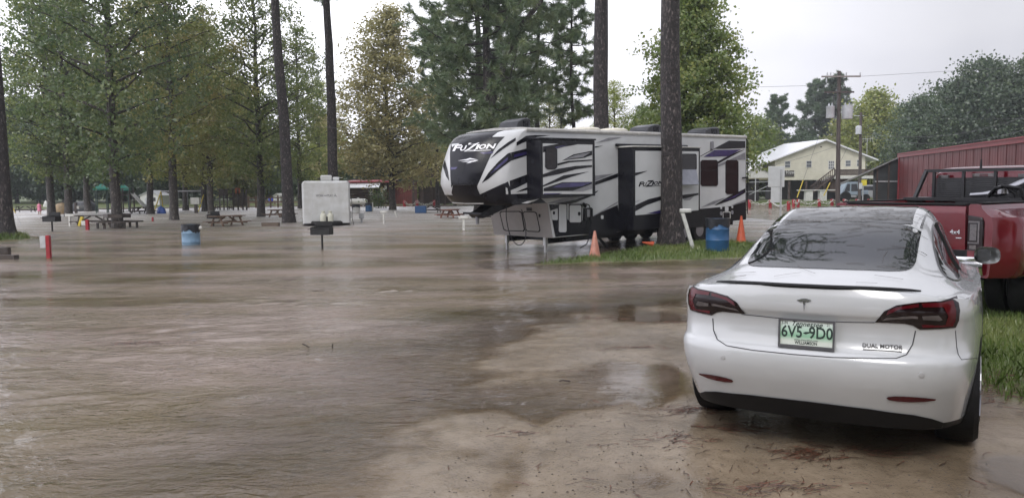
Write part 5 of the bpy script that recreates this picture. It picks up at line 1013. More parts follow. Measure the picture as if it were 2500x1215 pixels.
def picnic(px, py, label, rot, m_=None, sc=1.0, L=1.9, z=WL):
    p = gpos(px, py, z); t = thing('picnic_table', label, 'picnic table', p, rot, 'picnic tables in the flooded camp'); t.scale = (sc, sc, sc); m_ = m_ or wood_m
    for k in range(5): MB().bbox((-L / 2, -.36 + k * .145, .50), (L / 2, -.36 + k * .145 + .135, .54)).build('tabletop_plank', m_, t)
    for s in (-1, 1):
        for k in (0, 1): MB().bbox((-L / 2, s * .62 + k * .145 - .14, .20), (L / 2, s * .62 + k * .145 - .005, .24)).build('bench_plank', m_, t)
        for e in (-1, 1): MB().bar((e * (L / 2 - .3), s * .62, -.35), (e * (L / 2 - .3), s * .20, .50), .045, .10).build('leg', m_, t)
        MB().bbox((s * (L / 2 - .3) - .025 + .045, -.72, .14), (s * (L / 2 - .3) + .025 + .045, .72, .20)).build('cross_beam', m_, t); MB().bbox((s * (L / 2 - .3) - .024 + .045, -.34, .44), (s * (L / 2 - .3) + .024 + .045, .34, .497)).build('top_beam', m_, t)
        MB().bar((s * (L / 2 - .3), 0, .20), (s * .12, 0, .49), .04, .08).build('brace', m_, t)
    return t
picnic(555, 551, 'brown picnic table between the pale blue barrel and the leaning pine', R(62))
picnic(228, 549, 'grey picnic table long side on, left of the tree with the bench ring', R(8), wood_d)
picnic(546, 512, 'small far picnic table in front of the play fort', R(5), wood_d, 1.0)
picnic(347, 521, 'picnic table below the playground slide', R(70), wood_d)
picnic(685, 530, 'picnic table half hidden behind the leaning pine', R(70), wood_m)
picnic(1052, 519, 'picnic table with a blue box beside it near the slim pine', R(20), wood_d)
picnic(1100, 531, 'reddish brown picnic table just left of the camper nose', R(75), mat('red_brown_wood', (.20, .09, .06), .6, 0, .3, 9))
picnic(62, 517, 'dark picnic table on the far shore at the left edge', R(10), wood_d)
b = MB(); p = gpos(1030, 520); b.bbox((-.5, -.3, 0), (.35, .3, .55)); tag(b.build('storage_box', mat('blue_plastic', (.03, .09, .22), .4), None, 35, .03, p), 'dark blue plastic box in the water beside the far picnic table', 'box')
# bench ring round the stout tree
tp_ = gpos(284, 556); tb = thing('tree_bench', 'low dark wooden bench built around the stout tree trunk', 'bench', (AT(283, 470, 39).x, 39, WL))
for k in range(6):
    a = 2 * PI * k / 6 + .3; b0 = 2 * PI * (k + 1) / 6 + .3
    MB().bar((1.05 * math.cos(a), 1.05 * math.sin(a), .33), (1.05 * math.cos(b0), 1.05 * math.sin(b0), .33), .34, .06).build('seat_plank', wood_d, tb); MB().bar((.9 * math.cos(a), .9 * math.sin(a), -.3), (.9 * math.cos(a), .9 * math.sin(a), .30), .09, .09, (1, 0, 0)).build('leg', wood_d, tb)
    MB().bar((.62 * math.cos(a), .62 * math.sin(a), .62), (.62 * math.cos(b0), .62 * math.sin(b0), .62), .04, .18).build('back_plank', wood_d, tb)
def barrel(px, py, z, r, h, m_, label, sink=0.0, ball=False):
    p = gpos(px, py, z); t = thing('barrel', label, 'barrel', (p.x, p.y, z - sink))
    MB().lathe([(r * .96, 0), (r, .03), (r, h * .33), (r * 1.025, h * .345), (r, h * .36), (r, h * .66), (r * 1.025, h * .675), (r, h * .69), (r, h - .03), (r * .97, h)], (0, 0, 0), 28).build('drum', m_, t)
    P = []; rr = random.Random(px)
    for k, zz in enumerate((h * .76, h * .84, h * .93, h + .012, h + .014)):
        P.append([Vector(((r * (1.035 if k < 3 else (1.04 if k == 3 else .8)) + rr.uniform(-.006, .01)) * math.cos(a), (r * (1.035 if k < 3 else (1.04 if k == 3 else .8)) + rr.uniform(-.006, .01)) * math.sin(a), zz + (rr.uniform(-.05, .05) + .05 * math.sin(3 * a) if k == 0 else 0))) for a in np.linspace(0, 2 * PI, 40, endpoint=False)])
    MB().grid(P, 0, True).build('liner', liner, t)
    if ball: MB().lathe([(.0, -.07), (.05, -.05), (.07, 0), (.05, .05), (0, .07)], (r + .04, 0, h - .12), 14).build('bag_knot', white_pvc, t)
    return t
p = gpos(1751, 612, -.16)
barrel(1751, 612, -.16, .325, .92, blue_m, 'blue drum bin with black liner standing on the grass beside the pine')
barrel(467, 597, WL, .30, .90, ltblue_m, 'pale blue drum bin standing in open flood water', .20, True)
barrel(901, 516, WL, .30, .9, blue_m, 'far blue drum bin near the cabin', .2)
barrel(870, 521, WL, .30, .9, mat('white_drum', (.55, .55, .53), .5), 'far white drum bin right of the cargo trailer', .2)
def cone(px, py, z, label, tip=False, h=.72, fade=False):
    p = gpos(px, py, z); t = thing('traffic_cone', label, 'traffic cone', p); m_ = mat('faded_cone', (.38, .16, .11), .5, 0, .25, 8) if fade else orange_m
    MB().lathe([(.17, 0), (.155, .03), (.03, h), (.02, h + .01), (0, h + .01)], (0, 0, 0), 20).build('cone_body', m_, t); MB().bbox((-.19, -.19, -.03), (.19, .19, .0)).build('cone_base', m_, t, 35, .01)
    if tip: t.rotation_euler = (0, R(-78), R(20)); t.location.z += .17; t.scale = (.5, .5, .5); t.location.z -= .08
cone(1452, 629, WL, 'faded orange traffic cone standing in the water before the camper', fade=True)
cone(1592, 603, -.2, 'orange traffic cone lying tipped over at the pine base', True)
cone(1809, 590, -.16, 'bright orange traffic cone right of the blue drum', h=.85)
# leaning white post
p = gpos(1694, 609, -.16); t = thing('marker_post', 'white square post with small cap leaning against the big pine', 'post', p); tp2 = AT(1665, 516, p.y) - Vector(p)
MB().bar((0, 0, -.05), tuple(tp2), .10, .10, (0, 1, 0)).build('shaft', white_pvc, t); MB().box(tuple(tp2 + Vector((.10, 0, .02))), (.33, .16, .12)).build('cap', white_pvc, t, 35, .03)
# grey gas tank behind the blue drum
p = gpos(1795, 583, -.1); t = thing('gas_tank', 'grey horizontal gas tank behind the blue drum', 'tank', (p.x, p.y + 3.2, -.05), R(25))
MB().lathe([(0, -.95), (.2, -.92), (.32, -.8), (.37, -.6), (.37, .6), (.32, .8), (.2, .92), (0, .95)], (0, 0, .75), 22, (1, 0, 0)).build('tank', mat('tank_grey', (.30, .31, .33), .4), t)
for x in (-.5, .5): MB().bbox((x - .05, -.25, 0), (x + .05, .25, .45)).build('saddle', grey_m, t)
# sign seen from behind
p = AT(1906, 516, 30); gz_ = ground_at(p.x, 30); t = thing('sign', 'blank white sign back with metal post between camper and house', 'sign', (p.x, 30, gz_)); q = lambda px, py: AT(px, py, 30) - t.location
MB().bbox((q(1885, 0).x, .05, q(0, 470).z), (q(1926, 0).x, .07, q(0, 419).z)).build('upper_board', mat('sign_back', (.58, .6, .61), .4, .1, .05), t, 35, .01); MB().bbox((q(1893, 0).x, .051, q(0, 508).z), (q(1920, 0).x, .071, q(0, 470.5).z)).build('lower_board', MATS['sign_back'], t, 35, .01); MB().bbox((-.03, 0, -.2), (.03, .048, q(0, 427).z)).build('metal_post', grey_m, t)
# charcoal grills
def grill(px, py, label, sc=1.0):
    p = gpos(px, py); t = thing('charcoal_grill', label, 'grill', p, R(-8)); t.scale = (sc, sc, sc); MB().tube([(0, 0, -.3), (0, 0, .46)], .035, 8).build('post', black_iron, t)
    b = MB(); b.bbox((-.31, -.2, .44), (.31, .2, .46)); b.bbox((-.31, -.2, .46), (-.285, .2, .68)); b.bbox((.285, -.2, .46), (.31, .2, .68)); b.bbox((-.285, .175, .46), (.285, .2, .86)); b.bbox((-.285, -.2, .46), (.285, -.18, .66)); b.build('firebox', black_iron, t)
    for k in range(9): MB().bbox((-.26 + k * .064, -.17, .70), (-.25 + k * .064, .17, .712)).build('grate_bar', black_iron, t)
    MB().tube([(-.40, -.21, .62), (.2, -.22, .66)], .012, 6).build('handle', black_iron, t)
grill(787, 606, 'black charcoal grill on a post in front of the cargo trailer'); grill(128, 565, 'small far charcoal grill on a post in front of the left trees', 1.05); grill(522, 552, 'charcoal grill beside the brown picnic table', .9)
def post(name, px, py, h, wd, m_, label, cat='post', cap=None, box=None, z=WL, group=None, lean=0.0):
    p = gpos(px, py, z); t = thing(name, label, cat, p, 0, group); t.rotation_euler = (0, lean, 0); MB().bbox((-wd / 2, -wd / 2, -.4), (wd / 2, wd / 2, h)).build('shaft', m_, t)
    if cap: MB().bbox((-cap[0] / 2, -cap[1] / 2, h + .001), (cap[0] / 2, cap[1] / 2, h + cap[2])).build('cap', cap[3], t, 35, .02)
    if box: MB().bbox((box[0] - box[2] / 2, -.06, box[1]), (box[0] + box[2] / 2, .10, box[1] + box[3])).build('meter_box', box[4], t, 35, .01)
    return t
post('hookup_post', 120, 629, .64, .10, redpost, 'red post with grey meter box, nearest of the red posts', box=(-.13, .28, .16, .34, grey_m)); post('hookup_post', 214, 561, .5, .13, redpost, 'short red post with pale box left of the bench tree', box=(-.17, .22, .2, .22, white_pvc)); post('hookup_post', 373, 540, .25, .09, redpost, 'small far red post right of the bench tree')
b = MB(); p = gpos(200, 556); b.bar((-.12, 0, .1), (.05, 0, .55), .16, .12); tag(b.build('marker_flag', yellow_m, None, 35, 0, p), 'yellow marker beside the short red post', 'marker')
post('signpost', 171, 551, .5, .09, white_pvc, 'low white T-shaped signpost in the water at the left', 'signpost', cap=(.5, .06, .14, white_pvc)); post('hookup_pedestal', 883, 543, .22, .10, grey_m, 'grey electric pedestal right of the cargo trailer', 'pedestal', cap=(.26, .2, .32, grey_m))
post('marker_post', 937, 545, .56, .09, white_pvc, 'white marker post with flat top in open water', cap=(.36, .16, .12, white_pvc)); post('marker_post', 969, 531, .42, .09, white_pvc, 'thin white post leaning in water right of the flat-topped one', lean=R(-18)); post('marker_post', 1132, 561, .50, .10, white_pvc, 'white post with mushroom cap in front of the camper hitch', cap=(.44, .2, .13, white_pvc)); post('marker_post', 910, 516, .75, .09, white_pvc, 'white post beside the far blue drum')
post('hookup_post', 479, 520, .72, .22, wood_d, 'dark timber post with a white box on top left of the twin trunks', cap=(.72, .4, .55, white_pvc)); post('hookup_post', 186, 520, .9, .18, wood_d, 'dark timber post beside the tan tarp', box=(.18, .35, .2, .25, white_pvc))
p = gpos(875, 506); t = thing('gas_tank', 'white gas tank between the cargo trailer and the log cabin', 'tank', (p.x, p.y, WL), R(0)); MB().lathe([(0, -.95), (.2, -.92), (.30, -.8), (.34, -.6), (.34, .6), (.30, .8), (.2, .92), (0, .95)], (0, 0, .55), 18, (1, 0, 0)).build('tank', white_pvc, t); MB().lathe([(.12, 0), (.12, .1), (0, .14)], (0, 0, .88), 12).build('valve_dome', white_pvc, t)
for x in (-.5, .5): MB().bbox((x - .05, -.2, -.3), (x + .05, .2, .28)).build('saddle', grey_m, t)
b = MB(); p = gpos(661, 552); b.bbox((-.44, -.15, -.1), (.44, .15, .20)); tag(b.build('timber_block', mat('brown_block', (.10, .075, .055), .6), None, 35, .02, p), 'dark timber block showing above water left of the leaning pine', 'timber')
t = thing('timber_bench', 'dark wet timber bench cut off by the left edge of the picture', 'bench', gpos(0, 632)); MB().bbox((-1.2, -.1, .0), (.46, .12, .11)).build('beam', wood_d, t); MB().bbox((-.5, .3, -.2), (.03, .45, .30)).build('back_post', wood_d, t)
# far camp clutter
def blob(name, px, py, rx, ry, rz, m_, label, cat, seed=1):
    p = gpos(px, py); bm = bmesh.new(); bmesh.ops.create_icosphere(bm, subdivisions=3, radius=1)
    for v in bm.verts:
        k = 1 + .18 * float(vnoise(np.array([v.co.x * 2 + seed]), np.array([v.co.y * 2 + v.co.z]), 1.0, seed)[0]) * 2; v.co = Vector((v.co.x * rx * k, v.co.y * ry * k, max(-.1, v.co.z) * rz * k))
    me = bpy.data.meshes.new(name); bm.to_mesh(me); bm.free(); me.polygons.foreach_set('use_smooth', [True] * len(me.polygons)); return tag(obj(name, me, m_, None, 0, p), label, cat)
blob('tarp_mound', 147, 522, .85, .6, .95, mat('tan_tarp', (.24, .17, .09), .6, 0, .3, 3, bump=.5, bs=6), 'tan tarp heaped beside the dark broadleaf tree', 'tarp', 2); blob('pop_up_tent', 208, 515, 1.2, .9, 1.0, mat('black_tent', (.02, .022, .025), .5), 'low black tent behind the broadleaf trees', 'tent', 3)
blob('white_bag', 113, 508, .30, .22, .85, white_pvc, 'white plastic bag against a tree trunk at the left', 'bag', 4); blob('blue_bin', 395, 521, .36, .3, .62, mat('blue_plastic2', (.02, .08, .35), .4), 'bright blue bin between two trunks', 'bin', 5); 
# shrubs by the cabin
def shrub(px, py, r, h, label, m_, z=WL, n=900, seed=1):
    g = np.random.default_rng(seed); p = gpos(px, py, z); C = g.normal(size=(n, 3)) * np.array([r * .45, r * .45, h * .28]) + np.array([0, 0, h * .5]); C[:, 2] = np.abs(C[:, 2]); me = leaf_soup('foliage', C, .16, g.uniform(0, 1, n), g); t = thing('shrub', label, 'shrub', p); obj('foliage', me, m_, t); b = MB()
    for k in range(4): b.tube([(0, 0, -.1), (random.uniform(-.3, .3) * r, random.uniform(-.3, .3) * r, h * .6)], [.03, .01], 5)
    b.build('stem', B_GREY, t)
shrub(925, 508, 1.1, 1.9, 'dark green shrub in front of the log cabin', L_DARK, n=700)
# person
def person(px, py, h):
    p = gpos(px, py); t = thing('person', 'small figure in a pink top and shorts wading far off at the left', 'person', (p.x, p.y, WL - .12), R(20)); k = h / 1.5
    J = dict(pel=(0, 0, .80), ch=(0, .02, 1.10), nk=(0, .02, 1.25), hd=(0, .03, 1.40), ls=(-.16, .02, 1.17), le=(-.26, .06, .95), lh=(-.24, .16, .80), rs=(.16, .02, 1.17), re=(.30, .0, .98), rh=(.36, .1, .86), lk=(-.09, .05, .45), lf=(-.10, .12, .03), rk=(.10, -.02, .45), rf=(.12, -.12, .04))
    E = [('pel', 'ch'), ('ch', 'nk'), ('nk', 'hd'), ('ch', 'ls'), ('ls', 'le'), ('le', 'lh'), ('ch', 'rs'), ('rs', 're'), ('re', 'rh'), ('pel', 'lk'), ('lk', 'lf'), ('pel', 'rk'), ('rk', 'rf')]
    rad = dict(pel=.13, ch=.14, nk=.05, hd=.10, ls=.06, le=.04, lh=.035, rs=.06, re=.04, rh=.035, lk=.065, lf=.045, rk=.065, rf=.045); names = list(J)
    me = bpy.data.meshes.new('body'); me.from_pydata([tuple(c * k for c in J[n]) for n in names], [(names.index(a), names.index(b)) for a, b in E], []); o = obj('body', me, mat('skin', (.42, .24, .17), .5), t)
    md = o.modifiers.new('skin', 'SKIN'); sv = me.skin_vertices[0].data
    for i, n in enumerate(names): sv[i].radius = (rad[n] * k, rad[n] * k * .85); sv[i].use_root = n == 'pel'
    o.modifiers.new('sub', 'SUBSURF').levels = 1
    pink = mat('pink_cloth', (.68, .22, .34), .6); MB().lathe([(.21 * k, .52 * k), (.185 * k, .8 * k), (.17 * k, 1.0 * k), (.19 * k, 1.15 * k), (.08 * k, 1.26 * k)], (0, .01, 0), 14).build('dress', pink, t); MB().lathe([(.115 * k, 1.36 * k), (.125 * k, 1.44 * k), (.09 * k, 1.52 * k), (0, 1.54 * k)], (0, .01, 0), 12).build('hair', mat('dark_hair', (.03, .02, .015), .5), t)
person(97, 523, 1.15)
# ================================================================ PLAYGROUND
teal = mat('teal_canopy', (.02, .20, .15), .5, 0, .15, 4); pole_m = mat('dark_green_pole', (.03, .06, .05), .5)
def lp(px, py, Y, o): return AT(px, py, Y) - Vector(o)
def canopy(px, w_, ytop, yeave, Y, label):
    a = AT(px, 470, Y); t = thing('shade_canopy', label, 'canopy', (a.x, Y, WL), R(20)); zt = AT(px, ytop, Y).z - WL; ze = AT(px, yeave, Y).z - WL; r = w_ / 2
    MB().add([(-r, -r, ze), (r, -r, ze), (r, r, ze), (-r, r, ze), (-r, -r, ze + .12), (r, -r, ze + .12), (r, r, ze + .12), (-r, r, ze + .12), (0, 0, zt)], [(0, 1, 5, 4), (1, 2, 6, 5), (2, 3, 7, 6), (3, 0, 4, 7), (4, 5, 8), (5, 6, 8), (6, 7, 8), (7, 4, 8)]).build('roof', teal, t)
    for x in (-1, 1):
        for y in (-1, 1): MB().tube([(x * r * .72, y * r * .72, -.2), (x * r * .72, y * r * .72, ze + .1)], .05, 6).build('post', pole_m, t)
canopy(248, 1.15, 448, 464, 66, 'green pyramid shade canopy on four poles, left of the pair'); canopy(302, 1.15, 449, 465, 72, 'darker green shade canopy half hidden behind the bench tree')
a = AT(330, 470, 66); t = thing('playground_slide', 'white playground slide on a wooden frame', 'slide', (a.x, 66, WL)); o = (a.x, 66, WL); A = lp(323, 474, 66, o); B = lp(351, 503, 66, o); C = lp(357, 506, 66, o)
b = MB(); P = [[Vector((p.x, -.3, p.z + .14)), Vector((p.x, -.28, p.z)), Vector((p.x, .28, p.z)), Vector((p.x, .3, p.z + .14))] for p in (A, B, C)]; b.grid(P); sl = b.build('chute', white_pvc, t); sd_ = sl.modifiers.new('s', 'SOLIDIFY'); sd_.thickness = .05
for y in (-.35, .35):
    MB().tube([(A.x - .05, y, -.3), (A.x - .05, y, A.z + .5)], .06, 6).build('post', wood_d, t); MB().tube([(A.x - 1.0, y, -.3), (A.x - 1.0, y, A.z + .5)], .06, 6).build('post', wood_d, t)
MB().bbox((A.x - 1.05, -.36, A.z - .06), (A.x - .0, .36, A.z)).build('platform', wood_d, t); MB().bbox((A.x - 1.05, -.4, A.z + .45), (A.x, -.36, A.z + .52)).build('rail', wood_d, t)
# swing frame
Y = 68; a = AT(440, 470, Y); o = (a.x, Y, WL); t = thing('swing_frame', 'tall swing frame with yellow legs between the trunks', 'swing', o); x0 = lp(393, 467, Y, o); x1 = lp(500, 466, Y, o)
MB().tube([x0, x1], .06, 8).build('top_bar', grey_m, t)
for p in (x0, x1):
    for s in (-1, 1): MB().tube([p, (p.x - .3, s * 1.0, -.2)], .05, 6).build('leg', yellow_m, t)
for k in range(2):
    x = x0.x + (x1.x - x0.x) * (.35 + .3 * k); 
    for s in (-.2, .2): MB().tube([(x + s, 0, x0.z), (x + s, 0, .55)], .012, 5).build('chain', grey_m, t)
    MB().bbox((x - .24, -.1, .5), (x + .24, .1, .55)).build('seat', black_plastic, t)
# play fort
Y = 72; a = AT(572, 470, Y); o = (a.x, Y, WL); t = thing('play_fort', 'dark wooden play fort with orange panel between the trunks', 'play fort', o)
def fx(px): return lp(px, 0, Y, o).x
def fz(py): return lp(572, py, Y, o).z
for px in (556, 568, 580, 589): MB().bbox((fx(px) - .06, -.5, -.3), (fx(px) + .06, -.38, fz(462))).build('post', wood_d, t)
for k in range(7): MB().bbox((fx(555), -.37 , fz(503) + k * .18), (fx(590), -.33, fz(503) + k * .18 + .165)).build('wall_board', wood_d, t)
MB().bbox((fx(561), -.42, fz(472)), (fx(574), -.40, fz(459))).build('panel', mat('orange_panel', (.30, .09, .03), .6), t); MB().bbox((fx(519), -.3, fz(478)), (fx(533), .6, fz(464))).build('cabin', wood_d, t); MB().bbox((fx(517), -.4, fz(464)), (fx(535), .7, fz(461))).build('cabin_roof', wood_d, t)
for px in (521, 531, 540): MB().bbox((fx(px) - .05, -.3, -.3), (fx(px) + .05, -.2, fz(474))).build('post', wood_d, t)
for py in (474, 483): MB().bbox((fx(533), -.3, fz(py) - .04), (fx(556), -.25, fz(py) + .04)).build('bridge_rail', wood_d, t)
# far fence
for (xa, xb, Y, ya, lb) in ((588, 700, 80, 478, 'dark rail fence right of the play fort'), (607, 742, 92, 490, 'far timber fence behind the flooded field'), (752, 850, 96, 489, 'far timber fence beyond the cargo trailer')):
    a = AT(xa, 470, Y); o = (a.x, Y, WL); t = thing('rail_fence', lb, 'fence', o); x1 = lp(xb, 0, Y, o).x; n = 7
    for k in range(n + 1): MB().bbox((x1 * k / n - .07, -.07, -.3), (x1 * k / n + .07, .07, lp(xa, ya, Y, o).z)).build('post', wood_m, t)
    for dz in (.15, .55): MB().bbox((0, -.11, lp(xa, ya, Y, o).z - dz - .12), (x1, -.072, lp(xa, ya, Y, o).z - dz)).build('rail', wood_m, t)
def small_shed(px0, px1, yt, ye, yb, Y, label, m_, roofm, extra=False):
    a = AT((px0 + px1) / 2, 470, Y); o = (a.x, Y, WL); t = thing('small_shed', label, 'shed', o); w2 = (lp(px1, 0, Y, o).x - lp(px0, 0, Y, o).x) / 2; ze = lp(px0, ye, Y, o).z; zt = lp(px0, yt, Y, o).z
    b = MB(); b.prism([(-w2, -.3), (w2, -.3), (w2, ze), (0, zt), (-w2, ze)], (0, 0, 0), (1, 0, 0), (0, 0, 1), (0, 1, 0), 3.0); b.build('wall', m_, t)
    for s in (-1, 1): b = MB(); n = Vector((s * w2, 0, ze)) - Vector((0, 0, zt)); b.add([Vector((0, -.15, zt + .06)), Vector((0, 3.15, zt + .06)), Vector((s * w2 * 1.12, 3.15, ze - .02)), Vector((s * w2 * 1.12, -.15, ze - .02)), Vector((0, -.15, zt)), Vector((0, 3.15, zt)), Vector((s * w2 * 1.12, 3.15, ze - .08)), Vector((s * w2 * 1.12, -.15, ze - .08))], [(0, 1, 2, 3), (7, 6, 5, 4), (0, 3, 7, 4), (1, 5, 6, 2), (2, 6, 7, 3)]); b.build('roof', roofm, t)
    MB().bbox((-w2 * .5, -.02, .2), (-w2 * .1, -.002, ze * .8)).build('door', grey_m, t); MB().bbox((w2 * .25, -.02, ze * .45), (w2 * .6, -.002, ze * .8)).build('window', black_gloss, t)
small_shed(341, 389, 466, 477, 500, 92, 'small white shed behind the playground slide', white_pvc, grey_m); small_shed(667, 684, 473, 477, 496, 96, 'tiny white hut far behind the timber fence', white_pvc, white_pvc)
# parked far things by the wood
t = thing('camp_chair', 'blue folding chair on the far shore left of the white hut', 'chair', gpos(660, 501)); 
for x in (-.2, .2):
    for y in (-.2, .2): MB().tube([(x, y, 0), (x, y, .45)], .02, 5).build('leg', grey_m, t)
MB().bbox((-.25, -.22, .42), (.25, .22, .47)).build('seat', mat('blue_cloth', (.03, .06, .4), .6), t); MB().bbox((-.25, .2, .47), (.25, .24, .95)).build('backrest', MATS['blue_cloth'], t)
# leaning yellow guy wire guard at the far left
p0 = AT(20, 483, 40); p1 = gpos(52, 551); b = MB(); b.tube([AT(20, 483, p1.y), p1.lerp(AT(20, 483, p1.y), .45)], .022, 6); o = b.build('guy_guard', yellow_m, None); tag(o, 'yellow guard on the guy wire at the far left', 'guy wire')
b = MB(); b.tube([p1, p1.lerp(AT(20, 483, p1.y), .445)], .012, 5); tag(b.build('guy_wire', grey_m, None), 'thin grey end of the guy wire entering the water at left', 'guy wire')
# ================================================================ BUILDINGS
siding = mat('cream_siding', (.55, .53, .43), .5, 0, .08, 1.5); 
def ribs(m_, freq, axis_='Z', depth=.03, strength=.6):
    t = m_.node_tree; b = t.nodes['Principled BSDF']; tc = N(t, 'ShaderNodeTexCoord'); wv = N(t, 'ShaderNodeTexWave', bands_direction=axis_, wave_profile='SAW' if axis_ == 'Z' else 'SIN'); wv.inputs['Scale'].default_value = freq; links(t, tc.outputs['Object'], wv.inputs[0]); bp = N(t, 'ShaderNodeBump'); bp.inputs['Strength'].default_value = strength; bp.inputs['Distance'].default_value = depth; links(t, wv.outputs[0], bp.inputs['Height']); links(t, bp.outputs[0], b.inputs['Normal']); return m_
ribs(siding, 1.6); metal_roof = ribs(mat('white_metal_roof', (.66, .67, .69), .3, .1, .05, .8), 1.0, 'X', .04, .4); brown_board = mat('brown_board', (.06, .04, .032), .6, 0, .3, 3); red_metal = ribs(mat('red_metal_wall', (.15, .032, .034), .5, .1, .2, .8), .9, 'X', .03, .3); red_trim = mat('red_trim', (.26, .03, .038), .45); dark_mesh = mat('dark_screen', (.03, .036, .038), .6, 0, .3, 1.0); log_m = ribs(mat('dark_log', (.075, .045, .035), .65, 0, .3, 2), 1.3, 'Z', .05, 1.0); barn_red = mat('barn_red_board', (.16, .035, .03), .6, 0, .25, 2)
def Z5(x, y): return (1800 + x / 5.0625, 300 + y / 5.0625)
def make_house():
    Y = 95.0; a = AT(2000, 470, Y); o = Vector((a.x, Y, ground_at(a.x, Y))); t = thing('house', 'cream two-storey gabled house with white metal roof on stilts', 'house', o)
    L = lambda x, y, dy=0.0: AT(*Z5(x, y), Y + dy) - o
    # gable wall
    pts = [L(467, 455), L(1085, 222), L(1583, 408), L(1583, 700), L(467, 708)]; b = MB(); b.prism([(p.x, p.z) for p in pts], (0, 0, 0), (1, 0, 0), (0, 0, 1), (0, 1, 0), 9.0); wall = b.build('wall', siding, t)
    rf = L(1085, 203); rz = rf.z; ef = L(345, 487); er = L(1720, 452); dx = -1.6; D = 9.6
    def plane(p, q, name):
        b = MB(); th = Vector((0, 0, -.16)); A = [Vector((p.x, -.5, p.z)), Vector((q.x, -.5, q.z)), Vector((q.x + dx, D, q.z)), Vector((p.x + dx, D, p.z))]; b.add(A + [v + th for v in A], [(0, 1, 2, 3), (7, 6, 5, 4), (0, 4, 5, 1), (1, 5, 6, 2), (2, 6, 7, 3), (3, 7, 4, 0)]); return b.build(name, metal_roof, t)
    plane(rf, ef, 'roof'); plane(rf, er, 'roof')
    lz = L(105, 495); b = MB(); A = [Vector((ef.x - .02, -.4, ef.z)), Vector((lz.x, -.4, ef.z - .45)), Vector((lz.x + dx, D, ef.z - .45)), Vector((ef.x - .02 + dx, D, ef.z))]; b.add(A + [v + Vector((0, 0, -.15)) for v in A], [(0, 1, 2, 3), (7, 6, 5, 4), (0, 4, 5, 1), (1, 5, 6, 2), (2, 6, 7, 3), (3, 7, 4, 0)]); b.build('porch_roof', metal_roof, t)
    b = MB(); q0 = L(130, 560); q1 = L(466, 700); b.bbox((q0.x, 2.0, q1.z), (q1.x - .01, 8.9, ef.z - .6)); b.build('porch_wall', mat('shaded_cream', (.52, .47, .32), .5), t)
    def wnd(x0, y0, x1, y1, nx=1, ny=2, door=False):
        p, q = L(x0, y0), L(x1, y1); b = MB(); b.bbox((p.x, -.05, q.z), (q.x, -.004, p.z)); f = b.build('door' if door else 'window', white_pvc, wall); g = .06
        for i in range(nx):
            for j in range(ny):
                w_ = (q.x - p.x - g) / nx; h_ = (p.z - q.z - g) / ny; MB().bbox((p.x + g / 2 + i * w_ + g / 2, -.06, q.z + g / 2 + j * h_ + g / 2), (p.x + g / 2 + (i + 1) * w_ - g / 2, -.051, q.z + g / 2 + (j + 1) * h_ - g / 2)).build('pane', mat('house_glass', (.10, .11, .12), .1, 0, .3, .6), f)
    wnd(585, 472, 655, 555); wnd(850, 468, 918, 552); wnd(1335, 462, 1402, 540); wnd(1475, 455, 1520, 540); wnd(1125, 468, 1195, 575, 3, 3, True)
    MB().bbox((L(1025, 298).x, -.06, L(0, 312).z), (L(1052, 0).x, -.004, L(0, 298).z)).build('gable_vent', brown_board, wall)
    p, q = L(530, 590), L(698, 662); MB().bbox((p.x, -.10, q.z), (q.x, -.02, p.z)).build('name_board', mat('dark_sign', (.045, .04, .035), .5), wall); lettering('name_lettering', 'View', .62, Matrix.Translation((L(662, 0).x, -.11, L(0, 617).z)) @ Matrix.Rotation(PI / 2, 4, 'X'), white_pvc, wall, font_shear=.3)
    # ground floor: dark open store with posts
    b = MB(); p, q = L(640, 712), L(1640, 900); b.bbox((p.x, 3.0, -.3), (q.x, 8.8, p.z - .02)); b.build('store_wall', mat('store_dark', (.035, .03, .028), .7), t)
    for x in (650, 860, 1090, 1300, 1500, 1630): c = L(x, 715); MB().bbox((c.x - .12, .1, -.3), (c.x + .12, .34, c.z - .02)).build('stilt', brown_board, t)
    # deck and stairs
    p, q = L(1090, 660), L(1650, 690); deck = MB().bbox((p.x, -2.6, q.z), (q.x, -.06, p.z)).build('deck', white_pvc, t)
    for (x0, x1) in ((1092, 1650),):
        for y in (585, 640): c = L(x0, y); c1 = L(x1, y); MB().bbox((c.x, -2.62, c.z - .12), (c1.x, -2.52, c.z + .02)).build('deck_rail', brown_board, deck)
        for k in range(40): c = L(1095 + k * 14.2, 612); MB().bbox((c.x - .05, -2.6, L(0, 655).z), (c.x + .05, -2.54, L(0, 588).z)).build('baluster', brown_board, deck)
    s0 = L(1090, 655); s1 = L(800, 880); st = thing_part('stairs', t, (0, 0, 0), (0, 0, 0))
    for k in range(12): f = k / 11; x = s0.x + (s1.x - s0.x) * f; z = s0.z + (s1.z - s0.z) * f; MB().bbox((x - .18, -2.6, z - .06), (x + .18, -1.5, z)).build('tread', brown_board, st)
    for dz in (0, .9): MB().bar((s0.x, -2.62, s0.z + dz), (s1.x, -2.62, s1.z + dz), .08, .22 if dz == 0 else .1).build('stringer' if dz == 0 else 'handrail', brown_board, st)
    for k in range(14): f = k / 13; x = s0.x + (s1.x - s0.x) * f; z = s0.z + (s1.z - s0.z) * f; MB().bbox((x - .04, -2.62, z), (x + .04, -2.57, z + .88)).build('baluster', brown_board, st)
    p, q = L(1092, 690), L(1300, 850); MB().bbox((p.x, -1.4, q.z), (q.x, -1.3, p.z)).build('side_screen', mat('brown_screen', (.11, .07, .055), .6), t)
    return t
make_house()
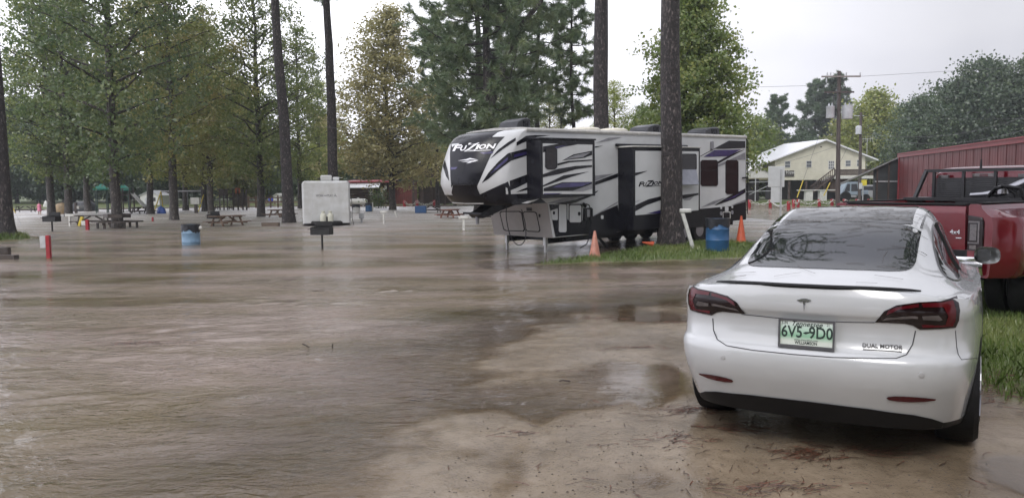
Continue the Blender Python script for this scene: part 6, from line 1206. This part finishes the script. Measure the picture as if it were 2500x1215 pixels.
def make_carport():
    Y = 86.0; a = AT(1853, 470, Y); o = Vector((a.x, Y, ground_at(a.x, Y))); t = thing('carport', 'small white gabled shelter with metal rails left of the cream house', 'carport', o); L = lambda x, y: AT(*Z5(x, y), Y) - o
    A, T, B = L(95, 620), L(250, 540), L(430, 628); b = MB(); b.prism([(A.x, L(0, 682).z), (B.x, L(0, 682).z), (B.x, B.z), (T.x, T.z), (A.x, A.z)], (0, 0, 0), (1, 0, 0), (0, 0, 1), (0, 1, 0), .15); b.build('gable', white_pvc, t)
    for p, q in ((T, A), (T, B)): b = MB(); Q = [Vector((p.x, -.2, p.z + .1)), Vector((q.x, -.2, q.z + .1)), Vector((q.x, 4.5, q.z + .1)), Vector((p.x, 4.5, p.z + .1))]; b.add(Q + [v - Vector((0, 0, .12)) for v in Q], [(0, 1, 2, 3), (7, 6, 5, 4), (0, 4, 5, 1), (1, 5, 6, 2), (2, 6, 7, 3), (3, 7, 4, 0)]); b.build('roof', white_pvc, t)
    for x in (100, 228, 425): c = L(x, 680); MB().tube([(c.x, .05, -.2), (c.x, .05, c.z)], .05, 6).build('post', grey_m, t)
    for y in (735, 850): c = L(100, y); d = L(425, y - 10); MB().tube([(c.x, .05, c.z), (d.x, .05, d.z)], .03, 6).build('rail', grey_m, t)
    MB().tube([L(150, 885), L(425, 755)], .03, 6).build('brace', grey_m, t); MB().bbox((L(110, 0).x, 4.0, -.2), (L(425, 0).x, 4.2, L(0, 690).z)).build('back_wall', mat('store_dark', (.035, .03, .028), .7), t)
    p, q = L(145, 750), L(195, 915); MB().bbox((p.x, 3.8, -.1), (q.x, 3.95, p.z)).build('door', white_pvc, t)
make_carport()
def make_barn():
    P0 = AT(2196, 378, 60); ztop = P0.z; d = ray(2500, 338); k = (ztop - HC) / d.z; P1 = CAMP + d * k; u = (P1 - P0); u.z = 0; Lh = u.length; u.normalize(); ang = math.atan2(u.y, u.x); o = Vector((P0.x, P0.y, 0)); t = thing('barn', 'long red metal barn with dark lean-to behind the pickup', 'barn', o, ang)
    Lh += 8; b = MB(); b.bbox((0, -.0, -.3), (Lh, 10, ztop)); b.build('wall', red_metal, t)
    # keep the back on the far side from the camera
    MB().bbox((-.1, -.12, ztop - .22), (Lh + .1, -.004, ztop + .10)).build('eave_trim', red_trim, t); b = MB(); b.prism([(-.2, ztop + .02), (10.2, ztop + .02), (5, ztop + .25)], (-.1, 0, 0), (0, 1, 0), (0, 0, 1), (1, 0, 0), Lh + .2); b.build('roof', red_trim, t)
    MB().bbox((-.06, -.06, -.3), (.10, -.001, ztop - .225)).build('corner_trim', red_trim, t)
    for k in range(1, 26): MB().bbox((k * Lh / 26 - .018, -.02, -.2), (k * Lh / 26 + .018, -.002, ztop - .23)).build('panel_rib', red_metal, t)
    inv = t.matrix_world.inverted() if False else Matrix.Rotation(-ang, 4, 'Z') @ Matrix.Translation(-o)
    return t, inv
barn, _ = make_barn()
def make_leanto():
    Y = 61.0; a = AT(2165, 470, Y); o = Vector((a.x, Y, 0)); t = thing('lean_to', 'dark screened lean-to joined to the left end of the red barn', 'shed', o); L = lambda px, py: AT(px, py, Y) - o
    A, B = L(2137, 411), L(2197, 383); b = MB(); b.prism([(A.x, -.2), (B.x, -.2), (B.x, B.z), (A.x, A.z)], (0, 0, 0), (1, 0, 0), (0, 0, 1), (0, 1, 0), .3); b.build('screen_wall', dark_mesh, t)
    b = MB(); Q = [Vector((A.x - .5, -.3, A.z - .1)), Vector((B.x, -.3, B.z + .12)), Vector((B.x, 6.2, B.z - 1.3)), Vector((A.x - .5, 6.2, A.z - 1.3))]; b.add(Q + [v - Vector((0, 0, .12)) for v in Q], [(0, 1, 2, 3), (7, 6, 5, 4), (0, 4, 5, 1), (1, 5, 6, 2), (2, 6, 7, 3), (3, 7, 4, 0)]); b.build('roof', mat('grey_roof', (.20, .20, .20), .5), t)
    for px in (2140, 2168, 2194): c = L(px, 470); MB().bbox((c.x - .06, -.08, -.2), (c.x + .06, -.002, L(px, 411 - (px - 2137) * .45).z - .05)).build('post', brown_board, t)
    MB().bbox((A.x, -.07, L(0, 458).z - .04), (B.x, -.003, L(0, 458).z + .04)).build('rail', grey_m, t)
make_leanto()
def make_cabin():
    Y = 88.0; a = AT(900, 470, Y); o = Vector((a.x, Y, WL)); t = thing('log_cabin', 'dark brown log cabin with pale awning and small white window', 'cabin', o); L = lambda px, py: AT(px, py, Y) - o
    p, q = L(850, 446), L(945, 500); zt = p.z; n = 9; h_ = (zt + .3) / n
    for k in range(n): MB().bbox((p.x, -.06 if k % 2 else -.02, -.3 + k * h_), (q.x, 6, -.3 + (k + 1) * h_ - .04)).build('log', log_m, t)
    b = MB(); c, d = L(848, 444), L(930, 457); Q = [Vector((c.x, -.05, c.z)), Vector((d.x, -.05, c.z)), Vector((d.x, -1.5, d.z)), Vector((c.x, -1.5, d.z))]; b.add(Q + [v - Vector((0, 0, .08)) for v in Q], [(0, 1, 2, 3), (7, 6, 5, 4), (0, 4, 5, 1), (1, 5, 6, 2), (2, 6, 7, 3), (3, 7, 4, 0)]); b.build('awning', metal_roof, t)
    b = MB(); c, d = L(843, 446), L(962, 434); Q = [Vector((c.x, -.6, zt)), Vector((d.x, -.6, zt)), Vector((d.x, 3.2, zt + .22)), Vector((c.x, 3.2, zt + .22))]; b.add(Q + [v + Vector((0, 0, .12)) for v in Q], [(0, 1, 2, 3), (7, 6, 5, 4), (0, 4, 5, 1), (1, 5, 6, 2), (2, 6, 7, 3), (3, 7, 4, 0)]); b.build('roof', red_trim, t)
    c, d = L(901, 459), L(911, 476); f = MB().bbox((c.x, -.13, d.z), (d.x, -.063, c.z)).build('window', white_pvc, t)
    for i in (0, 1):
        for j in (0, 1): w_ = (d.x - c.x) / 2; hh = (c.z - d.z) / 2; MB().bbox((c.x + i * w_ + .05, -.14, d.z + j * hh + .05), (c.x + (i + 1) * w_ - .05, -.131, d.z + (j + 1) * hh - .05)).build('pane', black_gloss, f)
    for px, y0, y1, w_ in ((934, 459, 466, .28), (932, 466, 482, .16), (942, 454, 462, .12)): c = L(px, y0); MB().bbox((c.x - w_, -.16, L(px, y1).z), (c.x + w_, -.07, c.z)).build('notice', white_pvc, t)
    t2o = Vector((AT(980, 470, Y).x, Y + 1, WL)); t2 = thing('red_shed', 'red brown boarded shed right of the log cabin', 'shed', t2o); L2 = lambda px, py: AT(px, py, Y + 1) - t2o; c, d = L2(946, 443), L2(1006, 500); n = 12
    for k in range(n): w_ = (d.x - c.x) / n; MB().bbox((c.x + k * w_, 0 if k % 2 else .03, -.3), (c.x + (k + 1) * w_ - .02, 5, c.z)).build('board', barn_red, t2)
    MB().bbox((L2(977, 0).x, -.04, L2(0, 446).z), (L2(1003, 0).x, -.003, L2(0, 438).z)).build('fascia', red_trim, t2); b = MB(); b.bbox((c.x - .4, -.5, c.z + .01), (d.x + .4, 5.3, c.z + .16)); b.build('roof', mat('green_roof', (.05, .10, .08), .5), t2)
    Y3 = 84; o3 = Vector((AT(1040, 470, Y3).x, Y3, WL)); t3 = thing('pavilion', 'dark open pavilion with pale gable roof left of the camper nose', 'pavilion', o3); L3 = lambda px, py: AT(px, py, Y3) - o3
    A, T, B = L3(1005, 408), L3(1060, 380), L3(1115, 408); b = MB(); b.prism([(A.x, L3(0, 440).z), (B.x, L3(0, 440).z), (B.x, B.z), (T.x, T.z), (A.x, A.z)], (0, 0, 0), (1, 0, 0), (0, 0, 1), (0, 1, 0), .2); b.build('gable', brown_board, t3)
    for p, q in ((T, A), (T, B)):
        q = q + (q - p) * .12; Q = [Vector((p.x, -.6, p.z + .1)), Vector((q.x, -.6, q.z + .1)), Vector((q.x - 1.5, 9, q.z + .1)), Vector((p.x - 1.5, 9, p.z + .1))]; b = MB(); b.add(Q + [v - Vector((0, 0, .15)) for v in Q], [(0, 1, 2, 3), (7, 6, 5, 4), (0, 4, 5, 1), (1, 5, 6, 2), (2, 6, 7, 3), (3, 7, 4, 0)]); b.build('roof', metal_roof, t3)
    for px in (1008, 1030, 1052, 1085, 1112): c = L3(px, 440); MB().bbox((c.x - .1, 0, -.3), (c.x + .1, .2, c.z - .003)).build('post', brown_board, t3)
    MB().bbox((A.x, 6, -.3), (B.x, 6.2, L3(0, 462).z)).build('back_wall', brown_board, t3); MB().bbox((L3(1010, 0).x, -.05, L3(0, 478).z - .06), (L3(1110, 0).x, -.002, L3(0, 478).z + .06)).build('rail', brown_board, t3)
make_cabin()
# ================================================================ POLES, WIRES, BOLLARDS
pole_wood = mat('pole_wood', (.075, .06, .055), .7, 0, .3, 3, bump=.4, stretch=(4, 4, .5)); trans_m = mat('transformer_grey', (.50, .52, .55), .4, .1, .1); wire_m = mat('wire_dark', (.09, .09, .1), .5)
def make_pole1():
    Y = 62.0; a = AT(2046, 470, Y); o = Vector((a.x, Y, 0)); t = thing('utility_pole', 'tall utility pole with cross-arms and two big grey transformers', 'utility pole', o); L = lambda px, py: AT(px, py, Y) - o
    top = L(2049, 174); MB().tube([(0, 0, -.3), tuple(top)], [.19, .13], 12).build('shaft', pole_wood, t)
    for y, x0, x1 in ((188, 2004, 2099), (226, 2011, 2083)): p, q = L(x0, y), L(x1, y - 1); MB().bbox((p.x, -.20, p.z - .06), (q.x, -.10, p.z + .06)).build('cross_arm', mat('arm_wood', (.22, .20, .19), .7) if y < 200 else pole_wood, t)
    for px in (2018, 2026, 2064, 2098): p = L(px, 185); MB().lathe([(.03, 0), (.07, .06), (.04, .12), (.07, .18), (.02, .25)], (p.x, -.15, p.z), 10).build('insulator', trans_m, t)
    p = L(2016, 188); MB().lathe([(.03, 0), (.06, .1), (.04, .3), (.02, .42)], (p.x, -.15, p.z - .5), 10).build('fuse', trans_m, t)
    for x0, x1, y0, y1 in ((2016, 2036, 259, 289), (2054, 2080, 257, 291)):
        p, q = L(x0, y1), L(x1, y0); r = (q.x - p.x) / 2; tr_ = thing_part('transformer', t, ((p.x + q.x) / 2, -.1, p.z), (0, 0, 0)); h = q.z - p.z; MB().lathe([(r * .96, 0), (r, .04), (r, h - .1), (r * 1.04, h - .08), (r * 1.04, h - .03), (r * .5, h)], (0, 0, 0), 18).build('tank', trans_m, tr_)
        for s in (-.4, .4): MB().lathe([(.05, 0), (.08, .08), (.04, .16), (.06, .24)], (s * r, 0, h - .02), 8).build('bushing', trans_m, tr_)
    p = L(2037, 270); MB().bbox((p.x - .15, -.15, p.z - .4), (p.x + .1, .05, p.z + .1)).build('bracket', dark_steel, t)
    for (a_, b_) in (((2028, 260), (2030, 228)), ((2062, 258), (2056, 196)), ((2040, 215), (2036, 262)), ((2072, 258), (2058, 205))): MB().tube([L(*a_) + Vector((0, -.2, 0)), (L(*a_) + L(*b_)) / 2 + Vector((.2, -.2, 0)), L(*b_) + Vector((0, -.2, 0))], .015, 4).build('jumper', wire_m, t)
    return o
o1 = make_pole1()
def make_pole2():
    Y = 78.0; a = AT(2099, 470, Y); o = Vector((a.x, Y, 0)); t = thing('utility_pole', 'shorter dark utility pole with one small transformer', 'utility pole', o); L = lambda px, py: AT(px, py, Y) - o
    top = L(2102, 274); MB().tube([(0, 0, -.3), tuple(top)], [.17, .13], 10).build('shaft', pole_wood, t); p, q = L(2087, 328), L(2101, 310); r = (q.x - p.x) / 2; MB().lathe([(r, 0), (r, q.z - p.z), (r * .6, q.z - p.z + .1)], ((p.x + q.x) / 2, -.2, p.z), 14).build('transformer', trans_m, t); MB().bbox((-.18, -.28, 1.3), (.12, -.2, 1.9)).build('meter_box', trans_m, t); p = L(2085, 283); MB().bbox((p.x, -.05, p.z - .03), (.2, 0, p.z + .03)).build('bracket', trans_m, t)
make_pole2()
def wire(pts, r, label, sag=0.0):
    A, B = Vector(pts[0]), Vector(pts[-1]); P = [A.lerp(B, k / 16) + Vector((0, 0, -sag * 4 * (k / 16) * (1 - k / 16))) for k in range(17)]; b = MB(); b.tube(P, r, 4); tag(b.build('wire', wire_m, None), label, 'wire', 'overhead wires')
wire([AT(2098, 187, 62), AT(2560, 160, 80)], .014, 'thin overhead wire running right from the tall utility pole'); wire([AT(2030, 208, 62), AT(1500, 222, 75)], .014, 'thin overhead wire running left behind the sycamore'); wire([AT(2103, 322, 78), AT(2600, 245, 70)], .02, 'upper sagging wire over the red barn', 1.6); wire([AT(2103, 327, 78), AT(2620, 275, 66)], .02, 'lower sagging wire over the red barn', 1.7); wire([AT(2103, 283, 78), AT(2560, 288, 90)], .014, 'straight thin wire right of the short pole', .2); wire([AT(480, 292, 46), AT(1468, 315, 40)], .010, 'thin wire crossing before the left trees', .3); wire([AT(2034, 360, 94), AT(1885, 404, 80)], .02, 'wire slung across the front of the cream house', .1)
for i, (x0, y0, x1, y1, Y, lb) in enumerate(((1946, 482, 1971, 412, 72, 'yellow guarded guy wire in front of the house steps'), (2011, 478, 2037, 425, 70, 'yellow guarded guy wire beside the tall pole'))):
    A, B = AT(x0, y0, Y), AT(x1, y1, Y); t = thing('guy_wire', lb, 'guy wire', A); v_ = B - A; MB().tube([(0, 0, 0), v_ * .6], .05, 6).build('guard', yellow_m, t); MB().tube([v_ * .6, v_ * 3.0], .014, 5).build('wire', wire_m, t)
t = thing('television_aerial', 'roof television aerial on a thin mast right of the short pole', 'aerial', AT(2117, 400, 97)); q_ = AT(2117, 340, 97) - t.location; MB().tube([(0, 0, -3), tuple(q_)], .03, 5).build('mast', grey_m, t); MB().tube([q_ + Vector((-.9, 0, 0)), q_ + Vector((.9, 0, .1))], .02, 5).build('boom', grey_m, t)
for k in range(6): MB().tube([q_ + Vector((-.8 + k * .3, 0, -.35)), q_ + Vector((-.8 + k * .3, 0, .35))], .014, 4).build('element', grey_m, t)
BOL = [(1830, 494), (1881, 492), (1926, 504), (1938, 500), (1949, 494), (2001, 494), (2032, 493), (2062, 487), (2093, 493), (2122, 486)]
bp_ = []
for i, (px, pb) in enumerate(BOL):
    Y = 64 if i != 2 else 58; a = AT(px, 470, Y); z = ground_at(a.x, Y); h = (AT(px, pb - 18, Y).z - z); h = min(max(h, .52), .62); t = thing('bollard', 'red bollard of the white chain fence, %s counted from the camper' % ('first second third fourth fifth sixth seventh eighth ninth tenth'.split()[i]), 'bollard', (a.x, Y, z), 0, 'red bollards of the chain fence'); MB().lathe([(.13, -.2), (.13, h - .03), (.115, h), (0, h + .01)], (0, 0, 0), 14).build('shaft', redpost, t); MB().lathe([(.136, h - .12), (.136, h - .06)], (0, 0, 0), 14).build('band', mat('bollard_band', (.5, .06, .06), .5), t); bp_.append(Vector((a.x, Y, z + h - .08)))
link_me = None
def chain(A, B, sag, label):
    b = MB(); n = max(4, int((B - A).length / .22)); P = [A.lerp(B, k / n) + Vector((0, -.14, -sag * 4 * (k / n) * (1 - k / n))) for k in range(n + 1)]
    for k in range(n):
        d = P[k + 1] - P[k]; c = (P[k] + P[k + 1]) / 2; x = d.normalized(); y = x.cross(Vector((0, 0, 1))).normalized() if k % 2 else x.cross(Vector((0, 1, 0))).normalized(); L2 = d.length * .62
        b.tube([c + x * (L2 * math.cos(a)) + y * (.085 * math.sin(a)) for a in np.linspace(0, 2 * PI, 11)], .026, 5, False)
    o = b.build('chain', white_pvc, None); tag(o, label, 'chain', 'white chains of the bollard fence', 'stuff' if False else None); return o
for i in range(len(bp_) - 1):
    if i in (2,): continue
    chain(bp_[i], bp_[i + 1], .30 if (bp_[i + 1] - bp_[i]).length < 2 else .38, 'white plastic chain hung right from the %s red bollard counted from the camper' % ('first second third fourth fifth sixth seventh eighth ninth tenth'.split()[i]))
bp2 = []
for i, px in enumerate((987, 1018, 1060)):
    Y = 80; a = AT(px, 470, Y); z = max(ground_at(a.x, Y), WL); t = thing('bollard', ('left', 'middle', 'right')[i] + ' red bollard in front of the red shed and pavilion', 'bollard', (a.x, Y, z), 0, 'red bollards of the chain fence'); MB().lathe([(.16, -.2), (.16, .62), (.14, .66), (0, .67)], (0, 0, 0), 14).build('shaft', redpost, t); bp2.append(Vector((a.x, Y, z + .55)))
chain(bp2[0], bp2[1], .35, 'white chain between the left and middle bollard by the red shed'); chain(bp2[1], bp2[2], .35, 'white chain between the middle and right bollard by the pavilion')
# machinery by the house
t = thing('tractor', 'grey utility tractor parked under the house deck', 'tractor', (AT(2072, 470, 84).x, 84, ground_at(38, 84))); cabm = mat('blue_grey_paint', (.22, .27, .32), .4)
b = MB(); b.prism([(-1.1, .7), (1.0, .7), (.75, 2.1), (-.5, 2.1)], (0, -.6, 0), (1, 0, 0), (0, 0, 1), (0, 1, 0), 1.2); b.build('cab', cabm, t, 35, .05); b = MB(); b.prism([(-.75, 1.1), (-.15, 1.1), (-.15, 1.9), (-.42, 1.9)], (0, -.605, 0), (1, 0, 0), (0, 0, 1), (0, -1, 0), .01); b.build('window', black_gloss, t); b = MB(); b.prism([(.0, 1.1), (.75, 1.1), (.6, 1.9), (.0, 1.9)], (0, -.605, 0), (1, 0, 0), (0, 0, 1), (0, -1, 0), .01); b.build('window', black_gloss, t); MB().bbox((.9, -.4, .6), (2.0, .4, 1.2)).build('bonnet', cabm, t, 35, .08)
for x, r in ((-.6, .55), (1.6, .4)):
    for y in (-.6, .6): MB().lathe([(r * .5, -.12), (r, -.13), (r, .13), (r * .5, .12)], (x, y, r), 18, (0, 1, 0)).build('wheel', rubber, t)
t = thing('hazard_sign', 'yellow diamond sign under the house deck', 'sign', (AT(2107, 470, 83).x, 83, ground_at(40, 83))); MB().bbox((-.04, 0, 0), (.04, .06, 2.0)).build('post', grey_m, t); zc = AT(2107, 446, 83).z - t.location.z; MB().prism([(-.36, -.3), (.36, -.3), (.36, .3), (-.36, .3)], (0, -.01, zc), (1, 0, 0), (0, 0, 1), (0, -1, 0), .03).build('board', mat('sign_yellow', (.6, .5, .04), .5), t)
t = thing('outdoor_table', 'long pale table in front of the house store', 'table', (AT(1995, 470, 88).x, 88, ground_at(35, 88))); zt = AT(1995, 463, 88).z - t.location.z; MB().bbox((-2.2, -.4, zt - .1), (2.2, .4, zt)).build('tabletop', white_pvc, t)
for x in (-1.0, .6): MB().bbox((x - .4, -.3, 0), (x + .4, .3, zt - .102)).build('pedestal', white_pvc, t)
t = thing('parked_van', 'dark parked vehicle glimpsed beside the yellow sign', 'vehicle', (AT(2120, 470, 86).x, 86, ground_at(41, 86)))
b = MB(); b.prism([(-1.6, .4), (1.6, .4), (1.6, 1.1), (1.0, 1.2), (.6, 1.8), (-1.4, 1.8), (-1.6, 1.2)], (0, -.8, 0), (1, 0, 0), (0, 0, 1), (0, 1, 0), 1.7); b.build('body', mat('silver_van', (.35, .35, .36), .3, .5), t, 35, .06); b = MB(); b.prism([(-1.2, 1.2), (.55, 1.2), (.4, 1.65), (-1.2, 1.65)], (0, -.81, 0), (1, 0, 0), (0, 0, 1), (0, -1, 0), .01); b.build('window', black_gloss, t)
for x in (-1.0, 1.0): MB().lathe([(.18, -.1), (.36, -.11), (.36, .11), (.18, .1)], (x, -.7, .36), 16, (0, 1, 0)).build('wheel', rubber, t)
# ================================================================ GRASS AND DEBRIS
def grass_patch(name, pred, box, n, hmin, hmax, wd, label, seed, m_):
    g = np.random.default_rng(seed); x = g.uniform(box[0], box[1], n); y = g.uniform(box[2], box[3], n); k = pred(x, y) > g.uniform(.25, .75, n); x, y = x[k], y[k]; z = gz(x, y); w_ = wz(x, y); k = z > w_ - .06; x, y, z = x[k], y[k], z[k]; m2 = len(x)
    h = g.uniform(hmin, hmax, m2); a = g.uniform(0, 6.28, m2); ln = g.uniform(.15, .8, m2) * h; P = np.stack([x, y, z - .005], -1); sd = np.stack([np.cos(a), np.sin(a), 0 * a], -1) * wd; bd = g.uniform(0, 6.28, m2); top = P + np.stack([np.cos(bd) * ln, np.sin(bd) * ln, h], -1); mid = P + np.stack([np.cos(bd) * ln * .3, np.sin(bd) * ln * .3, h * .62], -1)
    V = np.stack([P - sd, P + sd, mid + sd * .7, top, mid - sd * .7], 1).reshape(-1, 3); me = soup(name, V, 5, np.clip(g.uniform(0, 1, m2) * .7 + vnoise(x, y, 1.2, 5) + .2, 0, 1)); tag(obj(name, me, m_), label, 'grass', None, 'stuff')
L_GRASS = leaf_mat('grass_blades', (.075, .11, .025), (.12, .19, .04), (.22, .25, .08), .4)
grass_patch('grass', grassm, (-.5, 10, 18, 27), 26000, .05, .15, .007, 'bright green grass strip at the edge of the flood by the big pine', 1, L_GRASS)
grass_patch('grass', grassm, (3.3, 9, 4.3, 16), 60000, .04, .11, .005, 'green lawn beside the sedan and under the red pickup', 2, L_GRASS)
grass_patch('grass', grassm, (-22.5, -18.5, 28.5, 32.5), 5000, .08, .28, .012, 'grass tuft round the pine at the left edge', 3, L_GRASS)
grass_patch('grass', grassm, (20, 50, 62, 84), 16000, .06, .16, .02, 'lawn in front of the cream house', 4, L_GRASS)
# pine straw and bark bits washed on to the sand
def straw(label, spots, seed, scatter):
    g = np.random.default_rng(seed); Vs = []; T = []
    def blade(x, y, a, L, r, bend):
        n = 4; pts = []
        for i in range(n + 1):
            t = i / n - .5; xx = x + L * t * math.cos(a) - bend * (t * t) * math.sin(a); yy = y + L * t * math.sin(a) + bend * (t * t) * math.cos(a); pts.append((xx, yy))
        px_ = np.array(pts); z = np.maximum(gz(px_[:, 0], px_[:, 1]), wz(px_[:, 0], px_[:, 1])) + .006 + g.uniform(0, .006)
        for i in range(n):
            d = px_[i + 1] - px_[i]; nn = np.array([-d[1], d[0]]) / (np.linalg.norm(d) + 1e-9) * r
            q = [(*(px_[i] - nn), z[i]), (*(px_[i + 1] - nn), z[i + 1]), (*(px_[i + 1] + nn), z[i + 1] + r), (*(px_[i] + nn), z[i] + r)]; Vs.extend(q); T.append(g.uniform())
    for (px, py, sx, sy, n, dirn) in spots:
        c = G(px, py, -.01)
        for k in range(n): blade(c.x + g.normal() * sx, c.y + g.normal() * sy, dirn + g.normal() * .5, g.uniform(.05, .16), g.uniform(.0012, .0026), g.normal() * .06)
    for k in range(scatter):
        px, py = g.uniform(1050, 2420), g.uniform(690, 1215); c = G(px, py, -.01)
        if float(land(np.array([c.x]), np.array([c.y]))[0]) > .1: blade(c.x, c.y, g.uniform(0, 6.28), g.uniform(.015, .12), g.uniform(.001, .003), g.normal() * .05)
    me = soup('pine_straw', np.array(Vs), 4, np.array(T)); tag(obj('pine_straw', me, leaf_mat('straw_brown', (.03, .018, .012), (.06, .032, .02), (.13, .05, .03), .1)), label, 'pine straw', None, 'stuff')
straw('brown pine straw and bark bits scattered over the wet sand by the sedan', [(1565, 843, .16, .05, 45, 0), (1700, 1005, .20, .08, 90, .4), (1790, 1050, .18, .05, 50, -.2), (1960, 1120, .09, .06, 60, .5), (1900, 1200, .15, .05, 60, .1), (1660, 1085, .14, .08, 40, .2), (2080, 1110, .25, .10, 70, .2), (1500, 760, .4, .12, 50, .3), (1620, 775, .35, .1, 60, .2), (1280, 1060, .1, .06, 14, .3), (2450, 960, .25, .2, 160, .3), (2440, 920, .3, .2, 120, .1), (1400, 900, .1, .03, 10, .2), (350, 825, .30, .05, 60, .1)], 8, 380)
def pebbles(seed, n):
    g = np.random.default_rng(seed); b = MB()
    for k in range(n):
        px, py = g.uniform(1000, 2420), g.uniform(800, 1215); c = G(px, py, -.01); x, y = c.x, c.y
        if float(land(np.array([x]), np.array([y]))[0]) < .15: continue
        r = g.uniform(.003, .010); z = ground_at(x, y); b.add([(x - r, y, z), (x, y - r * .7, z), (x + r, y, z), (x, y + r * .7, z), (x, y, z + r * .7)], [(0, 1, 4), (1, 2, 4), (2, 3, 4), (3, 0, 4)])
    tag(b.build('bark_crumbs', mat('bark_crumb', (.04, .028, .02), .6), None, 0), 'dark crumbs of bark on the wet sand', 'bark', None, 'stuff')
pebbles(4, 900)
for i, (pts, lb) in enumerate((([(738, 828), (750, 836), (757, 841)], 'short dark twig poking from the rippled water'), ([(813, 828), (811, 836), (812, 842)], 'small upright twig in the water right of the other'), ([(1365, 928), (1375, 926), (1392, 929)], 'short dark stick on the sand spit left of the puddle'), ([(762, 688), (790, 690)], 'floating dark stick in the far stream'))):
    p0 = G(pts[-1][0], pts[-1][1], -.02); P = [Vector((G(a, pts[-1][1], -.02).x, p0.y, max(float(wz(p0.x, p0.y)), ground_at(p0.x, p0.y)) + .01 + (pts[-1][1] - b_) * .0035)) for a, b_ in pts]; b = MB(); b.tube(P, .007, 6); tag(b.build('twig', mat('twig', (.03, .02, .016), .6), None), lb, 'twig')

# ================================================================ RAIN HAZE
hz = bpy.data.materials.new('haze_air'); hz.use_nodes = True; t = hz.node_tree; t.nodes.remove(t.nodes['Principled BSDF']); vol = N(t, 'ShaderNodeVolumePrincipled')
vol.inputs['Color'].default_value = (.86, .90, .95, 1); vol.inputs['Density'].default_value = .0006; vol.inputs['Anisotropy'].default_value = .2; links(t, vol.outputs[0], t.nodes['Material Output'].inputs['Volume'])
hb = MB(); hb.bbox((-230, -40, -1.6), (230, 240, 34)); tag(hb.build('haze', hz, None, 0), 'thin grey rain haze over the camp', 'haze', None, 'stuff')
